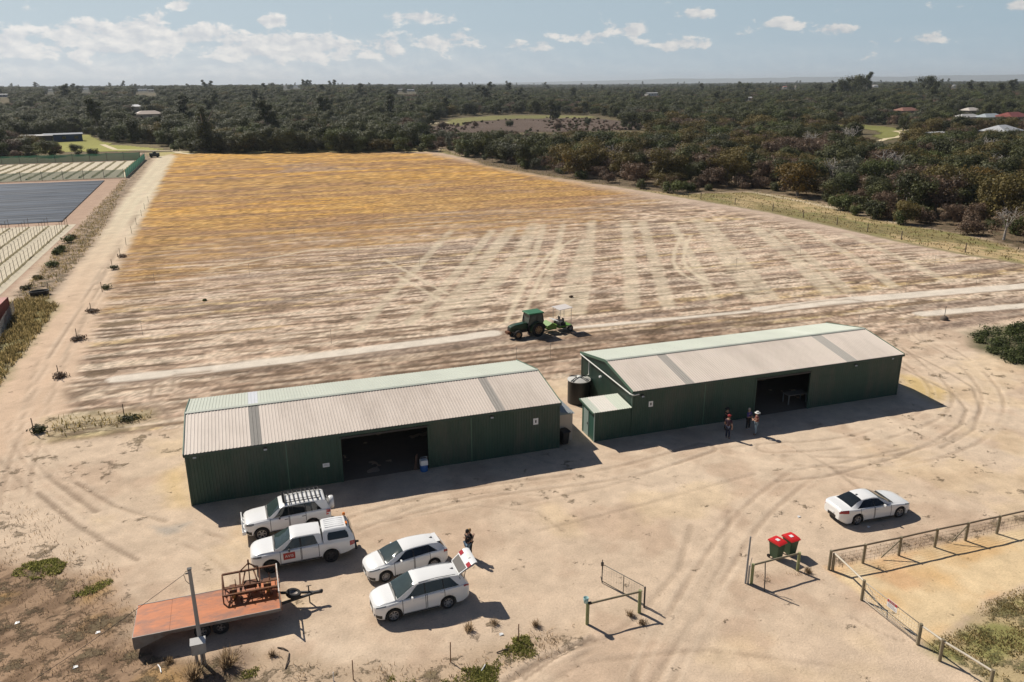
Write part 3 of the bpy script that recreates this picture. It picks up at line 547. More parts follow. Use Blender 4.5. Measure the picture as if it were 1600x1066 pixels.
def shed(label, org, L, Wd, e, r, ox0, ox1, oh, skl, fixtures, lamps, posts):
    t = thing('farm_shed', label, 'shed', (org[0], org[1], 0), 0, 'green farm sheds')
    P = lambda mb, n, m, par=t, sh=None: mb.build(n, m, par, sharp=sh, fix=False)
    ins = .04
    # walls
    def front(x0, x1, z0, z1, nm='front_wall'):
        mb = MB(); ribbed(mb, False, x0, x1, lambda x, s, l: (x, -l, z0+(z1-z0)*s), .19, .022); mb.grid([[(x0, .05, z0), (x1, .05, z0)], [(x0, .05, z1), (x1, .05, z1)]], flip=True, sm=False); return P(mb, nm, DG)
    zt = e-.05
    cuts = [0]+[p for p in posts if p < ox0]+[ox0]
    for a, b in zip(cuts[:-1], cuts[1:]): front(a+.012, b-.012, 0, zt)
    cuts = [ox1]+[p for p in posts if p > ox1]+[L]
    for a, b in zip(cuts[:-1], cuts[1:]): front(a+.012, b-.012, 0, zt)
    front(ox0, ox1, oh, zt, 'header_panel')
    for xx, nm in ((0, 'gable_wall'), (L, 'gable_wall')):
        mb = MB(); sg = -1 if xx == 0 else 1
        n = int(Wd/.19); top = lambda y: e+(r-e)*(1-abs(y-Wd/2)/(Wd/2))-.05; r0 = []; r1 = []
        for i in range(n):
            for f, l in ((0, 0), (.6, 0), (.7, .022), (.9, .022)):
                y = (i+f)/n*Wd; r0.append((xx+sg*l, y, 0)); r1.append((xx+sg*l, y, top(y)))
        r0.append((xx, Wd, 0)); r1.append((xx, Wd, top(Wd))); mb.grid([r0, r1], sm=False, flip=sg < 0)
        mb.grid([[(xx-sg*.05, 0, 0), (xx-sg*.05, Wd, 0)], [(xx-sg*.05, 0, e-.05), (xx-sg*.05, Wd, e-.05)]], sm=False); P(mb, nm, DG)
    mb = MB(); ribbed(mb, True, 0, L, lambda x, s, l: (x, Wd+l, zt*s), .19, .022); mb.grid([[(0, Wd-.05, 0), (L, Wd-.05, 0)], [(0, Wd-.05, zt), (L, Wd-.05, zt)]], sm=False); P(mb, 'rear_wall', DG)
    mb = MB(); mb.grid([[(.03, .03, .015), (L-.03, .03, .015)], [(.03, Wd-.03, .015), (L-.03, Wd-.03, .015)]], sm=False); P(mb, 'floor', CONC)
    # roof
    og, oe = .10, .13; sl_ = (r-e)/(Wd/2)
    def rp(fr):
        def f(x, s, l):
            y = -oe+(Wd/2+oe)*s; z = e+sl_*y; return (x, y if fr else Wd-y, z+l)
        return f
    segs = sorted(skl); edges = [-og]+[q for sg in segs for q in sg]+[L+og]
    for fr in (True, False):
        base = MB(); sk = []
        for i in range(len(edges)-1):
            if i % 2 == 0: ribbed(base, not fr, edges[i], edges[i+1], rp(fr))
            else: m2 = MB(); ribbed(m2, not fr, edges[i], edges[i+1], rp(fr), .2, .02); sk.append(m2)
        base.grid([[rp(fr)(-og+.02, 0, -.06), rp(fr)(L+og-.02, 0, -.06)], [rp(fr)(-og+.02, 1, -.06), rp(fr)(L+og-.02, 1, -.06)]], sm=False, flip=fr)
        ro = P(base, 'roof', ROOF if fr else ROOFM)
        for n_, m2 in enumerate(sk): P(m2, 'skylight_sheet', (SKYL if n_ == 0 and org[0] < 0 else SKYLB) if fr else (SKYL2 if n_ == 0 and org[0] < 0 else ROOFM), ro)
    mb = MB(); mb.prism([(Wd/2-.16, r+.035-.16*sl_), (Wd/2-.16, r+.055-.16*sl_), (Wd/2, r+.075), (Wd/2+.16, r+.055-.16*sl_), (Wd/2+.16, r+.035-.16*sl_), (Wd/2, r+.05)], 'x', -og-.01, L+og+.01); P(mb, 'ridge_cap', ROOFM)
    # trims
    for xx in (-og-.02, L+og-.02):
        for y0, y1, z0, z1 in ((-oe-.02, Wd/2, e-oe*sl_, r), (Wd+oe+.02, Wd/2, e-oe*sl_, r)):
            mb = MB(); mb.bar((xx+.02, y0, z0-.03), (xx+.02, y1, z1-.03), .05, .2); P(mb, 'barge_board', GTRIM)
    for y, sg in ((-oe-.045, 1), (Wd+oe+.045, -1)):
        mb = MB(); mb.prism([(y-.055, e-.17), (y+.055, e-.17), (y+.055, e-.06), (y+.045, e-.06), (y+.045, e-.155), (y-.045, e-.155), (y-.045, e-.045), (y-.055, e-.045)], 'x', -og, L+og); P(mb, 'gutter', DG)
    for xx in (0, L):
        for yy in (0, Wd): mb = MB(); mb.box((xx, yy, zt/2), (.1, .1, zt)); P(mb, 'corner_post', DG)
    for p in posts: mb = MB(); mb.bbox(p-.03, p+.03, -.035, -.008, 0, zt); P(mb, 'cover_strip', GTRIM)
    for xx in (ox0, ox1): mb = MB(); mb.bbox(xx-.06, xx+.06, -.045, .12, 0, oh+.05); P(mb, 'door_jamb', DG)
    mb = MB(); mb.bbox(ox0+.062, ox1-.062, -.06, .03, oh-.02, oh+.1); P(mb, 'door_track', DARKM)
    # frames seen inside
    nb = 6
    for i in range(1, nb):
        x = L*i/nb; mb = MB(); mb.bar((x, .2, e-.25), (x, Wd/2, r-.3), .12, .18); mb.bar((x, Wd-.2, e-.25), (x, Wd/2, r-.3), .12, .18); mb.bar((x, Wd-.2, 0.01), (x, Wd-.2, e-.3), .12, .15)
        if not (ox0-.2 < x < ox1+.2): mb.bar((x, .2, 0.01), (x, .2, e-.3), .12, .15)
        P(mb, 'portal_frame', DARKM)
    for kind, x, z, *a in fixtures:
        if kind == 'sign':
            mb = MB(); mb.bbox(x-a[0]/2, x+a[0]/2, -.05, -.03, z-a[1]/2, z+a[1]/2); s = P(mb, 'sign', WHITE)
            if len(a) > 2: mb = MB(); mb.bbox(x-.05, x+.05, -.054, -.0505, z-.10, z+.10); P(mb, 'symbol', DARKM, s)
            else: mb = MB(); [mb.bbox(x-a[0]*.38, x+a[0]*(.38 if k else .2), -.054, -.0505, z+.04-k*.07, z+.065-k*.07) for k in range(2)]; P(mb, 'lettering', GREYM, s)
    for x, z in lamps:
        mb = MB(); mb.bbox(x-.1, x+.1, -.13, -.04, z+.02, z+.13); mb.bar((x, -.035, z+.18), (x, -.09, z+.1), .04); s = P(mb, 'flood_lamp', DARKM)
        mb = MB(); mb.box((x, -.135, z+.03), (.19, .03, .13), 0, 0, -.7); P(mb, 'lens', LAMPG, s)
    return t
def aon(px, org, z): return G(px[0], px[1], z)[0]-org[0]
o1 = (-4.66, 46.88); o2 = (24.95, 46.93); E1, R1, E2, R2 = 3.46, 4.26, 3.52, 4.32
sk1 = [(aon((392.7, 692.8), o1, E1), aon((409.6, 690.6), o1, E1)), (aon((775.7, 642), o1, E1), aon((789, 639.8), o1, E1))]
sk2 = [(aon((1070, 599), o2, E2), aon((1084, 597), o2, E2)), (aon((1318, 562.8), o2, E2), aon((1333, 560), o2, E2))]
def wz(px, org):                                                    # a spot on the front wall
    best = min(((abs(G(px[0], px[1], z/100)[1]-org[1]), z/100) for z in range(0, 400, 4))); return (G(px[0], px[1], best[1])[0]-org[0], best[1])
f1 = [('sign',)+wz((509.5, 726.5), o1)+(.42, .26), ('sign',)+wz((836.5, 658), o1)+(.36, .46, 1)]
f2 = [('sign',)+wz((1016.5, 631), o2)+(.34, .42, 1)]
l1 = [wz((414.5, 701.5), o1), wz((768, 652), o1), wz((304, 714), o1)]
l2 = [wz((1003, 619), o2), wz((1336, 571), o2), wz((1393, 560), o2)]
a1 = aon((452, 757), o1, 0), aon((738, 722), o1, 0); a2 = aon((1103, 668), o2, 0),
S1 = shed('left green shed with a wide dark doorway, beside the white four-wheel drives', o1, 23.95, 9.04, E1, R1, 9.05, 14.75, 3.02, sk1, f1, l1, a1)
S2 = shed('right green shed with the small lean-to, three people standing before its doorway', o2, 23.9, 8.95, E2, R2, 10.28, 15.25, 3.02, sk2, f2, l2, a2)
# pipe along the right shed's gable
mb = MB(); ch = Vector((-.16, -.25, E2-.28)); 
mb.tube([(.35, -.27, E2-.22), (-.12, -.27, E2-.24), (-.17, .1, E2-.26), (-.17, 8.7, E2-.12), (-.17, 8.9, E2-.1)], .05, 8); mb.build('gutter_pipe', mat('cream_pipe', (.62, .62, .58), .4), S2)
mb = MB(); mb.tube([(-.17, 7.2, E2-.14), (-.17, 7.2, 2.25), (-.6, 7.0, 2.2)], .05, 8); mb.build('down_pipe', mat('cream_pipe', (.62, .62, .58), .4), S2)
mb = MB(); mb.box((-.12, 5.2, 2.75), (.16, .2, .12), 0, 0); lp = mb.build('flood_lamp', WHITE, S2)
# lean-to
lx = -2.95; zl, zh = 2.25, 2.42
mb = MB(); ribbed(mb, False, lx, -.06, lambda x, s, l: (x, .02-l, zl*s), .19, .022); lt = mb.build('lean_to_wall', DG, S2, fix=False)
mb = MB(); nrow0 = [(lx, y, 0) for y in (0.02, 2.1)]; mb.grid([nrow0, [(lx, .02, zl), (lx, 2.1, zh)]], flip=True, sm=False); mb.build('lean_to_wall', mat('green_door_steel', (.035, .10, .075), .5), S2, fix=False)
mb = MB(); mb.bbox(lx-.03, lx-.004, .95, 1.75, .05, 2.05); dr = mb.build('lean_to_door', mat('pale_green_door', (.30, .38, .34), .45), S2)
mb = MB(); mb.bbox(lx-.06, lx-.032, 1.05, 1.12, .95, 1.1); mb.build('handle', DARKM, dr)
mb = MB(); mb.bbox(lx-.025, lx+.035, -.03, .03, 0, zl); mb.build('lean_to_corner', mat('pale_green_door', (.30, .38, .34), .45), S2)
mb = MB(); mb.grid([[(lx, 2.1, 0), (-.06, 2.1, 0)], [(lx, 2.1, zh), (-.06, 2.1, zh)]], sm=False); mb.build('lean_to_wall', DG, S2, fix=False)
CLEAR = mat('fibreglass_sheet', (.74, .70, .63), .35, 0, .05, 3.)
def lroof(x, s, l): y = -.14+2.4*s; return (x, y, zl+.045+(zh-zl)*(y/2.1)+l)
for a, b, m in ((lx-.15, lx+.42, mat('green_tinted_roof_steel', (0, 0, 0))), (lx+.42, lx+1.75, CLEAR), (lx+1.75, -.08, mat('pale_mint_sheet', (.62, .66, .56), .4))):
    mb = MB(); ribbed(mb, False, a, b, lroof, .2, .03); mb.build('lean_to_roof', m, S2, fix=False)
mb = MB(); mb.bar((lx-.17, -.16, zl), (lx-.17, 2.3, zh+.02), .04, .14); mb.build('lean_to_barge', GTRIM, S2)
# pale annex on the left shed's right-hand end
ax0, ax1, ay0, ay1 = o1[0]+23.99, o1[0]+25.35, 47.75, 52.2
an = thing('annex', 'cream narrow annex with a blue-grey roof against the left shed\'s right end', 'shed', (ax0, ay0, 0))
CREAM = mat('cream_weatherboard', (.50, .43, .35), .6, 0, .08, 2.)
mb = MB(); w, dp = ax1-ax0, ay1-ay0
ribbed(mb, False, 0, w, lambda x, s, l: (x, -l, 2.05*s), .15, .015); mb.build('front_wall', CREAM, an, fix=False)
mb = MB(); mb.bbox(.003, w, .006, dp, 0, 2.03); mb.build('side_wall', CREAM, an)
mb = MB(); ribbed(mb, False, .08, w+.12, lambda x, s, l: (x, -.18+(dp+.3)*s, 2.42-.22*x+l), .2, .025); rr = mb.build('roof', mat('blue_grey_roof', (.20, .23, .26), .45, 0, .12, 1., dirt=(.33, .31, .29)), an, fix=False)
mb = MB(); mb.bbox(.25, .8, dp-.55, dp+.05, 2.34, 2.37); mb.build('rusty_sheet', mat('rust_sheet', (.32, .09, .055), .8, 0, .3, 4.), rr)
mb = MB(); mb.prism([(0.02, 2.06), (w, 2.06), (w, 2.15), (.02, 2.40)], 'y', -.05, -.02); mb.build('fascia', mat('blue_fascia', (.16, .22, .25), .5), an)
# ---- water tank
tx_, ty_ = G(911, 634); tank = thing('water_tank', 'black ribbed water tank with a pale lid beside the right shed', 'water tank', (tx_-.0, ty_+.88, 0))
prof = [(.88, 0), (.90, .02)]+[(.90-(.018 if i % 2 else 0), .02+.062*i) for i in range(1, 31)]+[(.88, 1.9)]
mb = MB(); mb.lathe(prof, 40); mb.build('shell', mat('black_tank_plastic', (.016, .017, .018), .45, 0, .15, 3.), tank, sharp=60)
mb = MB(); mb.lathe([(.93, 1.89), (.93, 1.94), (.55, 2.06), (.22, 2.12), (.0, 2.13)], 40, caps=False); lid = mb.build('lid', mat('dusty_lid', (.50, .49, .46), .55, 0, .12, 4.), tank, sharp=30)
mb = MB()
for k in range(4):
    a = k*PI/2+.5
    for o_ in (-.09, .09): mb.bar((.2*math.cos(a)-o_*math.sin(a), .2*math.sin(a)+o_*math.cos(a), 2.14), (.9*math.cos(a)-o_*math.sin(a), .9*math.sin(a)+o_*math.cos(a), 1.985), .05, .05)
mb.build('lid_rib', BLACK, lid)
mb = MB(); mb.lathe([(.2, 2.1), (.2, 2.17), (0, 2.18)], 20); mb.build('inlet', mat('cream_pipe', (0, 0, 0)), lid)
mb = MB()
for k in range(5): mb.box((.35+.0*k, -1.0+.17*k, .09), (1.5, .1, .05), .06)
tag(mb.build('timber_pallet', mat('grey_timber', (.30, .27, .23), .85, 0, .25, 8., stretch=(.3, 3, 3)), None, loc=(tx_+.1, ty_-.35, 0), rz=.35), 'grey timber slats lying in front of the black water tank', 'pallet')
# ---- wheelie bins
def wheelie(name, label, x, y, rz, body, lidm, group=None, sticker=True):
    t = thing(name, label, 'wheelie bin', (x, y, 0), rz, group)
    mb = MB(); rows = []
    for z, a, b in ((.10, .21, .24), (.12, .225, .255), (.93, .275, .34), (.93, .295, .36), (1.0, .295, .36)):
        rows.append([(sx_*a*(1 if q else .86), sy_*b*(.88 if q else 1), z) for sx_, sy_, q in ((1, -1, 0), (1, -1, 1), (1, 1, 1), (1, 1, 0), (-1, 1, 0), (-1, 1, 1), (-1, -1, 1), (-1, -1, 0))])
        rows[-1].append(rows[-1][0])
    mb.grid(rows, sm=False, flip=True); mb.add(rows[0][:8], [tuple(range(8))]); mb.build('body', body, t)
    mb = MB(); pr = [(-.40, 1.0), (-.40, 1.03), (-.30, 1.09), (.10, 1.115), (.36, 1.09), (.40, 1.02), (.40, 1.0)]
    mb.prism([(y_, z_) for y_, z_ in pr], 'x', -.315, .315); ld = mb.build('lid', lidm, t, sharp=40)
    if sticker: mb = MB(); mb.box((0, .0, 1.121), (.2, .2, .006), 0, 0, .05); mb.build('label_sticker', WHITE, ld)
    for s in (-1, 1): mb = MB(); mb.lathe([(.0, -.025), (.10, -.025), (.10, .025), (0, .025)], 16, Matrix.Translation((s*.26, .27, .10)) @ Matrix.Rotation(PI/2, 4, 'Y')); mb.build('wheel', BLACK, t, sharp=40)
    mb = MB(); mb.tube([(-.22, .36, .98), (-.22, .43, 1.0), (.22, .43, 1.0), (.22, .36, .98)], .018, 6); mb.build('handle', BLACK, t)
    return t
BING = mat('bin_green', (.030, .070, .035), .5, 0, .1, 3.); RED = mat('bin_red', (.62, .02, .02), .4, 0, .06, 3.)
bx, by = G(1212, 872); wheelie('wheelie_bin', 'left green wheelie bin with a red lid by the post frame', bx, by, .25, BING, RED, 'wheelie bins by the gateway')
bx, by = G(1233, 866); wheelie('wheelie_bin', 'right green wheelie bin with a red lid, farther from the post frame', bx, by, .10, BING, RED, 'wheelie bins by the gateway')
bx, by = G(881, 694); wheelie('wheelie_bin', 'black wheelie bin in the shade against the cream annex', bx, by, .2, BLACK, BLACK, None, False)
# ---- drinks cooler at the left shed's doorway
cx, cy = G(661.5, 733.5); ck = thing('spray_drum', 'blue drum with a white tank on top at the left shed\'s doorway', 'drum', (cx, cy-.2, 0))
mb = MB(); mb.lathe([(.24, 0), (.26, .05), (.26, .42), (.24, .46)], 20); mb.build('drum', mat('blue_plastic', (.02, .11, .34), .4), ck, sharp=50)
mb = MB(); mb.bbox(-.24, .24, -.2, .2, .465, .8); mb.build('tank', WHITE, ck)
mb = MB(); mb.tube([(-.2, 0, .8), (-.22, 0, 1.0), (.22, 0, 1.0), (.2, 0, .8)], .03, 8); mb.build('handle', GREYM, ck)
cx, cy = G(650, 733); mb = MB(); mb.bar((0, 0, 0), (.12, .1, 1.1), .05); mb.bar((-.12, 0, 0), (.05, .1, 1.0), .05); tag(mb.build('timber_stake', mat('brown_timber', (.16, .09, .06), .9), None, loc=(cx, cy-.1, 0)), 'brown timber stakes leaning beside the blue drum', 'stakes')
# ---- bench just inside the right shed
cx, cy = G(1244, 628); bn = thing('work_table', 'grey work table just inside the right shed\'s doorway', 'table', (cx-.2, cy, 0.015))
mb = MB(); mb.bbox(-.9, .9, -.4, .4, .76, .8); mb.build('tabletop', mat('grey_timber', (0, 0, 0)), bn)
for x in (-.82, .82):
    for y in (-.34, .34): mb = MB(); mb.bbox(x-.03, x+.03, y-.03, y+.03, 0, .76); mb.build('leg', GREYM, bn)
# ================================================================ vehicles
CARW = mat('white_car_paint', (.80, .80, .79), .22, 0, .015, 1., coat=.6)
GLASS = mat('tinted_glass', (.012, .016, .018), .06, 0, .05, 1., spec=.6)
GLASSG = mat('windscreen_glass', (.035, .052, .050), .05, 0, .35, 2.2, spec=.6)
SEAM = mat('panel_gap', (.05, .05, .05), .7)
TYRE = mat('tyre_rubber', (.018, .017, .017), .85, 0, .25, 12.)
RIM = mat('alloy_wheel', (.52, .52, .53), .3, .7, .08, 5.)
RIMD = mat('dark_alloy', (.06, .06, .065), .4, .4, .1, 5.)
TAIL = mat('red_tail_lamp', (.36, .008, .010), .18, 0, .1, 3., coat=.5)
HEADL = mat('head_lamp', (.20, .21, .22), .12, .3, .25, 9., coat=.5)
ORL = mat('amber_lamp', (.72, .20, .02), .25)
class Car:
    "body lofted along x (front at +L/2) from curves given against u = metres behind the front bumper"
    def __init__(s, sp): s.sp = sp; s.L = sp['L']
    def ring(s, u):
        sp = s.sp; w = interp(u, sp['w']); zb = interp(u, sp['bot']); zs = interp(u, sp['belt']); zt = interp(u, sp['top']); wr = interp(u, sp['wr']); R = sp['R']+.065
        arch = zb
        for wx in (sp['fa'], sp['fa']+sp['wb']):
            if abs(u-wx) < R: arch = max(arch, sp['R']+math.sqrt(R*R-(u-wx)**2))
        arch = min(arch, zs-.12)
        lo = max(arch, zb); p = [(0, lo), (w*.90, lo), (w*.955, lo+.005), (w*.985, lo+(zs-lo)*.12), (w, lo+(zs-lo)*.42), (w*.992, lo+(zs-lo)*.70), (w*.972, zs-.05), (w*.945, zs)]
        g0 = min(w*.925, max(wr+.0, w*.90)) ; ze = zt-.045*min(1, max(.85, (zt-zs)/.35)); ze = max(ze, zs+.01)
        for k in (.0, .33, .67): p.append((g0+(wr-g0)*k-.004, zs+.012+(ze-zs-.012)*k))
        cr_ = zt-ze
        for k in (1., .965, .88, .7, .45, .2, 0): p.append((wr*k, ze+cr_*(1-k**3.2)))
        return p
    def x(s, u): return s.L/2-u
    def pt(s, u, t, off=0.):
        "point on the near (left, y>0) half: t indexes the ring; t mirrored for negative"
        sg = 1 if t >= 0 else -1; t = abs(t); r = s.ring(u); i = min(int(t), len(r)-2); f = t-i
        y = r[i][0]+(r[i+1][0]-r[i][0])*f; z = r[i][1]+(r[i+1][1]-r[i][1])*f
        return Vector((s.x(u), sg*y, z))
    def patch(s, us, ts, off, mi=None, mb=None, edge=False):
        "patch over the body: rows of u, each with its own t values (list or function)"
        mb = mb or MB(); rows = []
        for u in us:
            tt = ts(u) if callable(ts) else ts; row = []
            for t in tt:
                a = s.pt(u, t); e = .01; du = s.pt(u+e, t)-s.pt(u-e, t); sg = 1 if t >= 0 else -1
                dt = s.pt(u, t+e*sg*3 if abs(t)+e*3 < 17 else t)-s.pt(u, t-e*sg*3); n = du.cross(dt); n = n.normalized() if n.length > 1e-9 else Vector((0, 0, 1))
                c = Vector((a.x, 0, .7)); n = -n if n.dot(a-c) < 0 else n
                row.append(a+n*off)
            rows.append(row)
        mf = (lambda i, j: 1 if (i in (0, len(rows)-2) or j in (0, len(rows[0])-2)) else 0) if edge else None
        mb.grid(rows, mi or 0, True, mfn=mf); return mb
    def shell(s, parent, m, under):
        us = sorted(set([round(v, 3) for v in np.arange(0, s.L+.001, .05)]+[.012, .03, .07, s.L-.012, s.L-.03, s.L-.07, s.L])); rows = []
        for u in us:
            r = s.ring(u); X_ = s.x(u); rows.append([(X_, -y, z) for y, z in r]+[(X_, y, z) for y, z in r[::-1][1:]])
        n = len(rows[0]); mb = MB(); mb.grid(rows, 0, True, mfn=lambda i, j: 1 if j in (0, n-2) else 0)
        mb.add(rows[0][1:-1], [tuple(range(n-2))]); mb.add(rows[-1][1:-1], [tuple(range(n-2))])
        return mb.build('body', [m, under], parent, sharp=32)
def lin(a, b, n): return [a+(b-a)*i/(n-1) for i in range(n)]
def wheel(parent, x, y, R, wd, side, rimm, spokes=7, rr=.66):
    T = Matrix.Translation((x, y, R)) @ Matrix.Rotation(-side*PI/2, 4, 'X')
    mb = MB(); h = wd/2; mb.lathe([(R*rr, -h*.9), (R*.93, -h), (R, -h*.7), (R, h*.7), (R*.93, h), (R*rr, h*.9), (R*rr, h*.5), (R*rr, -h*.9)], 28, T, caps=False); w = mb.build('wheel', TYRE, parent, sharp=50)
    mb = MB(); mb.lathe([(R*rr, h*.86), (R*rr*.93, h*.88), (R*rr*.88, h*.35), (R*rr*.86, h*.1)], 28, T, caps=False)
    for k in range(spokes):
        a = 2*PI*k/spokes; c_, s_ = math.cos(a), math.sin(a); w0, w1 = R*.085, R*.06
        q = [(R*.12, -w0), (R*rr*.92, -w1), (R*rr*.92, w1), (R*.12, w0)]
        vs = [T @ Vector((a_*c_-b_*s_, a_*s_+b_*c_, z)) for z in (h*.35, h*.72) for a_, b_ in q]
        mb.add(vs, [(4, 5, 6, 7), (0, 1, 5, 4), (1, 2, 6, 5), (2, 3, 7, 6), (3, 0, 4, 7)])
    mb.lathe([(R*.17, h*.4), (R*.17, h*.76), (0, h*.8)], 14, T); mb.build('rim', rimm, w, sharp=40, fix=False)
    mb = MB(); mb.lathe([(R*rr*.9, h*.08), (0, h*.08)], 20, T, caps=False); mb.build('brake_disc', DARKM, w, fix=False)
    return w
def vehicle(name, label, pf, pr, sp, near_left=True):
    "pf, pr: where the near front and rear tyres touch the ground"
    a, b = Vector(G(*pf)), Vector(G(*pr)); d = (a-b).normalized(); left = Vector((-d.y, d.x)); m = (a+b)/2
    half = sp['tw']/2+.10; c = m-left*half if near_left else m+left*half
    # body centre: wheels sit fa and fa+wb behind the nose
    c = c+d*((sp['fa']+sp['wb']/2)-sp['L']/2)
    t = thing(name, label, sp.get('cat', 'car'), (c.x, c.y, 0), math.atan2(d.y, d.x), sp.get('group')); car = Car(sp); L = sp['L']
    body = car.shell(t, CARW, DARKM)
    for wx in (sp['fa'], sp['fa']+sp['wb']):
        for sd in (1, -1): wheel(t, car.x(wx), sd*(sp['tw']/2), sp['R'], .22, sd, sp.get('rim', RIM), sp.get('spokes', 7))
    gl = sp['glass']
    ws = gl['ws']; mb = car.patch(lin(ws[0], ws[1], 9), [t_ for t_ in (11.6, 13, 14, 15, 16, 17)]+[-t_ for t_ in (16, 15, 14, 13, 11.6)], .007); w_ = mb.build('windscreen', GLASSG, t, fix=False)
    mb = MB(); e0, e1 = car.pt(ws[0], 12.2), car.pt(ws[0], -12.2); mb.tube([e0+Vector((.05, 0, .02)), car.pt(ws[0]+.02, 16)+Vector((.03, 0, .03)), e1+Vector((.05, 0, .02))], .02, 6); mb.build('wiper', BLACK, w_)
    if 'rw' in gl:
        rw = gl['rw']; mb = car.patch(lin(rw[0], rw[1], 8), [t_ for t_ in (11.8, 13, 14, 15, 16, 17)]+[-t_ for t_ in (16, 15, 14, 13, 11.8)], .007); mb.build('rear_window', GLASS, t, fix=False)
    for ua, ub, ta, tb in gl['side']:                               # from ua to ub; ta / tb metres of taper at the ends
        for sg in (1, -1):
            def ts(u, sg=sg, ua=ua, ub=ub, ta=ta, tb=tb):
                k = min(1, (u-ua)/max(ta, .01) if ta else 1, (ub-u)/max(tb, .01) if tb else 1); k = max(.04, k)
                lo, hi = 8.12, 8.12+(10.72-8.12)*math.sqrt(k) if gl.get('round') else 8.12+2.6*k; return [sg*q for q in lin(lo, hi, 5)]
            mb = car.patch(lin(ua+.005, ub-.005, 14), ts, .006); mb.build('side_window', GLASS, t, fix=False)
    for ua, ub, hu in sp['doors']:
        for sg in (1, -1):
            mb = car.patch([ua, ua+.03]+lin(ua+.08, ub-.08, 6)+[ub-.03, ub], [sg*q for q in (3.05, 3.13, 4, 5, 6, 7, 7.7, 7.85)], .004, edge=True); dr = mb.build('door', [CARW, SEAM], t, fix=False)
            p = car.pt(hu, sg*5.6); mb = MB(); mb.bar(p+Vector((.10, sg*.012, 0)), p+Vector((-.10, sg*.012, 0)), .03, .03); mb.build('handle', sp.get('handle', CARW), dr)
    um = gl['side'][0][0]+.42
    for sg in (1, -1):
        p = car.pt(um, sg*8.1); mb = MB(); mb.box(p+Vector((.04, sg*.14, .05)), (.09, .2, .14)); mb.bar(p+Vector((0, -sg*.02, -.0)), p+Vector((.03, sg*.06, .02)), .05); o = mb.build('wing_mirror', sp.get('mirror', CARW), t)
        bv = o.modifiers.new('b', 'BEVEL'); bv.width = .025; bv.segments = 2
    for w0_, w1_ in zip(gl['side'][:-1], gl['side'][1:]):
        for sg in (1, -1): mb = car.patch(lin(w0_[1]-.004, w1_[0]+.004, 3), [sg*q for q in lin(8.12, 10.72, 4)], .004); mb.build('door_pillar', BLACK, t, fix=False)
    for us, ts in sp['head']:
        for sg in (1, -1): mb = car.patch(us, [sg*q for q in ts], .006); mb.build('headlight', HEADL, t, fix=False)
    for us, ts in sp['tail']:
        for sg in (1, -1): mb = car.patch(us, [sg*q for q in ts], .007); mb.build('tail_light', TAIL, t, fix=False)
    hs = ws[0]                                                      # shut lines, cowl, sill and roof gutters
    mb = car.patch([hs-.10, hs-.06, hs-.01], [11.6, 13, 15, 17]+[-15, -13, -11.6], .014); mb.build('cowl', BLACK, t, fix=False)
    mb = MB()
    for sg in (1, -1):
        car.patch(lin(.22, hs-.10, 8), [sg*11.15, sg*11.32], .011, mb=mb); car.patch(lin(ws[1]+.05, sp['doors'][-1][1]+.3, 8), [sg*11.75, sg*12.0], .011, mb=mb)
    mb.build('shut_line', mat('grey_gap', (.16, .16, .16), .7), t, fix=False)
    for sg in (1, -1): mb = car.patch(lin(sp['fa']+sp['R']+.10, sp['fa']+sp['wb']-sp['R']-.10, 6), [sg*q for q in (1.6, 2.2, 3.0)], .010); mb.build('sill', DARKM, t, fix=False)
    for sg in (1, -1): mb = car.patch(lin(.02, .34, 5), [sg*q for q in (2.6, 3.3, 3.75)], .009); mb.build('fog_lamp_bezel', BLACK, t, fix=False)
    # nose and tail faces
    X_ = car.x(0); w0 = interp(0, sp['w']); zb, zs = interp(0, sp['bot']), interp(0, sp['belt'])
    mb = MB(); mb.bbox(X_-.03, X_+.008, -w0*.62, w0*.62, zs-.24, zs-.06); mb.build('grille', DARKM, t)
    mb = MB(); mb.bbox(X_-.03, X_+.007, -w0*.8, w0*.8, zb+.03, zb+.2); mb.build('lower_intake', BLACK, t)
    mb = MB(); mb.bbox(X_+.009, X_+.02, -.19, .19, zs-.38, zs-.27); mb.build('number_plate', WHITE, t)
    X_ = car.x(L); zb, zs = interp(L, sp['bot']), interp(L, sp['belt'])
    mb = MB(); mb.bbox(X_-.012, X_+.03, -w0*.8, w0*.8, zb-.02, zb+.16); mb.build('rear_bumper', sp.get('bumper', BLACK), t)
    if sp.get('plate', 1): mb = MB(); mb.bbox(X_-.03, X_-.014, -.19, .19, zb+.2, zb+.31); mb.build('number_plate', WHITE, t)
    if sp.get('fin'): p = car.pt(sp['fin'], 17); mb = MB(); mb.prism([(p.x-.1, p.z), (p.x+.1, p.z), (p.x-.06, p.z+.06)], 'y', -.02, .02); mb.build('roof_antenna', DARKM, t)
    if sp.get('flare'):
        for wx in (sp['fa'], sp['fa']+sp['wb']):
            for sg in (1, -1):
                R = sp['R']+.065; mb = MB(); rows = []
                for k in range(15):
                    a = PI*k/14; r_ = []
                    for rr_ in (R-.01, R+.06): uu = wx-rr_*math.cos(a); zz = sp['R']+rr_*math.sin(a)*.98; r_.append((car.x(uu), sg*(interp(uu, sp['w'])+.012), zz))
                    rows.append(r_)
                mb.grid(rows); mb.build('arch_trim', BLACK, t, fix=False)
    return t, car
grp = 'white vehicles parked in the yard'
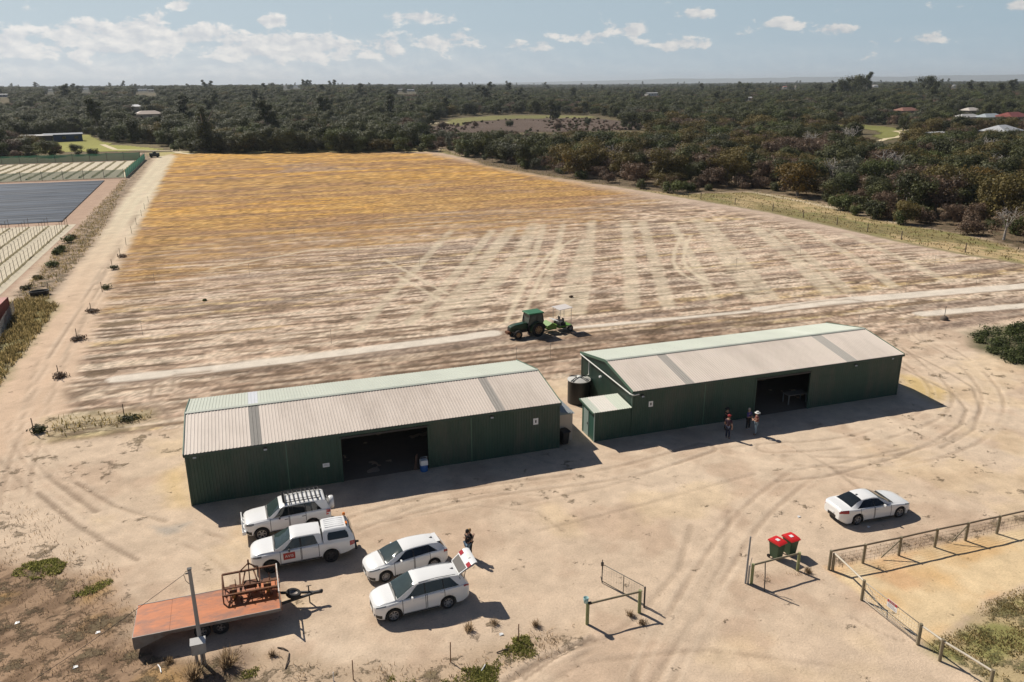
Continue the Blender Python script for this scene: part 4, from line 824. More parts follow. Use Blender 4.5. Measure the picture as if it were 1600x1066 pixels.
# mid-size SUV with its tailgate up
sp = dict(L=4.68, R=.345, fa=.90, wb=2.67, tw=1.54, group=grp,
  w=[(0, .46), (.04, .60), (.12, .72), (.28, .82), (.55, .885), (1.0, .90), (3.6, .90), (4.25, .87), (4.55, .81), (4.68, .72)],
  bot=[(0, .30), (.3, .22), (4.2, .24), (4.68, .40)],
  belt=[(0, .76), (.1, .83), (.5, .93), (1.2, 1.01), (2.2, 1.05), (3.8, 1.10), (4.5, 1.10), (4.68, 1.02)],
  top=[(0, .80), (.1, .91), (.5, 1.03), (1.02, 1.11), (1.12, 1.15), (1.6, 1.43), (2.0, 1.63), (2.4, 1.69), (3.3, 1.68), (4.1, 1.61), (4.35, 1.53), (4.60, 1.14), (4.68, 1.05)],
  wr=[(0, .34), (.12, .56), (.3, .68), (1.0, .75), (1.15, .75), (1.95, .63), (2.6, .60), (3.9, .58), (4.35, .57), (4.6, .68), (4.68, .68)],
  glass=dict(ws=(1.10, 1.98), rw=(4.36, 4.57), side=[(1.42, 2.44, .68, 0), (2.49, 3.36, 0, 0), (3.40, 4.16, 0, .40)]),
  doors=[(1.32, 2.47, 2.33), (2.52, 3.42, 3.28)], head=[(lin(.10, .55, 6), (6.1, 6.6, 7.0, 7.4))], tail=[(lin(4.38, 4.665, 5), (5.9, 6.6, 7.3))], fin=4.0, spokes=7, flare=0)
SUV, c_ = vehicle('parked_car', 'white wagon nearest the road with its tailgate raised', (617.4, 971.5), (700.4, 951.6), sp)
xr = c_.x(4.22)
mb = MB(); mb.box((c_.x(4.40), 0, .98), (.02, 1.30, 1.10), 0, 0, 0, .33); mb.build('boot_opening', BLACK, SUV)  # black panel standing in for the unlit boot interior
tg = MB(); HX, HZ = c_.x(4.20), 1.60; ca, sa_ = math.cos(math.radians(33)), math.sin(math.radians(33))
def tgp(d, y, h): d *= .92; return (HX-d*ca+h*sa_, y, HZ+d*sa_+h*ca)
tg.grid([[tgp(d, y*wd, zz) for y in (-1, -.9, -.4, 0, .4, .9, 1)] for d, wd, zz in ((0, .62, 0), (.08, .64, .035), (.5, .68, .05), (.62, .72, .06), (.9, .74, .06), (1.10, .70, .0), (1.16, .66, -.08))])
tg.grid([[tgp(d, y*wd, zz) for y in (-1, 0, 1)] for d, wd, zz in ((0, .62, -.03), (.5, .68, -.03), (.9, .74, -.04), (1.16, .66, -.10))])
tgo = tg.build('tailgate', [CARW], SUV, fix=False)
mb = MB(); mb.grid([[tgp(d, y*wd, zz) for y in (-1, -.5, 0, .5, 1)] for d, wd, zz in ((.06, .56, .04), (.3, .60, .052), (.54, .62, .062))]); mb.build('tailgate_window', mat('dusty_glass', (.17, .155, .135), .2, 0, .1, 4.), tgo, fix=False)
for s in (-1, 1): mb = MB(); mb.grid([[tgp(d, s*y, zz) for y in (.40, .58, .74)] for d, zz in ((.60, .07), (.72, .074), (.84, .07))]); mb.build('tail_light', TAIL, tgo, fix=False)
mb = MB(); mb.grid([[tgp(d, y, zz) for y in (-.2, .2)] for d, zz in ((.86, .075), (1.0, .068))]); mb.build('number_plate', mat('plate_grey', (.42, .46, .44), .4), tgo, fix=False)
for s in (-1, 1): mb = MB(); mb.tube([(c_.x(4.42), s*.6, 1.12), tgp(.45, s*.62, -.02)], .018, 6); mb.build('gas_strut', DARKM, tgo)
mb = MB(); [mb.tube([(c_.x(2.2), s*.575, 1.655), (c_.x(3.1), s*.575, 1.70), (c_.x(4.05), s*.56, 1.64)], .018, 6) for s in (-1, 1)]; mb.build('roof_rail', GREYM, SUV)
# hatchback
sp = dict(L=4.33, R=.315, fa=.88, wb=2.60, tw=1.53, group=grp,
  w=[(0, .40), (.04, .55), (.12, .68), (.28, .79), (.55, .86), (1.0, .88), (3.4, .88), (4.0, .85), (4.22, .77), (4.33, .66)],
  bot=[(0, .26), (.3, .17), (3.9, .18), (4.33, .34)],
  belt=[(0, .66), (.1, .72), (.5, .83), (1.1, .91), (2.2, .96), (3.4, 1.02), (4.1, 1.00), (4.33, .88)],
  top=[(0, .68), (.1, .78), (.5, .92), (.88, .99), (1.0, 1.03), (1.5, 1.26), (1.98, 1.42), (2.5, 1.47), (3.2, 1.45), (3.75, 1.38), (3.95, 1.30), (4.22, 1.03), (4.33, .92)],
  wr=[(0, .30), (.12, .52), (.3, .63), (.9, .71), (1.0, .71), (1.88, .58), (2.6, .56), (3.6, .52), (3.95, .52), (4.2, .62), (4.33, .62)],
  glass=dict(ws=(.98, 1.93), rw=(3.90, 4.18), side=[(1.34, 2.40, .72, 0), (2.46, 3.22, 0, 0), (3.27, 3.72, 0, .42)]),
  doors=[(1.35, 2.42, 2.28), (2.44, 3.30, 3.15)], head=[(lin(.10, .60, 6), (6.1, 6.6, 7.0, 7.5))], tail=[(lin(4.05, 4.31, 5), (5.6, 6.4, 7.3))], fin=3.6, spokes=9)
HATCH, c_ = vehicle('parked_car', 'white hatchback beside the wagon with the raised tailgate', (603.9, 910), (678.8, 890), sp)
mb = MB(); mb.bbox(c_.x(4.0), c_.x(3.80), -.44, .44, 1.352, 1.372); mb.build('roof_spoiler', CARW, HATCH)
# big four-wheel drive with roof rack and spare wheel on the back
sp = dict(L=4.72, R=.385, fa=.86, wb=2.79, tw=1.60, group=grp, cat='four-wheel drive', handle=DARKM, mirror=DARKM, plate=0, rim=RIM, spokes=6, flare=0,
  w=[(0, .60), (.06, .74), (.16, .83), (.3, .89), (.55, .93), (4.2, .93), (4.6, .90), (4.72, .86)],
  bot=[(0, .52), (.3, .38), (4.2, .40), (4.72, .52)],
  belt=[(0, 1.00), (.1, 1.06), (.5, 1.12), (1.2, 1.17), (2.2, 1.19), (4.4, 1.22), (4.72, 1.18)],
  top=[(0, 1.03), (.08, 1.12), (.5, 1.19), (1.2, 1.25), (1.3, 1.29), (1.7, 1.58), (2.0, 1.76), (2.3, 1.82), (3.4, 1.84), (4.35, 1.80), (4.5, 1.72), (4.66, 1.30), (4.72, 1.22)],
  wr=[(0, .62), (.2, .76), (1.2, .80), (1.35, .80), (1.95, .70), (2.4, .68), (4.3, .66), (4.5, .66), (4.72, .74)],
  glass=dict(ws=(1.30, 1.94), rw=(4.48, 4.64), side=[(1.50, 2.38, .5, 0), (2.44, 3.30, 0, 0), (3.36, 4.22, 0, .35)]),
  doors=[(1.36, 2.40, 2.25), (2.42, 3.34, 3.2)], head=[(lin(.06, .5, 6), (5.6, 6.2, 6.8, 7.2))], tail=[(lin(4.5, 4.70, 4), (5.2, 6.2, 7.4))])
PRADO, c_ = vehicle('parked_car', 'white four-wheel drive with a black roof rack, nearest the left shed', (410.5, 844.6), (490, 829.6), sp)
rk = MB()
for s in (-1, 1): rk.tube([(c_.x(2.28), s*.62, 1.94), (c_.x(4.25), s*.62, 1.93)], .025, 6)
for i in range(9): u = 2.3+i*.24; rk.bar((c_.x(u), -.62, 1.935), (c_.x(u), .62, 1.935), .06, .035)
for s in (-1, 1):
    for u in (2.5, 3.3, 4.1): rk.bar((c_.x(u), s*.62, 1.80), (c_.x(u), s*.62, 1.94), .05)
for s in (-1, 1): rk.tube([(c_.x(2.28), s*.6, 2.06), (c_.x(4.25), s*.6, 2.06)], .014, 6); [rk.bar((c_.x(u), s*.61, 1.94), (c_.x(u), s*.6, 2.06), .022) for u in (2.3, 2.8, 3.3, 3.8, 4.24)]
ro = rk.build('roof_rack', DARKM, PRADO); mb = MB(); mb.box((c_.x(2.22), 0, 1.93), (.03, 1.26, .20), 0, 0, 0, .75); mb.build('wind_deflector', BLACK, ro)
mb = MB(); mb.lathe([(.0, -.13), (.33, -.13), (.37, -.08), (.37, .08), (.33, .13), (0, .14)], 28, Matrix.Translation((c_.x(4.72)-.15, -.12, 1.12)) @ Matrix.Rotation(-PI/2, 4, 'Y')); mb.build('spare_wheel_cover', CARW, PRADO, sharp=40)
mb = MB(); mb.tube([(c_.x(0)+.10, -.75, .70), (c_.x(0)+.12, -.55, 1.18), (c_.x(0)+.12, .55, 1.18), (c_.x(0)+.10, .75, .70)], .035, 8); mb.tube([(c_.x(0)+.12, -.3, .62), (c_.x(0)+.13, -.3, 1.18)], .03); mb.tube([(c_.x(0)+.12, .3, .62), (c_.x(0)+.13, .3, 1.18)], .03); mb.bbox(c_.x(0)-.05, c_.x(0)+.16, -.86, .86, .50, .68); mb.build('bull_bar', [CARW], PRADO)
for s in (-1, 1):
    mb = MB()
    for k in range(4): mb.grid([[c_.pt(u, s*t_)+Vector((0, s*.012, 0)) for u in (4.44, 4.58)] for t_ in (4.6+k*.62, 4.6+k*.62+.36)])
    mb.build('reflector_stripe', mat('red_reflector', (.5, .03, .02), .35), PRADO, fix=False)
mb = MB(); mb.tube([(c_.x(4.72)-.02, -.6, .9), (c_.x(4.72)-.06, -.6, 1.0), (c_.x(4.72)-.3, -.58, 1.02)], .03); mb.build('tow_step', BLACK, PRADO)
# dual cab ute with canopy
sp = dict(L=5.32, R=.385, fa=.97, wb=3.085, tw=1.56, group=grp, cat='ute', mirror=DARKM, handle=CARW, rim=RIMD, spokes=6, flare=0, plate=0,
  w=[(0, .50), (.05, .66), (.15, .77), (.32, .86), (.6, .91), (5.0, .91), (5.25, .89), (5.32, .87)],
  bot=[(0, .46), (.3, .36), (4.6, .42), (5.32, .62)],
  belt=[(0, .94), (.1, 1.02), (.5, 1.09), (1.3, 1.14), (2.4, 1.17), (3.5, 1.20), (5.32, 1.21)],
  top=[(0, .98), (.08, 1.10), (.5, 1.21), (1.14, 1.27), (1.26, 1.31), (1.75, 1.58), (2.1, 1.76), (2.42, 1.80), (3.2, 1.79), (3.62, 1.75), (3.68, 1.25), (5.32, 1.25)],
  wr=[(0, .36), (.12, .60), (.3, .72), (1.15, .78), (1.3, .78), (2.05, .66), (2.5, .64), (3.5, .62), (3.66, .66), (3.75, .78), (5.32, .78)],
  glass=dict(ws=(1.26, 2.06), side=[(1.56, 2.50, .58, 0), (2.58, 3.42, 0, .16)]),
  doors=[(1.46, 2.53, 2.38), (2.55, 3.46, 3.3)], head=[(lin(.06, .55, 6), (5.7, 6.3, 6.9, 7.3))], tail=[(lin(5.06, 5.315, 4), (4.2, 5.6, 7.4))])
UTE, c_ = vehicle('parked_ute', 'white dual-cab ute with a canopy and a red door sign, behind the orange trailer', (426, 896), (518, 879), sp)
cn_ = MB(); rows = []
for u, zt, wt, wb_ in ((3.70, 1.40, .80, .88), (3.70, 1.80, .63, .88), (3.78, 1.86, .64, .885), (4.5, 1.88, .64, .885), (5.02, 1.85, .63, .885), (5.10, 1.78, .62, .88), (5.30, 1.30, .80, .87)):
    z0 = 1.225; ed = [(wb_, z0), (wb_-(wb_-wt)*.12, z0+.06), (wt+.015, zt-.05), (wt-.05, zt-.008), (wt*.5, zt+.012), (0, zt+.016)]
    rows.append([(c_.x(u), y, z) for y, z in ed]+[(c_.x(u), -y, z) for y, z in ed[::-1][1:]])
cn_.grid(rows); cn_.add(rows[0], [tuple(range(len(rows[0])))]); cn_.add(rows[-1], [tuple(range(len(rows[0])))]); cpy = cn_.build('canopy', CARW, UTE, sharp=28)
for s in (-1, 1):
    def cp(u, k): zt = 1.86; wt = .645; y = .878+(wt+.015-.878)*k; return (c_.x(u), s*(y+.008), 1.285+(zt-.05-1.285)*k)
    mb = MB(); mb.grid([[cp(u0+(u1-u0)*f, k) for f in (0, .5, 1)] for k, u0, u1 in ((.10, 3.98, 5.00), (.2, 3.93, 5.03), (.6, 3.94, 4.97), (.82, 4.0, 4.88))]); mb.build('canopy_window', GLASS, cpy, fix=False)
for k in range(5): y = -.4+k*.2; mb = MB(); mb.bar((c_.x(3.85), y, 1.886), (c_.x(4.85), y, 1.886), .045, .02); mb.build('roof_rib', CARW, cpy)
mb = MB(); mb.bar((c_.x(4.98), -.60, 1.92), (c_.x(4.98), .60, 1.92), .06, .04); [mb.bar((c_.x(4.98), s*.5, 1.84), (c_.x(4.98), s*.5, 1.92), .04) for s in (-1, 1)]; bar_ = mb.build('light_bar', DARKM, cpy)
mb = MB(); mb.lathe([(.08, 1.94), (.085, 2.02), (.06, 2.08), (0, 2.09)], 16, Matrix.Translation((c_.x(4.98), -.5, 0))); mb.build('beacon', ORL, bar_, sharp=50)
mb = MB(); mb.bbox(c_.x(4.98)-.05, c_.x(4.98)+.05, .30, .52, 1.94, 2.0); mb.build('beacon', ORL, bar_)
mb = MB(); mb.box((c_.x(5.235), 0, 1.56), (.015, 1.2, .42), 0, 0, 0, .36); mb.build('canopy_rear_window', GLASS, cpy)
mb = MB(); mb.bbox(c_.x(5.32)-.13, c_.x(5.32)-.01, -.82, .82, .50, .62); mb.box((c_.x(5.32)-.2, 0, .48), (.2, .1, .08)); mb.build('tow_bar', DARKM, UTE)
REDSIGN = mat('red_door_sign', (.42, .035, .03), .4, 0, .06, 2.)
for s in (1, -1):
    p0, p1 = c_.pt(1.95, s*5.0), c_.pt(1.95, s*4.1); u0, u1 = 1.62, 2.22
    mb = MB(); mb.grid([[c_.pt(u, s*t_)+Vector((0, s*.014, 0)) for u in lin(u0, u1, 4)] for t_ in (3.95, 4.6, 5.25, 5.75)]); sg_ = mb.build('door_sign', REDSIGN, UTE, fix=False)
    m_ = c_.pt((u0+u1)/2, s*4.85); tilt = Matrix.Translation((m_.x, m_.y+s*.022, m_.z-.015)) @ (Matrix.Rotation(PI, 4, 'Z') if s > 0 else Matrix()) @ Matrix.Rotation(PI/2, 4, 'X')
    text_obj('AVIS', .225, 'lettering', WHITE, sg_, tilt)
# sedan
sp = dict(L=4.95, R=.335, fa=.93, wb=2.915, tw=1.60, group=grp, rim=RIM, spokes=5, mirror=CARW, cat='car',
  w=[(0, .42), (.05, .60), (.15, .74), (.35, .85), (.7, .91), (1.2, .93), (3.8, .93), (4.4, .90), (4.7, .84), (4.88, .75), (4.95, .62)],
  bot=[(0, .24), (.3, .16), (4.5, .18), (4.95, .38)],
  belt=[(0, .62), (.1, .70), (.5, .81), (1.3, .91), (2.4, .95), (3.6, 1.0), (4.5, 1.02), (4.85, .99), (4.95, .88)],
  top=[(0, .65), (.1, .74), (.5, .87), (1.3, .98), (1.5, 1.03), (1.95, 1.24), (2.35, 1.41), (2.75, 1.465), (3.3, 1.44), (3.7, 1.34), (4.2, 1.12), (4.35, 1.08), (4.85, 1.05), (4.95, .92)],
  wr=[(0, .5), (.2, .66), (1.3, .74), (1.5, .74), (2.3, .58), (2.8, .56), (3.4, .56), (4.25, .68), (4.5, .74), (4.95, .66)],
  glass=dict(ws=(1.48, 2.34), rw=(3.46, 4.22), side=[(1.74, 2.72, .62, 0), (2.76, 3.92, 0, .55)]),
  doors=[(1.6, 2.74, 2.6), (2.76, 3.72, 3.6)], head=[(lin(.10, .62, 6), (6.1, 6.6, 7.1, 7.5))], tail=[(lin(4.48, 4.945, 8), (5.3, 6.2, 7.2))], fin=3.36)
SEDAN, c_ = vehicle('parked_car', 'white sedan parked alone on the right before the post and rail fence', (1404.2, 809), (1340, 820.8), sp, near_left=False)
# ================================================================ yard things
RUST = mat('rusty_iron', (.13, .055, .028), .8, .2, .35, 5., dirt=(.28, .11, .035))
DECK = mat('orange_deck_paint', (.50, .145, .035), .6, 0, .4, 2.2, dirt=(.23, .09, .05), stretch=(.6, 1.4, 1), dirt_amt=.9)
OLDSTEEL = mat('weathered_steel', (.22, .21, .20), .6, .3, .25, 4., dirt=(.15, .08, .05))
# ---- flat-bed trailer
tr = thing('flatbed_trailer', 'long flatbed trailer with a rusty orange deck beside the power pole', 'trailer', (-3.35, 34.7, 0))
LX, WY, DZ = 3.2, 1.21, .92
mb = MB(); mb.bbox(-LX+1.52, LX, -WY, WY, DZ-.05, DZ); mb.bbox(-LX, -LX+1.51, -WY, WY, DZ-.052, DZ-.003); dk = mb.build('deck', DECK, tr)
mb = MB(); mb.bbox(-LX, LX, -WY-.04, -WY-.002, DZ-.15, DZ+.012); mb.bbox(-LX, LX, WY+.002, WY+.04, DZ-.15, DZ+.012); [mb.bbox(-LX+.3, LX, y-.05, y+.05, DZ-.28, DZ-.055) for y in (-.5, .5)]; mb.build('chassis', OLDSTEEL, tr)
for s in (-1, 1): mb = MB(); mb.prism([(-LX, DZ-.15), (-LX, DZ-.62), (-LX+.25, DZ-.62), (-LX+1.5, DZ-.152)], 'y', s*(WY+.02)-.02, s*(WY+.02)+.02); mb.build('tail_plate', OLDSTEEL, tr)
mb = MB(); mb.bbox(-LX-.03, -LX-.002, -WY, WY, DZ-.6, DZ-.02); mb.build('tail_board', OLDSTEEL, tr)
hb_top = min((abs(PROJ(-.15, 35.9, z/100)[1]-880), z/100) for z in range(90, 330))[1]
mb = MB(); 
for y in (-WY+.05, -.4, .4, WY-.05): mb.bbox(LX-.06, LX, y-.035, y+.035, DZ, hb_top)
for z in (DZ+.35, (DZ+hb_top)/2+.1, hb_top-.035): mb.bbox(LX-.055, LX-.005, -WY+.05, WY-.05, z-.03, z+.03)
mb.build('headboard', mat('worn_white_steel', (.60, .57, .53), .55, 0, .15, 3., dirt=(.3, .16, .08)), tr)
mb = MB(); mb.bbox(LX+.002, LX+.03, -WY, WY, DZ-.15, DZ+.36); mb.build('front_board', mat('worn_orange_steel', (.40, .16, .07), .6, 0, .2, 3.), tr)
for x in (-.35, .45):
    for s in (-1, 1): wheel(tr, x, s*.92, .36, .2, s, OLDSTEEL, 5, .5)
mb = MB(); [mb.bar((x, -.9, .36), (x, .9, .36), .08) for x in (-.35, .45)]; [mb.bbox(x-.03, x+.03, -.55, .55, .36, DZ-.25) for x in (-.35, .45)]; mb.build('axle', DARKM, tr)
mb = MB(); mb.bar((LX, -.45, .62), (LX+1.55, -.05, .58), .1); mb.bar((LX, .45, .62), (LX+1.55, .05, .58), .1); mb.bar((LX+1.4, 0, .58), (LX+1.9, 0, .56), .12); mb.lathe([(.07, .5), (.09, .56), (.09, .64), (0, .67)], 12, Matrix.Translation((LX+1.93, 0, 0))); mb.bar((LX+1.35, .1, 0), (LX+1.35, .1, .95), .06); mb.bar((LX+1.25, .1, .95), (LX+1.5, .1, .95), .03); mb.build('drawbar', DARKM, tr)
T = Matrix.Translation((LX+.62, -.05, .78)) @ Matrix.Rotation(.25, 4, 'Y'); mb = MB(); mb.lathe([(.2, -.09), (.33, -.1), (.36, -.06), (.36, .06), (.33, .1), (.2, .09), (.2, -.09)], 24, T, caps=False); sw = mb.build('spare_wheel', TYRE, tr, sharp=50)
mb = MB(); mb.lathe([(.2, .05), (.14, 0), (.05, -.02), (0, -.02)], 20, T, caps=False); mb.build('rim', OLDSTEEL, sw)
# ---- rusty cultivator lying on the deck
ix, iy = G(391, 926, DZ); cu = thing('cultivator', 'rusty tined cultivator frame lying on the orange trailer deck', 'cultivator', (ix+.05, iy+.1, DZ+.002), .0)
mb = MB()
for y, z in ((.62, .95), (-.1, .55), (-.62, .50)): mb.bar((-1.25, y, z), (1.25, y, z), .09, .09)
for x in (-1.25, 1.25): mb.bar((x, .62, .95), (x, -.62, .5), .07); mb.bar((x, .62, .95), (x, .62, .02), .06); mb.bar((x, -.62, .5), (x, -.62, .02), .06)
for x in (-.45, .45): mb.bar((x, .62, .95), (x, -.62, .5), .08)
mb.build('frame', RUST, cu)
mb = MB(); mb.bar((-.42, .62, .98), (0, .5, 1.5), .055); mb.bar((.42, .62, .98), (0, .5, 1.5), .055); mb.bar((0, .5, 1.56), (0, -.3, .6), .05); mb.bar((0, .5, 1.38), (0, .5, 1.72), .08); mb.build('hitch', RUST, cu)
cu.scale = (1, 1, .84)
mb = MB(); mb.bbox(-.3, .3, -.2, .2, .35, .62); mb.bbox(-.95, -.62, -.45, .1, .40, .60); mb.bbox(.6, .95, -.45, .1, .40, .60); mb.bar((-1.2, .3, .3), (1.2, .3, .3), .07); mb.bar((-1.2, -.35, .72), (1.2, -.35, .72), .06); mb.bar((-.45, -.6, .5), (-.2, .6, .9), .06); mb.bar((.45, -.6, .5), (.2, .6, .9), .06); mb.build('gearbox', RUST, cu)
for i, x in enumerate(np.linspace(-1.15, 1.15, 11)):
    y, z = ((-.1, .52), (-.62, .46))[i % 2]; mb = MB(); mb.tube([(x, y, z), (x, y-.22, z-.05), (x, y-.30, z-.26), (x, y-.12, .08), (x, y+.08, .03)], .022, 6); mb.bar((x, y-.02, .05), (x, y+.16, .03), .10, .015); mb.build('tine', RUST, cu)
for x in (-.78, .78):
    T = Matrix.Translation((x, -.25, .31)) @ Matrix.Rotation(PI/2, 4, 'Y'); mb = MB(); mb.lathe([(.2, -.06), (.29, -.06), (.31, 0), (.29, .06), (.2, .06), (.06, .02), (0, .02)], 20, T); mb.build('gauge_wheel', mat('dusty_yellow_steel', (.36, .20, .05), .7, 0, .3, 5.), cu, sharp=50)
    mb = MB(); mb.bar((x+.12, -.1, .6), (x+.12, -.25, .31), .05); mb.bar((x+.12, -.2, .5), (x+.12, -.1, 1.05), .035); mb.build('wheel_arm', RUST, cu)
# ---- power pole
px_, py_ = G(318, 1036); pole = thing('power_pole', 'grey square power pole with a meter box at its foot', 'power pole', (px_, py_, 0))
mb = MB(); mb.tube([(0, 0, -.3), (0, 0, 4.8)], [.095, .075], 8, sm=False); mb.build('shaft', mat('grey_pole_steel', (.25, .26, .27), .55, .2, .12, 2.), pole)
mb = MB(); mb.bbox(-.09, .09, -.09, .09, 4.8, 4.84); mb.bar((-.18, 0, 4.62), (.05, 0, 4.62), .05); mb.tube([(-.05, 0, 4.7), (-.16, -.05, 4.75), (-.24, -.05, 4.6), (-.2, -.03, 4.3), (-.08, -.02, 4.1)], .012, 6); mb.build('cable_bracket', DARKM, pole)
mb = MB(); mb.bbox(-.36, .22, -.42, -.105, .78, 1.32); bx_ = mb.build('meter_box', mat('box_grey', (.34, .34, .33), .6, 0, .15, 4., dirt=(.2, .17, .14)), pole)
mb = MB(); mb.prism([(-.44, 1.322), (-.105, 1.44), (-.105, 1.46), (-.46, 1.335)], 'x', -.39, .25); mb.build('box_roof', mat('pale_box_roof', (.62, .60, .57), .5), bx_)
mb = MB(); mb.bbox(-.32, .18, -.432, -.4205, .82, 1.27); mb.build('box_door', mat('box_grey', (0, 0, 0)), bx_)
mb = MB(); mb.tube([(-.22, -.25, 0), (-.22, -.25, .78)], .07, 8); mb.tube([(.1, -.2, 0), (.1, -.2, .78)], .04, 8); mb.build('conduit', GREYM, pole)
wx, wy = G(10, 1096); mb = MB(); pts = []
for i in range(25): k = i/24; pts.append((px_-.2+(wx-px_)*k, py_+(wy-py_)*k, 4.62-(4.62-.05)*k-math.sin(k*PI)*.12))
mb.tube(pts, .011, 5, cap=False); tag(mb.build('stay_wire', DARKM), 'thin dark wire sloping from the power pole\'s top to the lower left', 'wire')
# ---- posts, rails, gates
PINE = mat('weathered_pine', (.24, .20, .13), .85, 0, .25, 5., stretch=(3, 3, .4), dirt=(.15, .14, .10))
PINEG = mat('green_pine', (.25, .27, .13), .85, 0, .25, 5., stretch=(3, 3, .4))
RAILW = mat('pale_rail', (.56, .50, .40), .6, 0, .12, 3.)
def V3(p, z=0): return Vector((p[0], p[1], z))
def post_rail(label, name, base, hs, rails, m, mr, group=None, r=.075, rr=.05, braces=()):
    o = Vector(base[0]); t = thing(name, label, 'fence', (o.x, o.y, 0), 0, group); L_ = [Vector(b)-o for b in base]
    for b, h in zip(L_, hs): mb = MB(); mb.tube([(b.x, b.y, -.2), (b.x+random.uniform(-.02, .02), b.y, h)], r, 10); mb.build('post', m, t)
    for i, j, z0, z1 in rails: mb = MB(); mb.tube([V3(L_[i], z0), V3((L_[i]+L_[j])/2, (z0+z1)/2+.01), V3(L_[j], z1)], rr, 8); mb.build('rail', mr, t)
    for i, j, z0, z1, k in braces: mb = MB(); mb.tube([V3(L_[i], z0), V3(L_[i].lerp(L_[j], k), z1)], .035, 6); mb.build('brace', m, t)
    return t
fb = [G(*p) for p in ((1295, 890), (1348, 880), (1404, 868), (1460, 855), (1508, 845), (1557, 834))]; d_ = Vector(fb[5])-Vector(fb[4])
fb += [tuple(Vector(fb[5])+d_*k) for k in (1, 2, 3, 4)]
fn = post_rail('long post and rail fence with timber posts in front of the white sedan', 'post_and_rail_fence', fb, [1.15]*10, [(i, i+1, 1.1, 1.1) for i in range(9)], PINE, mat('brown_rail', (.20, .15, .10), .8, 0, .2, 4.), braces=[(2, 1, 1.0, .1, .5), (4, 3, 1.0, .1, .45)])
mb = MB()
for z in (.25, .45, .65, .85): mb.tube([V3(Vector(p)-Vector(fb[0]), z) for p in fb], .006, 4, cap=False)
for i in range(9):
    a, b = Vector(fb[i])-Vector(fb[0]), Vector(fb[i+1])-Vector(fb[0])
    for k in range(8): q = a.lerp(b, (k+.5)/8); mb.tube([V3(q, .05), V3(q, .85)], .004, 4, cap=False)
mb.build('wire_mesh', DARKM, fn, fix=False)
f2 = [G(*p) for p in ((1346, 938), (1434, 1008), (1468, 1033), (1545, 1082))]
c0 = Vector(fb[0])
f3 = post_rail('pale rail fence running from the corner post down to the road beside the lawn', 'post_and_rail_fence', [(c0.x+.14, c0.y-.12)]+f2, [1.0, 1.15, 1.15, 1.15, 1.15], [(0, 1, 1.0, 1.08), (2, 3, 1.05, 1.05), (3, 4, 1.05, 1.05)], PINE, RAILW)
a, b = Vector(f2[0]), Vector(f2[1]); d_ = (b-a).normalized(); a += d_*.14; b -= d_*.14
gt = thing('wire_gate', 'wire gate with a red and white sign in the rail fence', 'gate', (a.x, a.y, 0), math.atan2(d_.y, d_.x)); GL_ = (b-a).length
mb = MB(); mb.tube([(0, 0, .12), (0, 0, 1.08), (GL_, 0, 1.08), (GL_, 0, .12), (0, 0, .12)], .022, 6); mb.tube([(0, 0, 1.08), (GL_*.42, 0, .12)], .018, 6); mb.build('gate_frame', RAILW, gt)
mb = MB(); [mb.tube([(0, 0, z), (GL_, 0, z)], .005, 4, cap=False) for z in (.27, .42, .57, .72, .87)]; [mb.tube([(x, 0, .12), (x, 0, 1.08)], .004, 4, cap=False) for x in np.arange(.15, GL_, .15)]; mb.build('wire_mesh', GREYM, gt, fix=False)
sx_ = GL_*.53; mb = MB(); mb.bbox(sx_-.30, sx_+.30, -.05, -.035, .76, 1.18); sg_ = mb.build('sign', WHITE, gt)
mb = MB(); mb.bbox(sx_-.29, sx_+.29, -.056, -.0505, 1.03, 1.17); mb.build('sign_header', mat('sign_red', (.42, .03, .035), .4), sg_)
mb = MB(); [mb.bbox(sx_-.24, sx_+.24-(.1 if k == 2 else 0), -.056, -.0505, .81+.07*k, .835+.07*k) for k in range(3)]; [mb.bbox(sx_-.2+.1*k, sx_-.13+.1*k, -.06, -.0565, 1.06, 1.14) for k in range(4)]; mb.build('lettering', mat('sign_grey', (.25, .24, .24), .5), sg_)
# left-hand frame of the gateway, its mesh gate and picket
p0, p1 = G(917.3, 975.4), G(998.9, 957)
fr = post_rail('two green-grey timber posts joined by a rail, left of the gateway', 'gateway_frame', [p0, p1], [1.2, 1.25], [(0, 1, 1.12, 1.17)], PINEG, PINE, 'timber frames either side of the gateway', .085)
mb = MB(); mb.lathe([(.0, -.02), (.10, -.02), (.13, .26), (.115, .26), (.095, 0), (0, 0)], 16, Matrix.Translation((-.08, .02, 1.22))); mb.build('pot', mat('pale_blue_plastic', (.32, .50, .50), .5), fr, fix=False)
mb = MB(); mb.tube([(.02, -.05, 1.18), (.16, -.07, 1.20)], .075, 10); mb.build('pipe_end', BLACK, fr)
q = G(1006.3, 949); mb = MB(); mb.tube([(0, 0, -.2), (0, 0, 1.15)], .045, 8); tag(mb.build('steel_post', DARKM, None, loc=(q[0], q[1], 0)), 'slim dark steel post beside the right post of the left gateway frame', 'post')
a, b = Vector(G(1007.5, 948)), Vector(G(941, 911)); d_ = (b-a).normalized(); GL_ = (b-a).length; mg = thing('mesh_gate', 'open steel mesh gate swung back from the left gateway frame', 'gate', (a.x, a.y, 0), math.atan2(d_.y, d_.x))
STG = mat('gate_steel', (.11, .115, .10), .6, .3, .1, 4.)
mb = MB(); mb.tube([(.05, 0, .1), (.05, 0, 1.0), (.15, 0, 1.1), (GL_-.1, 0, 1.1), (GL_, 0, 1.0), (GL_, 0, .1), (.05, 0, .1)], .02, 6); mb.tube([(GL_*.5, 0, .1), (GL_*.5, 0, 1.1)], .018, 6); mb.build('gate_frame', STG, mg)
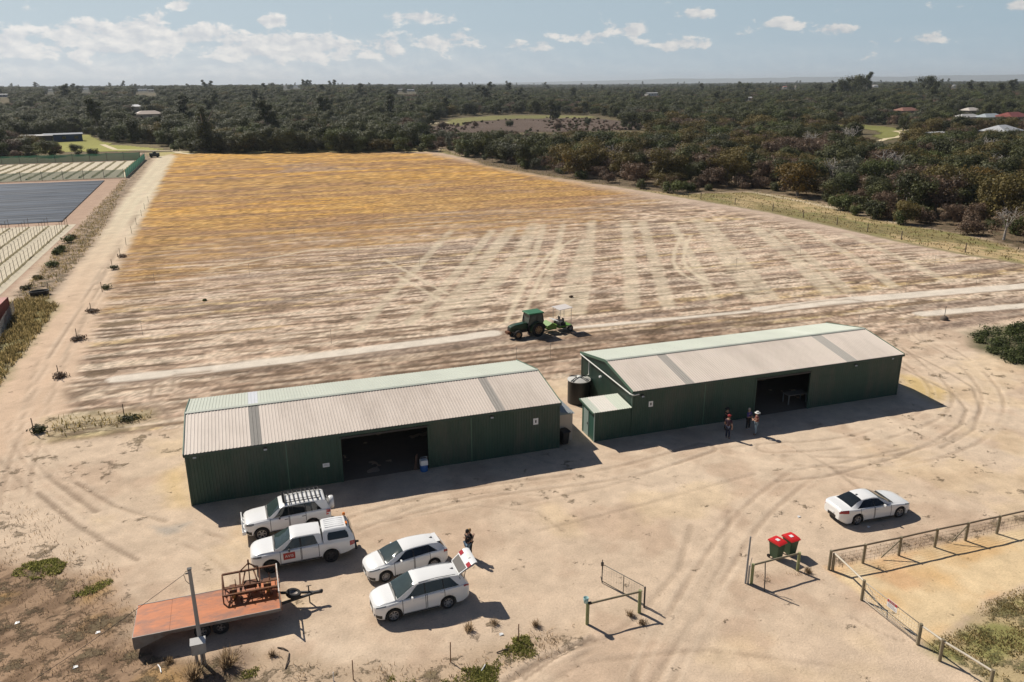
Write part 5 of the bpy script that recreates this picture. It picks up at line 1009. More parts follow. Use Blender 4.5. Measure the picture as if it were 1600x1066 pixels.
mb = MB(); [mb.tube([(x, 0, .1), (x, 0, 1.1)], .0035, 4, cap=False) for x in np.arange(.2, GL_, .16)]; [mb.tube([(.05, 0, z), (GL_, 0, z)], .0035, 4, cap=False) for z in (.28, .46, .64, .82, .97)]; mb.build('wire_mesh', mat('pale_wire', (.35, .36, .30), .5), mg, fix=False)
mb = MB(); mb.tube([(GL_+.03, 0, .02), (GL_+.03, 0, 1.35)], .022, 6); mb.bbox(GL_-.02, GL_+.08, -.05, .05, 1.0, 1.2); mb.tube([(GL_+.03, 0, .05), (GL_+.4, -.35, .02)], .015, 5); mb.build('drop_bolt', DARKM, mg)
# right-hand frame
p0, p1 = G(1174, 912), G(1246, 892)
post_rail('two green-grey timber posts joined by a rail in front of the wheelie bins', 'gateway_frame', [p0, p1], [1.15, 1.1], [(0, 1, 1.1, 1.05)], PINEG, PINE, 'timber frames either side of the gateway', .08)
q = G(1164.5, 912); mb = MB(); mb.tube([(0, 0, -.2), (.02, 0, 1.3), (.06, .02, 2.7)], [.05, .05, .04], 8); tag(mb.build('steel_post', mat('grey_pole_steel', (0, 0, 0)), None, loc=(q[0], q[1], 0)), 'tall thin grey pole left of the wheelie bins', 'pole')
q = G(1168.5, 912); mb = MB(); mb.tube([(0, 0, -.2), (.01, 0, 1.05)], .05, 8); mb.tube([(.02, 0, .9), (.1, 0, 1.5)], .02, 6); tag(mb.build('steel_post', GREYM, None, loc=(q[0], q[1], 0)), 'short grey post between the tall pole and the timber frame', 'post')
q = G(1194.5, 924); mb = MB(); mb.tube([(0, 0, -.1), (.0, .05, .4), (.02, .1, .8), (.1, .25, 1.1), (.1, .3, 1.5)], .028, 6); tag(mb.build('bent_rod', mat('dark_rod', (.10, .095, .08), .7), None, loc=(q[0], q[1], 0)), 'thin bent rod standing below the rail of the right gateway frame', 'rod')
# pickets and sticks by the road
for u, v, h, lb in ((704, 1035, 1.05, 'rusty steel picket standing in the weeds below the wagon'), (810, 1003, .95, 'rusty steel picket standing right of the wagon\'s shadow'), (552, 1062, 1.0, 'rusty steel picket at the frame\'s lower edge'), (521, 1064, .45, 'short white stake at the frame\'s lower edge')):
    q = G(u, v); mb = MB(); mb.bar((0, 0, -.2), (.02, 0, h), .04, .03); tag(mb.build('picket', WHITE if 'white' in lb else RUST, None, loc=(q[0], q[1], 0)), lb, 'post', 'pickets along the road verge')
for (u, v), (u2, v2), lb in (((434, 1013), (450, 1018), 'short dark stick lying on the sand left of the wagon'), ((452, 1022), (446, 1046), 'dark stick lying by the green weeds below the trailer'), ((776, 1021), (797, 1015), 'grey log lying in the green verge'), ((752, 1050), (758, 1040), 'pale broken board lying in the green verge'), ((247, 1040), (252, 1052), 'white bent pipe scrap left of the power pole')):
    a, b = G(u, v), G(u2, v2); mb = MB(); mb.tube([(a[0], a[1], .04), ((a[0]+b[0])/2+.03, (a[1]+b[1])/2, .08), (b[0], b[1], .04)], .03, 6)
    tag(mb.build('stick', WHITE if ('white' in lb or 'pale' in lb) else mat('dark_wood', (.08, .06, .045), .9, 0, .3, 6.)), lb, 'stick')
for u, v, lb in ((1248, 808, 'scrap of white paper on the sand before the white sedan'), (1357, 824, 'scrap of white paper in the sedan\'s shadow'), (783, 992, 'small white scrap on the sand right of the wagon'), (118, 1043, 'white scrap in the rough grass left of the trailer'), (27, 974, 'small pale scrap at the left edge of the rough grass'), (153, 989, 'small pale scrap beside the stay wire')):
    q = G(u, v); mb = MB(); mb.add([(-.10, -.08, .01), (.12, -.05, .03), (.08, .1, .02), (-.07, .07, .05)], [(0, 1, 2, 3)]); mb.add([(-.10, -.08, .008), (.12, -.05, .028), (.08, .1, .018), (-.07, .07, .048)], [(3, 2, 1, 0)]); tag(mb.build('litter', WHITE, None, loc=(q[0], q[1], .01), fix=False), lb, 'litter')
# ---- tractor with its planter
a, b = Vector(G(809.7, 530.4)), Vector(G(840.4, 525.4)); d_ = (a-b).normalized()
JG = mat('tractor_green', (.009, .052, .022), .35, 0, .12, 3., dirt=(.12, .09, .05), dirt_amt=.35); LIME = mat('lime_green', (.125, .26, .03), .4, 0, .12, 3.)
YEL = mat('dusty_yellow_rim', (.42, .26, .13), .6, 0, .15, 4.)
left = Vector((-d_.y, d_.x)); c = b-left*.75; tc_ = thing('tractor', 'green tractor with a closed cab on the edge of the bare strip', 'tractor', (c.x, c.y, 0), math.atan2(d_.y, d_.x)); WB = (a-b).length
for s in (1, -1):
    wheel(tc_, 0, s*.78, .70, .42, s, YEL, 8, .58); wheel(tc_, WB, s*.72, .46, .28, s, YEL, 8, .56)
    mb = MB(); pr = [(.82*math.cos(t_), .72+.80*math.sin(t_)) for t_ in lin(-.2, PI*.95, 12)]; pr2 = [(.77*math.cos(t_), .72+.75*math.sin(t_)) for t_ in lin(PI*.95, -.2, 12)]; mb.prism(pr+pr2, 'y', s*.52, s*1.0); mb.build('mudguard', JG, tc_, sharp=40)
mb = MB(); mb.bbox(-.5, WB+.15, -.22, .22, .45, .85); mb.bar((WB, -.62, .46), (WB, .62, .46), .14); mb.bar((0, -.7, .7), (0, .7, .7), .22); mb.build('chassis', DARKM, tc_)
mb = MB(); hd = [(WB+.62, .72), (WB+.66, 1.0), (WB+.58, 1.22), (WB+.1, 1.36), (.95, 1.46), (.95, .80)]; mb.prism(hd, 'y', -.34, .34); hdo = mb.build('bonnet', JG, tc_); bv = hdo.modifiers.new('b', 'BEVEL'); bv.width = .06; bv.segments = 3
mb = MB(); mb.bbox(WB+.655, WB+.69, -.24, .24, .80, 1.12); mb.build('grille', BLACK, tc_)
mb = MB(); mb.bbox(WB+.55, WB+.95, -.3, .3, .50, .75); mb.build('front_weight', RUST, tc_)
mb = MB(); mb.tube([(WB*.6, .28, 1.35), (WB*.6, .28, 2.15)], .04, 8); mb.build('exhaust', DARKM, tc_)
mb = MB(); cab = [(.95, .85), (1.0, 1.45), (.82, 2.3), (-.55, 2.3), (-.70, 1.5), (-.4, .9)]
for s in (1, -1):
    for i in range(5): mb.bar((cab[i][0], s*.66, cab[i][1]), (cab[i+1][0], s*.66, cab[i+1][1]), .07)
    mb.bar((.12, s*.66, .8), (.05, s*.66, 2.3), .06)
for i in (1, 2, 3, 4): mb.bar((cab[i][0], -.66, cab[i][1]), (cab[i][0], .66, cab[i][1]), .07)
mb.bbox(-.45, .95, -.64, .64, .80, .88); cabo = mb.build('cab_frame', DARKM, tc_)
CG = mat('cab_glass', (.06, .085, .075), .08, 0, .3, 2.)
mb = MB(); 
for s in (1, -1): mb.prism([(.98, 1.2), (.97, 1.45), (.80, 2.27), (-.53, 2.27), (-.67, 1.5), (-.5, 1.2)], 'y', s*.655-.006, s*.655+.006)
mb.add([(.99, -.63, 1.45), (.99, .63, 1.45), (.82, .63, 2.27), (.82, -.63, 2.27)], [(0, 1, 2, 3)]); mb.add([(-.69, -.63, 1.5), (-.69, .63, 1.5), (-.55, .63, 2.27), (-.55, -.63, 2.27)], [(0, 1, 2, 3)]); mb.build('cab_window', CG, cabo)
mb = MB(); mb.bbox(-.72, 1.02, -.78, .78, 2.31, 2.45); ro_ = mb.build('cab_roof', mat('roof_green', (.035, .15, .065), .45, 0, .1, 2.), tc_); bv = ro_.modifiers.new('b', 'BEVEL'); bv.width = .05; bv.segments = 2
mb = MB(); mb.bbox(-.35, .15, -.25, .25, .95, 1.1); mb.bbox(-.42, -.3, -.25, .25, 1.0, 1.7); mb.build('seat', BLACK, tc_)
pl_ = thing('planter', 'lime green planter with a canopied seat, hitched behind the tractor', 'planter', (c.x-d_.x*.9, c.y-d_.y*.9, 0), math.atan2(d_.y, d_.x))
mb = MB(); mb.prism([(-.35, .45), (-.25, .85), (-.8, 1.12), (-1.35, .8), (-1.3, .40)], 'y', -.7, .7); mb.build('hopper', LIME, pl_)
mb = MB(); mb.prism([(.0, .15), (-.1, .45), (-1.4, .30), (-1.5, .10)], 'y', -.9, -.78); mb.build('side_skid', LIME, pl_)
mb = MB(); mb.bar((.3, 0, .55), (-3.2, 0, .55), .12); [mb.bar((.3, s*.2, .6), (-.5, s*.6, .6), .08) for s in (-1, 1)]; [mb.bar((-1.4, s*.7, .55), (-3.1, s*.7, .55), .09) for s in (-1, 1)]; mb.bar((-2.6, -.85, .32), (-2.6, .85, .32), .08); mb.bbox(-3.1, -1.6, -.7, .7, .58, .63); mb.build('frame', LIME, pl_)
for s in (1, -1): wheel(pl_, -2.85, s*.82, .33, .16, s, GREYM, 6, .6)
for x in (-1.7, -3.0):
    for s in (-1, 1): mb = MB(); mb.tube([(x, s*.72, .6), (x, s*.72, 2.38)], .022, 6); mb.build('canopy_post', GREYM, pl_)
mb = MB(); mb.tube([(-1.7, .72, 2.1), (-1.1, .6, 1.3)], .015, 5); mb.build('canopy_stay', GREYM, pl_)
mb = MB(); mb.bbox(-2.6, -1.75, -.66, -.5, .35, .95); mb.bbox(-2.5, -1.75, -.3, .5, .35, .9); mb.build('planting_units', DARKM, pl_)
mb = MB(); mb.box((-2.35, 0, 2.42), (1.6, 1.6, .05), 0, 0, 0, .05); mb.build('canopy', mat('pale_canopy', (.60, .55, .52), .5), pl_)
for s in (-.4, .4): mb = MB(); mb.bbox(-2.2, -1.8, s-.2, s+.2, .95, 1.03); mb.bbox(-2.25, -2.19, s-.2, s+.2, .98, 1.38); mb.bar((-2, s, .6), (-2, s, .96), .06); mb.build('seat', DARKM, pl_)
mb = MB(); mb.box((-1.35, .1, 1.25), (.6, 1.1, .06), 0, 0, 0, -.35); mb.build('seed_tray', WHITE, pl_)
# ================================================================ people
SKINM = mat('skin', (.42, .24, .16), .55, 0, .06, 6.)
def skin_mesh(name, verts, edges, radii, m, parent, sub=1):
    me = bpy.data.meshes.new(name); me.from_pydata([Vector(v) for v in verts], edges, []); o = bpy.data.objects.new(name, me); COL.objects.link(o)
    md = o.modifiers.new('skin', 'SKIN'); md.use_smooth_shade = True
    for i, r in enumerate(radii): sv = me.skin_vertices[0].data[i]; sv.radius = (r, r) if not isinstance(r, tuple) else r; sv.use_root = (i == 0)
    o.modifiers.new('sub', 'SUBSURF').levels = sub; o.modifiers['sub'].render_levels = sub
    dg = bpy.context.evaluated_depsgraph_get(); dg.update(); m2 = bpy.data.meshes.new_from_object(o.evaluated_get(dg)); bpy.data.objects.remove(o); bpy.data.meshes.remove(me)
    m2.name = name; m2.materials.clear(); m2.materials.append(m); n = bpy.data.objects.new(name, m2); COL.objects.link(n); n.parent = parent; return n
def person(px, face, label, h, shirt, trous, hair, arms='folded', hat=None, sleeves=.5, shoes=None, dx=0.):
    p = G(*px); k = h/1.75; t = thing('person', label, 'person', (p[0], p[1], 0), face, None); t.scale = (k, k, k)   # faces +x locally
    sh = {'folded': ((.04, .21, 1.40), (.10, .27, 1.14), (.27, .06, 1.18), (.30, -.06, 1.19)), 'phone': ((.02, .21, 1.40), (.10, .25, 1.13), (.32, .10, 1.28), (.37, .06, 1.33)), 'down': ((0, .21, 1.40), (-.01, .27, 1.12), (.06, .26, .88), (.08, .25, .80)), 'hips': ((0, .21, 1.40), (-.08, .36, 1.16), (.03, .20, 1.02), (.07, .16, 1.0))}
    A = sh[arms] if isinstance(arms, str) else sh[arms[0]]; B = sh[arms] if isinstance(arms, str) else sh[arms[1]]; B = [(x, -y, z) for x, y, z in B]
    if arms == 'folded': B = [(x, y, z-.05 if i > 1 else z) for i, (x, y, z) in enumerate(B)]
    V = [(0, 0, .95), (0, 0, 1.12), (0, 0, 1.32), (0, 0, 1.44), (.01, 0, 1.52), (.02, 0, 1.60), (.025, 0, 1.68)]; R = [(.13, .15), (.12, .14), (.13, .16), (.10, .11), .055, .082, .085]; Eg = [(0, 1), (1, 2), (2, 3), (3, 4), (4, 5), (5, 6)]
    for sg, P_ in ((1, A), (-1, B)):
        i0 = len(V); V += P_; R += [.062, .045, .034, .036]; Eg += [(3, i0), (i0, i0+1), (i0+1, i0+2), (i0+2, i0+3)]
        e, w = Vector(P_[2]), Vector(P_[3]); dr = (w-e).normalized(); sd = Vector((0, 0, 1)).cross(dr); sd = sd.normalized() if sd.length > .1 else Vector((0, 1, 0))
        for f, (of, ln) in enumerate(((-.026, .075), (-.009, .088), (.009, .082), (.025, .066))):
            b_ = w+sd*of+dr*.035; j = len(V); V += [b_, b_+dr*ln*.55, b_+dr*ln-Vector((0, 0, .02))]; R += [.010, .009, .008]; Eg += [(i0+3, j), (j, j+1), (j+1, j+2)]
        b_ = w-sd*.035*sg; j = len(V); V += [b_, b_-sd*.025*sg+dr*.045]; R += [.011, .009]; Eg += [(i0+3, j), (j, j+1)]
    legs = []
    for s, fx in ((1, .03), (-1, -.03)):
        i0 = len(V); L_ = [(0, s*.10, .90), (.02+fx, s*.115, .50), (fx-.01, s*.12, .09), (fx+.13, s*.14, .04)]; V += L_; R += [.088, .06, .042, .036]; Eg += [(0, i0), (i0, i0+1), (i0+1, i0+2), (i0+2, i0+3)]; legs.append(L_)
    skin_mesh('body', V, Eg, R, SKINM, t)
    # face
    mb = MB(); mb.lathe([(.0, -.025), (.018, -.02), (.012, .02), (0, .03)], 8, Matrix.Translation((.115, 0, 1.635))); mb.build('nose', SKINM, t)
    for s in (1, -1): mb = MB(); mb.lathe([(0, -.012), (.013, 0), (0, .012)], 8, Matrix.Translation((.098, s*.032, 1.665))); mb.build('eye', BLACK, t); mb = MB(); mb.lathe([(0, -.035), (.022, -.01), (.022, .02), (0, .035)], 8, Matrix.Translation((.02, s*.085, 1.65))); mb.build('ear', SKINM, t)
    mb = MB(); mb.bbox(.09, .104, -.026, .026, 1.585, 1.595); mb.build('mouth', mat('lips', (.30, .12, .09), .5), t)
    mb = MB(); mb.lathe([(.092, 1.63), (.104, 1.68), (.098, 1.74), (.07, 1.785), (.0, 1.80)], 16, Matrix.Translation((-.0, 0, 0)) @ Matrix.Translation((.005, 0, 0))); mb.build('hair', hair, t, sharp=60)
    if hat:
        mb = MB(); mb.lathe([(.112, 1.71), (.115, 1.76), (.09, 1.82), (0, 1.835)], 18, Matrix.Translation((.005, 0, 0))); 
        if hat[1] == 'cap': mb.prism([(.08, -.085), (.2, -.06), (.23, 0), (.2, .06), (.08, .085)], 'z', 1.715, 1.73)
        else: mb.lathe([(.11, 1.72), (.2, 1.70), (.205, 1.71), (.11, 1.735)], 20, Matrix.Translation((.005, 0, 0)), caps=False)
        mb.build('hat', hat[0], t, sharp=50)
    # clothes follow the limbs
    V2 = [(0, 0, .93), (0, 0, 1.12), (0, 0, 1.32), (0, 0, 1.435)]; R2 = [(.145, .165), (.137, .157), (.147, .178), (.108, .125)]; E2_ = [(0, 1), (1, 2), (2, 3)]
    for P_ in (A, B): i0 = len(V2); q = Vector(P_[1]).lerp(Vector(P_[2]), max(0, sleeves*2-1)) if sleeves > .5 else Vector(P_[0]).lerp(Vector(P_[1]), sleeves*1.6); mids = [P_[0]]+([P_[1]] if sleeves > .5 else [])+[tuple(q)]; V2 += mids; R2 += [.078]+([.062] if sleeves > .5 else [])+[.055]; E2_ += [(3, i0)]+[(i0+n, i0+n+1) for n in range(len(mids)-1)]
    skin_mesh('shirt', V2, E2_, R2, shirt, t)
    V3_ = [(0, 0, .96)]; R3 = [(.142, .162)]; E3 = []
    for L_ in legs: i0 = len(V3_); V3_ += L_[:3]; R3 += [.105, .078, .066]; E3 += [(0, i0), (i0, i0+1), (i0+1, i0+2)]
    skin_mesh('trousers', V3_, E3, R3, trous, t)
    for L_ in legs: a_, b_ = Vector(L_[2]), Vector(L_[3]); skin_mesh('shoe', [a_+Vector((-.03, 0, -.035)), a_+Vector((.06, 0, -.04)), b_+Vector((.01, 0, 0))], [(0, 1), (1, 2)], [.05, .05, .042], shoes or BLACK, t)
    return t
cl = lambda n, c: mat(n, c, .85, 0, .12, 8.)
HB, HBL = cl('black_hair', (.012, .010, .009)), cl('blond_hair', (.42, .27, .13))
NAVY, JEAN, BLKC = cl('navy_cloth', (.015, .02, .045)), cl('blue_jeans', (.10, .16, .23)), cl('black_cloth', (.013, .013, .015))
person((731, 873), .3, 'dark-haired person in a dark shirt and blue jeans behind the raised tailgate', 1.74, BLKC, JEAN, HB, 'phone', None, .5)
person((734.5, 869), -2.7, 'blond person in black clothes beside the dark-haired person near the hatchback', 1.66, BLKC, BLKC, HBL, 'phone', None, .5)
person((1136.5, 685), .5, 'person in dark purple clothes and a red cap near the shadow\'s edge', 1.76, cl('plum_cloth', (.045, .02, .035)), NAVY, HB, 'down', (cl('red_cap', (.32, .03, .03)), 'cap'), .5)
person((1134, 673), .2, 'person in black with a dark hat, behind the person in the red cap', 1.78, BLKC, BLKC, HB, 'folded', (BLKC, 'brim'), .9)
person((1168, 671), -1.2, 'person in a violet shirt and black trousers with pale shoes', 1.66, cl('violet_cloth', (.075, .06, .20)), BLKC, cl('grey_hair', (.25, .23, .21)), 'folded', None, .6, cl('pale_shoe', (.5, .5, .5)))
person((1180.5, 679), 2.6, 'person in a white brimmed hat, dark red vest and pale blue jeans', 1.74, cl('maroon_vest', (.14, .025, .025)), cl('pale_jeans', (.17, .24, .30)), HB, 'folded', (cl('white_hat', (.65, .65, .62)), 'brim'), .2)
# ================================================================ left-hand market garden
SOILP = mat('pale_bed_sand', (.55, .48, .36), .95, 0, .12, .6)
def bed(name, P, m, dz): mb = MB(); mb.add([(x, y, dz) for x, y in P], [tuple(range(len(P)))]); o = mb.build(name, m); n = o.data.polygons[0].normal.z; return tag(o, kind='structure')
bed('garden_bed', [(-28.9, 98), (-28.9, 164), (-95, 164), (-95, 98)], SOILP, .02)
bed('garden_bed', [(-29.5, 247), (-30.5, 302), (-170, 302), (-170, 247)], SOILP, .02)
WOODP = mat('dark_stake', (.13, .10, .075), .9); VINE = mat('dry_vine', (.20, .16, .07), .9, 0, .4, 3.)
for j in range(15):                                                 # staked rows of the near bed: one thing each
    x = -30.2-j*3.1
    t = thing('staked_crop_row', 'row of stakes and dry vines in the pale bed at the left edge' if j else 'row of stakes and dry vines nearest the farm track', 'crop row', (x, 131, 0), 0, 'staked rows in the near garden bed')
    mb = MB(); [mb.bar((random.uniform(-.05, .05), y, 0), (random.uniform(-.08, .08), y+random.uniform(-.1, .1), 1.7), .055) for y in np.arange(-32, 32.5, 2.2)]; mb.build('stakes', WOODP, t)
    mb = MB(); [mb.tube([(0, -32, z), (0, 0, z-.03), (0, 32, z)], .012, 4, cap=False) for z in (.8, 1.45)]; mb.build('wires', WOODP, t)
    mb = MB(); rows = []
    for y in np.arange(-32, 32.5, .8): w_ = random.uniform(.12, .30); rows.append([(-w_, y, .022), (random.uniform(-.1, .1), y, random.uniform(.10, .28)), (w_, y, .022)])
    mb.grid(rows); mb.build('vines', VINE, t, fix=False)
for j in range(30):
    x = -31.6-j*3.2; mb = MB(); rows = []
    for y in np.arange(-25, 25.5, 1.2): w_ = random.uniform(.3, .55); rows.append([(-w_, y, .022), (random.uniform(-.1, .1), y, random.uniform(.2, .5)), (w_, y, .022)])
    mb.grid(rows); tag(mb.build('crop_row', VINE, None, loc=(x, 274, 0), fix=False), 'low dry crop row inside the green netting', 'crop row', 'crop rows inside the netting')
PLAST = mat('black_mulch_film', (.030, .055, .098), .7, 0, .5, .35, spec=.22, stretch=(.12, 2, 1))
PLASTS = [PLAST, mat('worn_mulch_film', (.060, .085, .125), .7, 0, .5, .35, spec=.22, stretch=(.12, 2, 1)), mat('dusty_mulch_film', (.022, .036, .062), .7, 0, .5, .35, spec=.22, stretch=(.12, 2, 1))]
for j in range(44):
    y = 168.6+j*1.62; x1 = -31.9-(y-168)*.024; mb = MB(); rows = []
    for x in np.linspace(x1, -150, 26): q = random.uniform(-.06, .06); rows.append([(x, -.68, .015), (x, -.5+q, .20), (x, .5+q, .20+random.uniform(-.04, .04)), (x, .68, .015)])
    mb.grid(rows); tag(mb.build('film_covered_row', PLASTS[(j*7+j//3) % 3], None, loc=(0, y, 0), fix=False), 'long row covered with shiny black plastic film', 'crop row', 'rows under black plastic film')
def net(label, a, b, h, m, step=5., name='netting_fence', group='green netting fences'):
    a, b = Vector(a), Vector(b); t = thing(name, label, 'netting', (a.x, a.y, 0), 0, group); d = b-a; n = max(2, int(d.length/step))
    mb = MB(); rows = []
    for i in range(n*4+1): k = i/(n*4); p = d*k; sg = .12*math.sin(k*n*2*PI); nn_ = Vector((-d.y, d.x)).normalized(); rows.append([(p.x+nn_.x*sg*f, p.y+nn_.y*sg*f, z-(.12*abs(math.sin(k*n*PI)) if z == h else 0)) for z, f in ((.03, 0), (h*.5, 1), (h, .3))])
    mb.grid(rows); mb.build('net', m, t, fix=False)
    mb = MB(); [mb.tube([(d.x*i/n, d.y*i/n, 0), (d.x*i/n, d.y*i/n, h+.25)], .06, 6) for i in range(n+1)]; mb.build('posts', DARKM, t); return t
def netm(name, col, al):
    m, nt, b = new_mat(name); b.inputs['Base Color'].default_value = (*col, 1); b.inputs['Roughness'].default_value = .6; b.inputs['Alpha'].default_value = al; return m
net('pale green netting fence along the front of the far bed', (-29.5, 245.6), (-170, 245.6), 2.3, netm('pale_green_net', (.22, .40, .27), .62))
net('dark green netting fence along the back of the far bed', (-30.5, 303), (-170, 303), 2.6, netm('dark_green_net', (.05, .22, .12), .85))
net('bright teal netting fence at the right end of the far bed', (-29.0, 245), (-29.2, 304), 2.2, netm('teal_net', (.01, .46, .31), .95))
# red container and the wire fence before it
cx, cy = G(19, 496); cz = min((abs(PROJ(cx, cy, z/100)[1]-465), z/100) for z in range(150, 400))[1]
ct = thing('shipping_container', 'dull red shipping container at the left edge', 'container', (cx-1.25, cy-3.05, 0), 0)
CRED = mat('container_red', (.23, .045, .035), .55, 0, .15, 1.5, dirt=(.16, .07, .05))
mb = MB(); ribbed(mb, False, -3.05, 3.05, lambda x, s, l: (1.2+l, x, .12+(cz-.12)*s), .28, .035); ribbed(mb, True, -3.05, 3.05, lambda x, s, l: (-1.2-l, x, .12+(cz-.12)*s), .28, .035); mb.bbox(-1.2, 1.2, -3.04, -3.0, .12, cz); mb.bbox(-1.2, 1.2, 3.0, 3.04, .12, cz); mb.build('side_panels', CRED, ct, fix=False)
mb = MB(); mb.bbox(-1.22, 1.22, -3.06, 3.06, cz+.002, cz+.05); mb.build('roof', mat('container_roof', (.36, .09, .06), .5, 0, .12, 1.5), ct)
mb = MB(); [mb.bbox(x-.08, x+.08, y-.08, y+.08, 0, cz+.06) for x in (-1.18, 1.18) for y in (-3.02, 3.02)]; mb.build('corner_posts', CRED, ct)
for s in (-.6, .6): mb = MB(); mb.bbox(s-.58, s+.58, -3.10, -3.045, .15, cz-.05); mb.build('door', CRED, ct)
mb = MB(); a, b = Vector(G(24, 490)), Vector(G(-40, 605)); n = 10
wf = thing('wire_fence', 'grey wire fence between the red container and the track', 'fence', (a.x, a.y, 0)); d = b-a
for i in range(n+1): mb.bar((d.x*i/n, d.y*i/n, 0), (d.x*i/n, d.y*i/n, 1.5), .05)
mb.build('posts', GREYM, wf); mb = MB(); [mb.tube([(0, 0, z), (d.x, d.y, z)], .012, 4, cap=False) for z in np.arange(.15, 1.5, .15)]; [mb.tube([(d.x*k, d.y*k, .1), (d.x*k, d.y*k, 1.45)], .010, 4, cap=False) for k in np.linspace(0, 1, 120)]; mb.build('wire_mesh', mat('dull_wire', (.26, .26, .25), .6), wf, fix=False)
for (u, v), lb, nm in (((62, 461), 'black water trough beside the garden bed\'s corner', 'trough'), ):
    q = G(u, v); t = thing('trough', lb, 'trough', (q[0], q[1], 0), .2); mb = MB(); mb.lathe([(0, 0), (.75, 0), (.85, .55), (.78, .55), (.70, .12), (0, .12)], 24, Matrix.Diagonal((1.3, .8, 1, 1))); mb.build('tub', BLACK, t, sharp=40); mb = MB(); [mb.tube([(x, .5, 0), (x, .5, 1.3)], .04, 6) for x in (-1., 1.)]; mb.tube([(-1, .5, .9), (1, .5, .9)], .03, 6); mb.build('guard_rail', DARKM, t)
q = G(242, 246); t = thing('pump_unit', 'dark pump unit at the far corner of the teal netting', 'pump', (q[0], q[1], 0)); mb = MB(); mb.bbox(-1.6, 1.6, -1, 1, .3, 1.5); mb.lathe([(.6, 1.5), (.6, 1.9), (0, 2.0)], 14); mb.build('housing', DARKM, t); mb = MB(); [mb.lathe([(0, -.1), (.4, -.1), (.4, .1), (0, .1)], 14, Matrix.Translation((x, -1.05, .4)) @ Matrix.Rotation(PI/2, 4, 'X')) for x in (-1, 1)]; mb.build('wheels', BLACK, t)
# field pickets and sprinkler risers
i = 0
for u, v in ((54, 678), (195, 655), (93, 592), (121, 532), (143, 490), (160, 456), (176, 419), (188, 401), (197, 383), (206, 365), (213, 351), (221, 338), (226, 327), (232, 316)):
    q = G(u, v); mb = MB(); mb.bar((0, 0, -.2), (random.uniform(-.06, .06), 0, 1.25), .06, .05); tag(mb.build('picket', WOODP, None, loc=(q[0], q[1], 0)), 'dark picket on the left edge of the field beside the farm track', 'post', 'pickets along the field\'s left edge')
for u, v in ((242, 445), (223, 524), (390, 430), (518, 537), (780, 408), (656, 418), (862, 364), (807, 567), (1460, 415), (1525, 446), (1415, 455), (1340, 514), (1150, 420), (1010, 410), (560, 400), (600, 345), (460, 370), (860, 560), (1250, 400)):
    q = G(u, v); mb = MB(); mb.tube([(0, 0, -.1), (0, 0, 1.4)], .015, 5); mb.tube([(-.06, 0, 1.4), (.08, 0, 1.46)], .025, 5); tag(mb.build('sprinkler_riser', OLDSTEEL, None, loc=(q[0], q[1], 0)), 'thin sprinkler riser standing in the field', 'sprinkler', 'sprinkler risers in the field')
q = G(1475, 500); t = thing('riser_with_stump', 'sprinkler riser beside a dark stump by the second bare strip', 'sprinkler', (q[0], q[1], 0)); mb = MB(); mb.tube([(0, 0, 0), (0, 0, 1.5)], .03, 5); mb.build('riser', DARKM, t); mb = MB(); mb.lathe([(.45, 0), (.4, .25), (.2, .42), (0, .45)], 10); mb.build('stump', WOODP, t)
fl = [Vector(p)+Vector((1.3, .3)) for p in EDGE]; pts = []
for a, b in zip(fl[:-1], fl[1:]): n = max(1, round((b-a).length/9)); pts += [a.lerp(b, k/n) for k in range(n)]
pts.append(fl[-1]); wf = thing('wire_fence', 'wire fence on dark posts between the field and the wood', 'fence', (pts[0].x, pts[0].y, 0)); o_ = pts[0]
for p in pts: mb = MB(); mb.bar((p.x-o_.x, p.y-o_.y, -.1), (p.x-o_.x+random.uniform(-.05, .05), p.y-o_.y, 1.4), .11); mb.build('post', WOODP, wf)
mb = MB(); [mb.tube([(p.x-o_.x, p.y-o_.y, z) for p in pts], .011, 4, cap=False) for z in (.4, .8, 1.2)]; mb.build('wires', DARKM, wf, fix=False)
# ================================================================ vegetation
def rnd_dir():
    z = random.uniform(-1, 1); a = random.uniform(0, 2*PI); r = math.sqrt(1-z*z); return Vector((r*math.cos(a), r*math.sin(a), z))
def leaves(n, lobes, size, flat=.5, seed=0, outward=.75, droop=0):
    "leaf clumps spread through lobes [(centre, radii)]; a 'tone' per clump, lighter or darker at random"
    r = np.random.default_rng(seed); vol = np.array([np.prod(l[1])**.67 for l in lobes]); pick = r.choice(len(lobes), n, p=vol/vol.sum())
    C = np.array([l[0] for l in lobes])[pick]; Rr = np.array([l[1] for l in lobes])[pick]
    d = r.normal(size=(n, 3)); d /= np.linalg.norm(d, axis=1)[:, None]; rad = r.uniform(0, 1, n)**.34
    lump = 1+.22*np.sin(d[:, 0]*5+pick)+.18*np.sin(d[:, 1]*6+pick*2)
    P = C+d*Rr*(rad*lump)[:, None]; nrm = d*outward*1.35+r.normal(size=(n, 3))*.45; nrm[:, 2] += .40; nrm /= np.linalg.norm(nrm, axis=1)[:, None]
    a = np.cross(nrm, r.normal(size=(n, 3))); a /= np.linalg.norm(a, axis=1)[:, None]; b = np.cross(nrm, a); s = size*r.uniform(.55, 1.35, n)[:, None]; b = b*r.uniform(.45, .9, n)[:, None]
    V = np.stack([P-a*s-b*s*.4, P-a*s*.1-b*s, P+a*s-b*s*.2, P+a*s*.2+b*s], 1).reshape(-1, 3)
    lt = r.uniform(0, 1, len(lobes))[pick]; tone = np.clip(.35*lt+.65*r.uniform(0, 1, n)**1.3, 0, 1)
    return V, np.repeat(tone, 4)
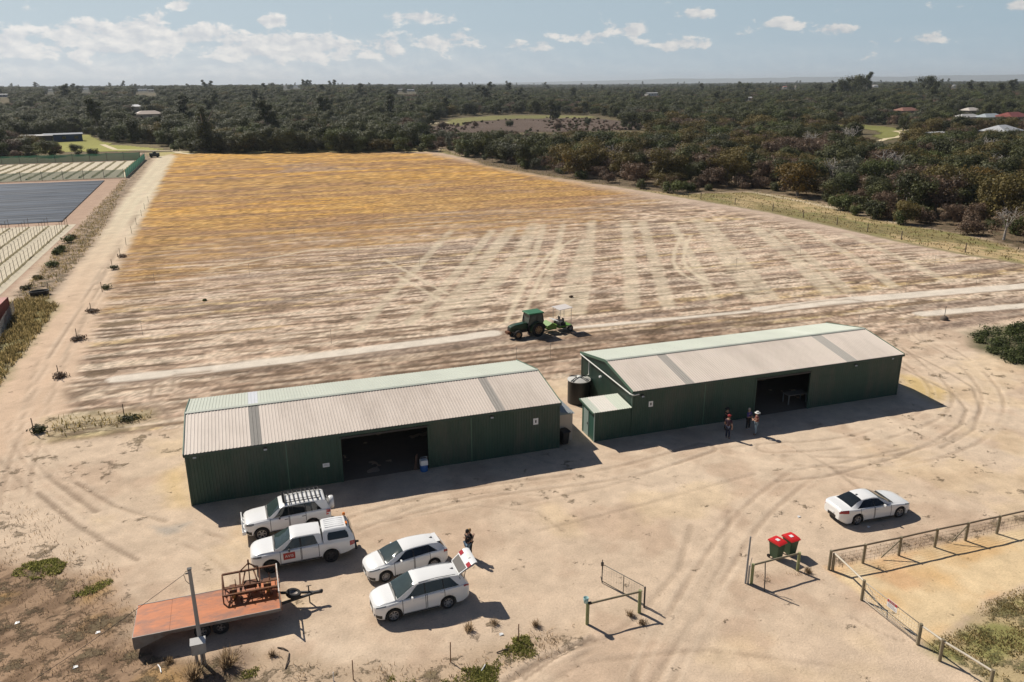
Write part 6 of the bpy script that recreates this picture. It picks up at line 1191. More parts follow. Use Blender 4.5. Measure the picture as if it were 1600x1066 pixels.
def leaf_obj(name, V, tone, m, parent=None, link=True):
    n = len(V)//4; me = bpy.data.meshes.new(name); me.vertices.add(n*4); me.loops.add(n*4); me.polygons.add(n)
    me.vertices.foreach_set('co', V.astype(np.float32).ravel()); me.loops.foreach_set('vertex_index', np.arange(n*4, dtype=np.int32)); me.polygons.foreach_set('loop_start', np.arange(0, n*4, 4, dtype=np.int32))
    at = me.attributes.new('tone', 'FLOAT', 'POINT'); at.data.foreach_set('value', tone.astype(np.float32)); me.update(calc_edges=True); me.validate(); me.materials.append(m)
    o = bpy.data.objects.new(name, me)
    if link: COL.objects.link(o)
    if parent: o.parent = parent
    return o
BARK = mat('grey_bark', (.24, .205, .175), .9, 0, .25, 3.); DEADW = mat('bleached_wood', (.42, .38, .34), .85, 0, .2, 3.)
LV = dict(dark=leaf_mat('dark_foliage', (.046, .052, .020), (.125, .128, .046)), olive=leaf_mat('olive_foliage', (.090, .074, .022), (.22, .168, .054)), brown=leaf_mat('brown_grey_foliage', (.105, .070, .046), (.24, .16, .105)),
          green=leaf_mat('green_foliage', (.056, .070, .022), (.150, .170, .052)), grey=leaf_mat('grey_green_foliage', (.078, .084, .052), (.175, .178, .115)), gold=leaf_mat('golden_foliage', (.095, .066, .016), (.24, .150, .032)))
def trunk_mb(h, cr, seed, dead=False):
    r = random.Random(seed); mb = MB(); tw = .028*h+.06; lean = Vector((r.uniform(-.06, .06), r.uniform(-.06, .06), 1)); p1 = lean*h*.38
    mb.tube([(0, 0, -.3), tuple(p1*.5+Vector((r.uniform(-.1, .1), 0, 0))), tuple(p1)], [tw*1.25, tw, tw*.8], 7, cap=False); tips = []
    for k in range(6 if dead else 5):
        a = k*2*PI/5+r.uniform(-.4, .4); out_ = cr*r.uniform(.4, .8); e = p1+Vector((math.cos(a)*out_, math.sin(a)*out_, h*r.uniform(.28, .52))); m_ = p1.lerp(e, .5)+Vector((0, 0, h*.05)); mb.tube([tuple(p1*.95), tuple(m_), tuple(e)], [tw*.6, tw*.4, tw*.18], 6, cap=False); tips.append((m_, e))
        if dead:
            for q in range(7): b0 = m_.lerp(e, r.uniform(0, 1)); b1 = b0+Vector((r.uniform(-1, 1), r.uniform(-1, 1), r.uniform(.0, 1.1)))*cr*.42; b2 = b1+Vector((r.uniform(-1, 1), r.uniform(-1, 1), r.uniform(-.1, .8)))*cr*.22; mb.tube([tuple(b0), tuple(b1), tuple(b2)], [tw*.26, tw*.16, tw*.07], 4, cap=False); 
    return mb, tips
PROTO = {}
def tree_proto(key, kind, h, cr, nleaf, size, seed, shape='round', dead=False):
    r = random.Random(seed); mb, tips = trunk_mb(h, cr, seed, dead); tm = mb.build('trunk', DEADW if dead else BARK, fix=False); COL.objects.unlink(tm); lobes = []
    if shape == 'round':
        for m_, e in tips: lobes.append((tuple(e+Vector((0, 0, -.02*h))), (cr*r.uniform(.38, .55), cr*r.uniform(.38, .55), h*r.uniform(.15, .22))))
        lobes += [((r.uniform(-.2, .2)*cr, r.uniform(-.2, .2)*cr, h*.78), (cr*.55, cr*.55, h*.2)), ((0, 0, h*.55), (cr*.62, cr*.62, h*.2))]
        for k in range(6): a = r.uniform(0, 2*PI); lobes.append(((math.cos(a)*cr*.66, math.sin(a)*cr*.66, h*r.uniform(.20, .52)), (cr*.36, cr*.36, h*.15)))
    elif shape == 'bush':
        for k in range(7): a = r.uniform(0, 2*PI); q = r.uniform(.1, .65)*cr; lobes.append(((math.cos(a)*q, math.sin(a)*q, h*r.uniform(.28, .62)), (cr*.45, cr*.45, h*.32)))
    elif shape == 'tall':
        for k in range(11): a = r.uniform(0, 2*PI); f = k/10; q = cr*r.uniform(.25, .8)*(1-.35*f); lobes.append(((math.cos(a)*q, math.sin(a)*q, h*(.38+.56*f)), (cr*.38, cr*.38, h*.075)))
    elif shape == 'cone':
        for k in range(9): f = k/8; a = r.uniform(0, 2*PI); q = cr*.35*(1-f); lobes.append(((math.cos(a)*q, math.sin(a)*q, h*(.16+.74*f)), (cr*(1.0-.75*f), cr*(1.0-.75*f), h*.10)))
    V, t = leaves(int(nleaf*2.6) if not dead else nleaf, lobes, size*.66, seed=seed); cm = leaf_obj('crown', V, t, LV[kind], link=False)
    PROTO[key] = (tm.data, cm.data, kind, h); return tm.data, cm.data
KINDS = [('round_dark', 'dark', 8., 3.9, 1700, .30, 1, 'round'), ('round_green', 'green', 7.5, 3.7, 1600, .29, 2, 'round'), ('round_olive', 'olive', 7.6, 3.9, 1600, .29, 3, 'round'), ('round_brown', 'brown', 6.6, 3.5, 1300, .27, 4, 'round'), ('bush_green', 'green', 3.6, 2.5, 900, .24, 5, 'bush'), ('bush_brown', 'brown', 3.8, 2.8, 800, .24, 6, 'bush'),
         ('round_grey', 'grey', 7.2, 3.6, 1300, .28, 7, 'round'), ('round_gold', 'gold', 6.6, 4.2, 1700, .28, 8, 'round'), ('tall_dark', 'dark', 15., 4.6, 2000, .40, 9, 'tall'), ('tall_gum', 'green', 24., 6.0, 2200, .55, 10, 'tall'), ('pine', 'dark', 17., 5.6, 2400, .42, 11, 'cone'), ('round_dark_b', 'dark', 8.6, 4.3, 1800, .31, 12, 'round'), ('bush_dark', 'dark', 3.4, 2.4, 900, .24, 15, 'bush'), ('round_olive_b', 'olive', 6.6, 3.4, 1500, .28, 16, 'round')]
for k in KINDS: tree_proto(*k)
tree_proto('dead', 'brown', 7.6, 3.6, 60, .2, 13, 'round', True); tree_proto('half_dead', 'brown', 6.8, 3.6, 600, .24, 14, 'round', True)
DESC = dict(round_dark='dark green rounded tree', round_green='green rounded tree', round_olive='olive tree with a broad crown', round_brown='brown-grey tree', bush_green='low green bush', bush_brown='low brown bush', round_grey='grey-green tree', round_gold='golden-brown tree with a wide crown', tall_dark='tall dark tree', tall_gum='very tall gum tree', pine='broad dark pine', round_dark_b='big dark green tree', bush_dark='low dark bush', round_olive_b='small olive tree', dead='bleached dead tree with bare limbs', half_dead='thin half-dead tree with pale limbs')
def tree(key, x, y, sc, label, group, cat='tree', rz=None, z=None):
    tm, cm, kind, h = PROTO[key]; z = float(relief(np.array(x), np.array(y))) if z is None else z
    nm = 'bush' if 'bush' in key else ('dead_tree' if 'dead' in key else ('pine_tree' if key == 'pine' else 'gum_tree'))
    t = thing(nm, label, 'bush' if 'bush' in key else cat, (x, y, z-.05), random.uniform(0, 2*PI) if rz is None else rz, group); t.scale = (sc*random.uniform(.92, 1.08), sc*random.uniform(.92, 1.08), sc)
    for n_, d in (('trunk', tm), ('crown', cm)): o = bpy.data.objects.new(n_, d); COL.objects.link(o); o.parent = t
    return t
# where trees may stand
def inpoly(x, y, P):
    ins = False; n = len(P)
    for i in range(n):
        x0, y0 = P[i]; x1, y1 = P[(i+1) % n]
        if (y0 > y) != (y1 > y) and x < (x1-x0)*(y-y0)/(y1-y0)+x0: ins = not ins
    return ins
CLEAR_PX = [([(655, 202), (665, 194), (705, 184), (800, 180), (925, 181), (985, 190), (1055, 198), (960, 203), (905, 200), (840, 205), (790, 201), (720, 203)], 'heath'), ([(1290, 193), (1400, 196), (1425, 206), (1420, 216), (1378, 222), (1372, 212), (1290, 200)], 'oval')]
HOUSES = []
def house(label, px, w, d, h, roofc, wallc=(.42, .38, .33), rz=0., z=None, name='house', flat=False):
    x, y = G(*px); zz = float(relief(np.array(x), np.array(y))); far_ = math.hypot(x, y) > 800; w, d, h = (w*.55, d*.55, h*.7) if far_ else (w, d, h); HOUSES.append((x, y, max(w, d)*.75)); t = thing(name, label, 'house' if name == 'house' else 'shed', (x, y, zz), rz)
    rm = mat('roof_%d_%d_%d' % tuple(int(c*100) for c in roofc), roofc, .5, 0, .08, .3); wm = mat('wall_%d' % int(wallc[0]*100), wallc, .8, 0, .08, .5)
    mb = MB(); mb.bbox(-w/2, w/2, -d/2, d/2, 0, h); wl = mb.build('walls', wm, t)
    for k in range(max(2, int(w/5))): xx = -w/2+(k+.5)*w/max(2, int(w/5)); mb = MB(); mb.bbox(xx-.8, xx+.8, -d/2-.03, -d/2-.004, h*.35, h*.75); mb.build('window', GLASS, wl)
    rh = h+(.5 if flat else d*.22); e = .5; mb = MB()
    if flat: mb.prism([(-d/2-e, h+.01), (0, rh), (d/2+e, h+.01)], 'x', -w/2-e, w/2+e)
    else:
        i = d*.45; mb.add([(-w/2-e, -d/2-e, h+.01), (w/2+e, -d/2-e, h+.01), (w/2+e, d/2+e, h+.01), (-w/2-e, d/2+e, h+.01), (-w/2+i, 0, rh), (w/2-i, 0, rh)], [(0, 1, 5, 4), (1, 2, 5), (2, 3, 4, 5), (3, 0, 4), (3, 2, 1, 0)])
    mb.build('roof', rm, t); return t
WH, GR, TC = (.66, .66, .66), (.40, .42, .44), (.34, .10, .06)
for a in (('pale grey roofed house among trees at the right edge', (1562, 216), 17, 11, 3.2, (.46, .47, .48), (.45, .42, .38), .3), ('dark red roofed house at the right edge', (1580, 190), 22, 12, 3.2, (.22, .06, .045), (.5, .46, .4), .2), ('grey flat roofed house left of the red roofed one', (1545, 190), 18, 9, 3, (.36, .40, .42), (.5, .48, .45), .1), ('long pale roofed house behind the grey one', (1510, 190), 16, 8, 3, (.45, .44, .42), (.5, .46, .42), .0), ('small shed with a pale flat roof right of the oval path', (1459, 219), 9, 5, 3, (.5, .5, .52), (.2, .17, .15), .2, None, 'farm_shed', True),
          ('tile roofed house near the oval', (1415, 181), 18, 10, 3, (.27, .13, .09), (.4, .35, .3), .1), ('cream house with carport above the oval', (1515, 181), 14, 9, 3, (.55, .5, .44), (.5, .45, .38), .1),
          ('long white shed beyond the heath, right of centre', (1018, 152), 42, 18, 6.5, WH, (.6, .6, .6), .2, None, 'farm_shed', True), ('red roofed house near the skyline, right of centre', (1226, 141), 30, 16, 5, (.40, .13, .08), (.5, .4, .32), .1), ('cream walled house beside the red roofed one', (1243, 140.5), 18, 14, 7, (.42, .34, .26), (.55, .45, .34), .1), ('white house on the skyline below the tall gums', (1367, 138), 36, 18, 5, (.66, .62, .56), (.6, .55, .5), .1), ('pale house right of the tall gums', (1490, 139), 26, 14, 5, (.55, .52, .5), (.5, .46, .42), .1), ('small white house among trees above the brown wood', (1171, 162), 12, 8, 5, WH, (.6, .6, .58), .1),
          ('white shed at the left edge of the skyline', (5, 163), 26, 12, 5, WH, (.6, .6, .6), .2, None, 'farm_shed', True), ('pale roofed shed, leftmost of the ridge sheds', (78, 148), 30, 14, 6, WH, (.55, .55, .53), .2, None, 'farm_shed', True), ('pair-roofed white shed on the left ridge', (134, 146), 34, 14, 6, WH, (.6, .58, .55), .2, None, 'farm_shed', True), ('long white shed on the ridge above the pine', (222, 149), 44, 16, 6, WH, (.6, .6, .58), .1, None, 'farm_shed', True), ('white shed right of the long ridge shed', (237, 151), 22, 12, 5, (.6, .62, .64), (.55, .55, .53), .1, None, 'farm_shed', True), ('tan roofed house in the wood left of the pine', (234, 190), 18, 10, 4.5, (.42, .33, .27), (.4, .36, .3), .3), ('small white house in the wood above the lawn', (214, 181), 10, 7, 5, WH, (.5, .48, .45), .1), ('white building on the skyline left of centre', (462, 139), 40, 18, 7, WH, (.6, .6, .6), .1, None, 'farm_shed', True), ('cream skyline building left of the white one', (445, 141), 26, 14, 7, (.6, .55, .5), (.55, .5, .44), .1), ('distant white shed above the middle wood', (642, 148), 34, 12, 5, WH, (.6, .6, .6), .1, None, 'farm_shed', True), ('smaller distant white shed above the middle wood', (625, 148), 22, 10, 5, WH, (.55, .55, .55), .1, None, 'farm_shed', True),
          ('blue shed at the edge of the left lawn', (100, 221), 15, 6, 3.2, (.12, .14, .18), (.05, .08, .16), .25, None, 'farm_shed', True), ('dark carport beside the blue shed', (54, 223), 14, 6, 3, (.3, .29, .28), (.08, .07, .07), .25, None, 'farm_shed', True)):
    house(*a)
HPX = [PROJ(h[0], h[1], 4) for h in HOUSES]
def ok(x, y, top):
    gx = x*math.cos(TH)-y*math.sin(TH); gy = x*math.sin(TH)+y*math.cos(TH)
    if gy < 90 or abs(gx) > gy*.74+25: return False
    if y < 338 and inpoly(x, y, [(-400, 60)]+[(-400, 318), (-30, 330)]+[FIELD[4]]+EDGE+[(112, 60)]): return False
    if inpoly(x, y, NOTREE): return False
    u, v = PROJ(x, y, 0); uu, vt = PROJ(x, y, top); w = 3.5*F/gy
    if v > 225 and u > 690 and y < 330 and False: return False
    if inpoly(x, y, LAWNX): return False
    for P, nm in CLEAR_PX:                                          # keep the clearings open to view: no tall tree right before them, none on them
        for pu in (-w*.7, 0, w*.7):
            if inpoly(u+pu, v, P) or inpoly(uu+pu, vt, P) or inpoly(u+pu, (v+vt)/2, P): return False
    for (hx, hy, hr), (hu, hv) in zip(HOUSES, HPX):
        if math.hypot(x-hx, y-hy) < hr+2: return False
        if gy < hy*math.cos(TH)+hx*math.sin(TH) and abs(uu-hu) < hr*F/max(gy, 1)*.75+w*.5 and vt < hv+1.0 and v > hv: return False
    return True
NOTREE = EDGE+[(150, 52)]+WOODEDGE
LAWNX = GP([(40, 238), (60, 228), (88, 222), (112, 210), (135, 209), (175, 222), (262, 229), (290, 236), (300, 243), (40, 243)])
cands = []
def sow(d0, d1, sp, smin, smax, jit=.9):
    d = d0
    while d < d1:
        half = d*.72+25; x = -half
        while x < half:
            gx = x+random.uniform(-.5, .5)*sp*jit; gy = d+random.uniform(-.5, .5)*sp*jit
            X_, Y_ = gx*math.cos(TH)+gy*math.sin(TH), -gx*math.sin(TH)+gy*math.cos(TH)
            cands.append((X_, Y_, random.uniform(smin, smax), gy)); x += sp
        d += sp
sow(95, 340, 5.0, .55, 1.18); sow(340, 620, 6.4, .6, 1.3); sow(620, 1150, 9., .8, 1.3); sow(1150, 2000, 15, 1.0, 1.5); sow(2000, 6000, 45, 1.2, 1.7)
near, far = [], []
def kindat(x, y, gy):
    n = float(fbm(np.array(x*.022), np.array(y*.022), 201, 3)); q = random.random(); gx = x*math.cos(TH)-y*math.sin(TH)
    if gx > 10 and gy < 420:
        if n > .52: return 'round_brown' if q < .34 else ('bush_brown' if q < .5 else ('round_olive' if q < .72 else ('half_dead' if q < .82 else 'round_dark')))
        return 'round_dark' if q < .30 else ('round_olive' if q < .46 else ('round_green' if q < .60 else ('round_olive_b' if q < .68 else ('round_brown' if q < .80 else ('round_gold' if q < .845 else ('round_grey' if q < .92 else ('dead' if q < .955 else ('half_dead' if q < .985 else 'bush_dark'))))))))
    if n > .56: return 'round_brown' if q < .3 else ('round_grey' if q < .55 else ('round_dark' if q < .8 else 'round_green'))
    return 'round_dark' if q < .40 else ('round_green' if q < .60 else ('round_dark_b' if q < .80 else ('round_olive' if q < .86 else ('tall_dark' if q < .868 else ('round_grey' if q < .97 else 'round_brown')))))
for x, y, sc, gy in cands:
    key = kindat(x, y, gy); hh = PROTO[key][3]*sc; rz_ = float(relief(np.array(x), np.array(y)))
    if gy < 330 and any(seg_d(np.array(x), np.array(y), a_, b_) < 9 for a_, b_ in zip(WOODEDGE[:-1], WOODEDGE[1:])):
        if random.random() < .55: key = random.choice(['bush_green', 'bush_brown', 'bush_dark', 'bush_brown']); sc = min(1., sc)*random.uniform(.7, 1.1)
        else: sc *= .85
        hh = PROTO[key][3]*sc
    if ok(x, y, hh+rz_): near.append((gy, key, x, y, sc))
    else:
        key = random.choice(['bush_dark', 'bush_green', 'bush_brown']); sc = random.uniform(.6, 1.0); hh = PROTO[key][3]*sc
        if ok(x, y, hh+rz_): near.append((gy, key, x, y, sc))
near.sort(key=lambda a: a[0]/PROTO[a[1]][3]/a[4])
# singled-out trees
special = [('bush_brown', (742, 199), 1.0, 'brown bush on the left part of the heath'), ('bush_dark', (978, 197), 1.6, 'wide dark bush at the right end of the heath'), ('round_dark', (985, 194), .8, 'dark tree at the right end of the heath'), ('bush_brown', (870, 203), 1.2, 'brown bush at the front of the heath'), ('bush_brown', (690, 202), 1.3, 'brown bush at the heath\'s near left corner'), ('bush_dark', (868, 187), 1.8, 'dark bush beside the lone tree at the back of the heath'), ('pine', (322, 237), 1.0, 'broad dark pine standing above the field\'s far left edge'), ('round_gold', (1246, 306), 1.15, 'golden-brown tree with a wide crown on the grass edge, alone before the wood'), ('bush_dark', (1366, 341), 1.15, 'round dark green bush on the grass strip before the brown scrub'), ('bush_green', (1410, 350), .85, 'grey-green bush right of the round dark bush'), ('bush_green', (1337, 336), .62, 'small yellow-green bush left of the round dark bush'), ('dead', (1262, 243), 1.1, 'white dead tree with bare limbs in the wood below the oval'), ('dead', (1392, 290), 1.15, 'white dead tree in the middle of the right wood'), ('dead', (1484, 262), 1.05, 'white dead tree below the grey roofed house'), ('dead', (1325, 236), 1.2, 'grey dead tree just below the oval'),
           ('round_dark_b', (1337, 162), 3.1, 'biggest rounded tree above the skyline, right of centre'), ('tall_gum', (1352, 158), 1.25, 'tall thin-topped gum right of the biggest skyline tree'), ('round_dark', (1318, 164), 2.7, 'dark rounded tree left of the biggest skyline tree'), ('round_dark_b', (1447, 160), 2.9, 'rounded tree on the skyline toward the right edge'), ('round_green', (1166, 152), 2.6, 'rounded green tree above the skyline near the red roofed house'), ('tall_dark', (860, 187), .85, 'dark tree alone at the back of the heath'), ('bush_dark', (797, 198), 1.2, 'single dark bush on the left half of the heath'), ('bush_dark', (919, 195), 1.3, 'single dark bush on the right half of the heath'), ('round_dark', (1411, 205), .95, 'round dark tree beside the bend of the oval path'), ('round_gold', (660, 196), .9, 'golden tree at the left edge of the heath'), ('round_dark_b', (427, 150), 2.0, 'tall tree on the skyline left of centre'), ('bush_green', (272, 236), .8, 'dark bush where the farm track meets the wood'), ('bush_green', (84, 233), 1.0, 'pale round bush on the left lawn'), ('round_olive', (50, 236), .85, 'olive tree on the lawn before the dark carport')]
for key, px, sc, lb in special: x, y = G(*px); tree(key, x, y, sc, lb, None)
NN = 300-len(special)-2
count = {}
ZONES = [('in front of the wood by the field', lambda u, v: u > 700 and v > 262), ('in the wood below the houses', lambda u, v: u > 1150), ('in the wood right of the heath', lambda u, v: u > 900), ('along the field\'s far end', lambda u, v: 300 < u <= 900), ('behind the left lawn and beds', lambda u, v: True)]
for gy, key, x, y, sc in near[:NN]:
    u, v = PROJ(x, y, 0); zn = next(z for z, f in ZONES if f(u, v)); lb = DESC[key]+' '+zn
    tree(key, x, y, sc, lb, lb+' (alike)')
rest = near[NN:]
for _ in range(900):
    u, v = random.uniform(600, 1020), random.uniform(183, 210); x, y = G(u, v)
    if inpoly(x, y, HEATH) and fbm(np.array(x*.02), np.array(y*.012), 333) > .47: rest.append((0, random.choice(['bush_brown', 'bush_brown', 'bush_dark']), x, y, random.uniform(.22, .5)))
# the far-off wood: one object, trees set on points
def wood(name, items):
    keys = sorted(set(i[1] for i in items)); src = bpy.data.collections.new(name+'_kinds'); idx = {k: n for n, k in enumerate(keys)}
    for k in keys:
        tm, cm, kind, h = PROTO[k]; bmv = bpy.data.objects.new('kind_%02d' % idx[k], cm); src.objects.link(bmv)
    me = bpy.data.meshes.new(name); n = len(items); me.vertices.add(n)
    P = np.array([(x, y, float(relief(np.array(x), np.array(y)))-.2) for _, _, x, y, _ in items], dtype=np.float32); me.vertices.foreach_set('co', P.ravel())
    a = me.attributes.new('pick', 'INT', 'POINT'); a.data.foreach_set('value', np.array([idx[i[1]] for i in items], dtype=np.int32))
    a = me.attributes.new('size', 'FLOAT_VECTOR', 'POINT'); a.data.foreach_set('vector', np.array([(i[4]*random.uniform(.9, 1.25), i[4]*random.uniform(.9, 1.25), i[4]*random.uniform(.85, 1.1)) for i in items], dtype=np.float32).ravel())
    a = me.attributes.new('turn', 'FLOAT', 'POINT'); a.data.foreach_set('value', np.array([random.uniform(0, 6.28) for i in items], dtype=np.float32))
    o = bpy.data.objects.new(name, me); COL.objects.link(o)
    ng = bpy.data.node_groups.new(name+'_set', 'GeometryNodeTree'); ng.interface.new_socket('Geometry', in_out='INPUT', socket_type='NodeSocketGeometry'); ng.interface.new_socket('Geometry', in_out='OUTPUT', socket_type='NodeSocketGeometry')
    gi, go = ng.nodes.new('NodeGroupInput'), ng.nodes.new('NodeGroupOutput'); ci = ng.nodes.new('GeometryNodeCollectionInfo'); ci.inputs[0].default_value = src; ci.inputs[1].default_value = True; ci.inputs[2].default_value = True
    ip = ng.nodes.new('GeometryNodeInstanceOnPoints'); ip.inputs['Pick Instance'].default_value = True
    def na(nm, ty): q = ng.nodes.new('GeometryNodeInputNamedAttribute'); q.data_type = ty; q.inputs[0].default_value = nm; return q.outputs[0]
    cx_ = ng.nodes.new('ShaderNodeCombineXYZ'); l = ng.links.new; l(na('turn', 'FLOAT'), cx_.inputs[2])
    l(gi.outputs[0], ip.inputs['Points']); l(ci.outputs[0], ip.inputs['Instance']); l(na('pick', 'INT'), ip.inputs['Instance Index']); l(cx_.outputs[0], ip.inputs['Rotation']); l(na('size', 'FLOAT_VECTOR'), ip.inputs['Scale']); l(ip.outputs[0], go.inputs[0])
    md = o.modifiers.new('set', 'NODES'); md.node_group = ng; return tag(o, kind='stuff', label='dense mixed bushland running back to the horizon', cat='woodland')
wood('bushland', rest)
print('trees', len(near), 'rest', len(rest))
# understorey so that the wood has no bare floor: low scrub
def blades(name, polys, n, hmin, hmax, wd, m, label, seed=0, lean=.5, dens=None, cat='grass'):
    r = np.random.default_rng(seed); pts = []
    ar = []
    for P in polys: ar.append(abs(sum(P[i][0]*P[(i+1) % len(P)][1]-P[(i+1) % len(P)][0]*P[i][1] for i in range(len(P))))/2)
    for P, a in zip(polys, ar):
        k = int(n*a/sum(ar)); xs = [p[0] for p in P]; ys = [p[1] for p in P]; X_ = r.uniform(min(xs), max(xs), k*4); Y_ = r.uniform(min(ys), max(ys), k*4)
        keep = sdf(X_, Y_, P)+(fbm(X_*.5, Y_*.5, seed)-.5)*1.6 > 0
        keep &= sdf(X_, Y_, P) > r.uniform(0, 1, k*4)**2*.9-.25
        keep &= fbm(X_*.9, Y_*.9, seed+5, 3) > r.uniform(.30, .62, k*4)
        pts.append(np.stack([X_[keep], Y_[keep]], 1)[:k])
    P = np.concatenate(pts); k = len(P); h = r.uniform(hmin, hmax, k)*(.5+fbm(P[:, 0]*.8, P[:, 1]*.8, seed+9)); a = r.uniform(0, 2*PI, k); l_ = r.uniform(0, lean, k)*h; b = r.uniform(0, 2*PI, k); w = wd*r.uniform(.6, 1.4, k)
    bx_, by_ = P[:, 0], P[:, 1]; z0 = np.full(k, -.02); c_, s_ = np.cos(a)*w, np.sin(a)*w; tx2, ty2 = bx_+np.cos(b)*l_, by_+np.sin(b)*l_
    V = np.stack([np.stack([bx_-c_, by_-s_, z0], 1), np.stack([bx_+c_, by_+s_, z0], 1), np.stack([tx2+c_*.5, ty2+s_*.5, h], 1), np.stack([tx2-c_*.5, ty2-s_*.5, h*.92], 1)], 1).reshape(-1, 3)
    o = leaf_obj(name, V, np.repeat(r.uniform(0, 1, k), 4), m); return tag(o, label, cat, kind='stuff')
GL = dict(lush=leaf_mat('lush_weeds', (.16, .175, .045), (.38, .36, .12), seasons=0, trans=.5), dry=leaf_mat('dry_stalks', (.20, .14, .085), (.46, .34, .21), seasons=0, trans=.5), mid=leaf_mat('patchy_grass', (.15, .125, .045), (.40, .30, .14), seasons=0, trans=.5), scrub=leaf_mat('dark_scrub_leaves', (.035, .050, .022), (.13, .15, .05), seasons=0, trans=.5))
blades('green_weeds', [GP(p) for p in ([(690, 1070), (700, 1040), (760, 1030), (800, 1012), (850, 995), (870, 1015), (800, 1030), (770, 1070)], [(60, 905), (20, 895), (40, 880), (90, 872), (105, 880), (90, 895)], [(112, 935), (125, 925), (170, 905), (180, 910), (140, 930)], [(372, 1064), (380, 1050), (405, 1042), (400, 1055)], [(200, 1075), (205, 1050), (240, 1045), (270, 1066)], [(800, 1000), (835, 990), (850, 1005), (810, 1015)], [(605, 1070), (620, 1045), (640, 1050), (650, 1070)], [(870, 1000), (900, 985), (905, 995), (880, 1010)])], 11000, .03, .10, .03, GL['lush'], 'lush green weeds in patches along the road verge', 3, 1.6)
blades('dry_grass', [GP([(10, 905), (30, 870), (110, 860), (190, 900), (140, 945)]), GP([(680, 1066), (760, 1010), (900, 975), (915, 995), (790, 1066)]), VERGEB, ROUGH, GP([(1300, 886), (1560, 832), (1700, 800), (1700, 785), (1560, 818), (1300, 868)]), GP([(1180, 905), (1250, 885), (1275, 900), (1200, 920)]), GP([(0, 770), (60, 790), (170, 870), (200, 905), (0, 880)])], 6500, .04, .18, .014, GL['dry'], 'thin dry stalks and litter at the edges of the yard', 4, .9)
blades('lawn_grass', [LAWN], 16000, .03, .10, .02, GL['mid'], 'patchy grass of the lawn by the gate', 5, .8)
blades('track_verge_grass', [LEFTV], 9000, .12, .5, .04, GL['mid'], 'tall rough grass between the container fence and the track', 6, .7)
blades('track_verge_grass', [GP([(78, 655), (120, 645), (235, 642), (240, 655), (150, 675), (70, 685)]), [(-26.5, 95), (-23, 95), (-23, 150), (-28, 240), (-29.5, 240), (-28, 150)]], 5000, .08, .35, .04, GL['mid'], 'patchy weeds beside the farm track', 7, .8)
blades('verge_grass', [VERGE], 16000, .08, .35, .07, GL['mid'], 'rough grass strip between the field fence and the wood', 8, .9)
# dense low scrub right of the right shed
V_, t_ = [], []
for k in range(130):
    for _ in range(40):
        u, v = random.uniform(1505, 1680), random.uniform(508, 592); 
        if inpoly(u, v, [(1510, 521), (1545, 512), (1640, 503), (1690, 560), (1640, 590), (1570, 563), (1520, 540)]): break
    q = G(u, v); rr = random.uniform(.35, .8); a, b = leaves(110, [((q[0], q[1], rr*.45), (rr, rr, rr*.7))], .10, seed=k+300); V_.append(a); t_.append(b)
tag(leaf_obj('low_scrub', np.concatenate(V_), np.concatenate(t_), GL['scrub']), 'mass of low dark green scrub at the right edge', 'scrub', kind='stuff')
# shrubs and tussocks one can count
def shrub(px, r_, h, m, label, n=220, sz=.09, group=None, cat='shrub', name='shrub', spiky=False, seed=0):
    q = G(*px); t = thing(name, label, cat, (q[0], q[1], 0), random.uniform(0, 6), group); rd = random.Random(seed)
    if spiky:
        r = np.random.default_rng(seed); k = n; a = r.uniform(0, 2*PI, k); el_ = r.uniform(.5, 1.5, k); ln = h*r.uniform(.5, 1.1, k); bx_ = r.normal(0, r_*.3, k); by_ = r.normal(0, r_*.3, k); tx2 = bx_+np.cos(a)*np.cos(el_)*ln*.8; ty2 = by_+np.sin(a)*np.cos(el_)*ln*.8; tz = np.sin(el_)*ln; w = .012
        V = np.stack([np.stack([bx_-w, by_, bx_*0], 1), np.stack([bx_+w, by_+w, bx_*0], 1), np.stack([tx2+w*.5, ty2, tz], 1), np.stack([tx2-w*.5, ty2, tz*.96], 1)], 1).reshape(-1, 3); tone = np.repeat(r.uniform(0, 1, k), 4)
    else:
        V, tone = leaves(n, [((rd.uniform(-.4, .4)*r_, rd.uniform(-.4, .4)*r_, h*rd.uniform(.3, .6)), (r_*.6, r_*.6, h*.42)) for _ in range(5)], sz, seed=seed)
    leaf_obj('foliage', V, tone, m, t); mb = MB()
    for k in range(5): a = k*1.25; mb.tube([(0, 0, -.05), (math.cos(a)*r_*.25, math.sin(a)*r_*.25, h*.3), (math.cos(a)*r_*.5, math.sin(a)*r_*.5, h*.65)], [.02, .014, .006], 5, cap=False)
    mb.build('stems', WOODP, t, fix=False); return t
sd = 500
for px, r_, h, lb in (((57, 676), .75, .8, 'dark spiky shrub round the lowest picket of the field\'s left edge'), ((200, 655), .9, .4, 'low green shrub round the second picket behind the left shed'), ((96, 590), .7, .6, 'dark dry shrub beside the farm track, level with the bare strip\'s end'), ((124, 532), .8, .65, 'dark dry shrub below the middle of the farm track'), ((146, 488), .8, .6, 'flat dark shrub at the field\'s left edge'), ((166, 452), .85, .8, 'round dark shrub at the field\'s left edge, opposite the trough'), ((178, 421), .8, .75, 'dark shrub above the pale round patch of sand'), ((190, 402), .9, .7, 'wide dark shrub, farthest of those along the field\'s left edge'), ((320, 470), .22, .3, 'tiny green shrub alone in the field'), ((893, 465), .22, .3, 'small dark shrub in the field above the tractor')):
    sd += 1; shrub(px, r_*1.15, h*.8, LV['dark'] if 'round' in lb or 'spiky' in lb else (LV['green'] if 'green' in lb else LV['brown']), lb, 300, .09, 'dark shrubs at the field edge' if 'field\'s left' in lb or 'dry' in lb else None, seed=sd)
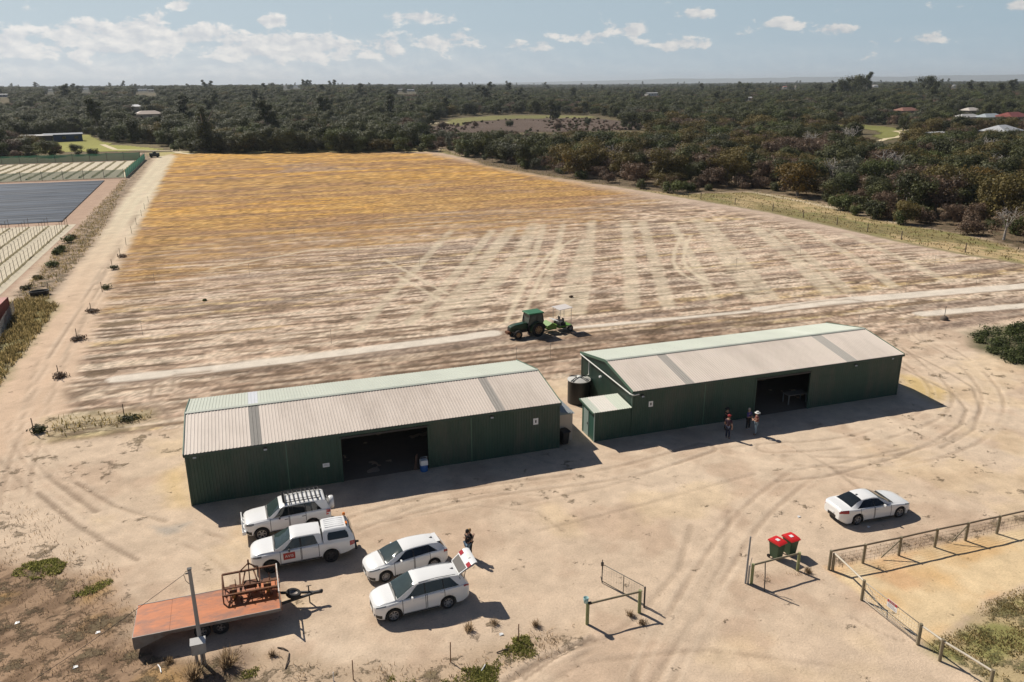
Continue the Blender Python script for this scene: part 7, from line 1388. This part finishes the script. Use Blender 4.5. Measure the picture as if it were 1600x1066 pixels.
for px, r_, h, lb in (((91, 397), 1.0, 1.0, 'green shrub on the bank left of the track, upper of a pair'), ((96, 393), 1.0, 1.1, 'bushy green shrub touching the upper pair on the bank'), ((107, 379), 1.1, 1.2, 'round green shrub highest on the bank left of the track'), ((112, 373), 1.0, .9, 'olive shrub behind the highest round shrub on the bank'), ((79, 416), 1.3, .8, 'brown-green shrub on the bank below the green pair'), ((60, 436), .8, .5, 'small dark shrub on the bank above the trough'), ((40, 452), .8, .5, 'small brown shrub on the bank beside the trough')):
    sd += 1; shrub(px, r_, h, LV['green'] if 'green' in lb else LV['olive'], lb, 360, .14, 'shrubs on the bank', seed=sd)
for px, h, lb in (((303, 1062), .85, 'dry straw tussock at the foot of the power pole, left'), ((355, 1042), .9, 'tall dry straw tussock right of the power pole'), ((265, 1035), .3, 'small dry tussock in the trailer\'s shadow edge'), ((733, 985), .45, 'dry twiggy tussock on the sand right of the wagon'), ((772, 975), .35, 'sparse dry tussock by the tailgate\'s shadow'), ((838, 978), .35, 'dry twiggy tussock left of the gateway frame'), ((985, 962), .35, 'small grey tussock under the left gateway rail'), ((1003, 975), .3, 'yellow tussock by the right post of the left gateway frame'), ((425, 1025), .35, 'dry grey tussock on the sand below the trailer\'s drawbar'), ((1262, 895), .35, 'dry branchy tussock between the bins and the corner post')):
    sd += 1; shrub(px, .28, h, GL['dry'], lb, 260 if h > .5 else 90, .05, 'dry tussocks in the yard', 'tussock', 'grass_tussock', True, sd)
# ---- the air
AIR = 0.00007
mb = MB(); mb.bbox(-30000, 30000, -900, 30000, -60, 160); hz_ = mb.build('haze', None or mat('unused', (1, 1, 1)))
hm = bpy.data.materials.new('haze_air'); hm.use_nodes = True; n_ = hm.node_tree; n_.nodes.clear(); o_ = n_.nodes.new('ShaderNodeOutputMaterial'); pv = n_.nodes.new('ShaderNodeVolumePrincipled'); pv.inputs['Color'].default_value = (.80, .88, .97, 1); pv.inputs['Density'].default_value = AIR; pv.inputs['Anisotropy'].default_value = .2; n_.links.new(pv.outputs[0], o_.inputs['Volume'])
hz_.data.materials.clear(); hz_.data.materials.append(hm); tag(hz_, kind='stuff')
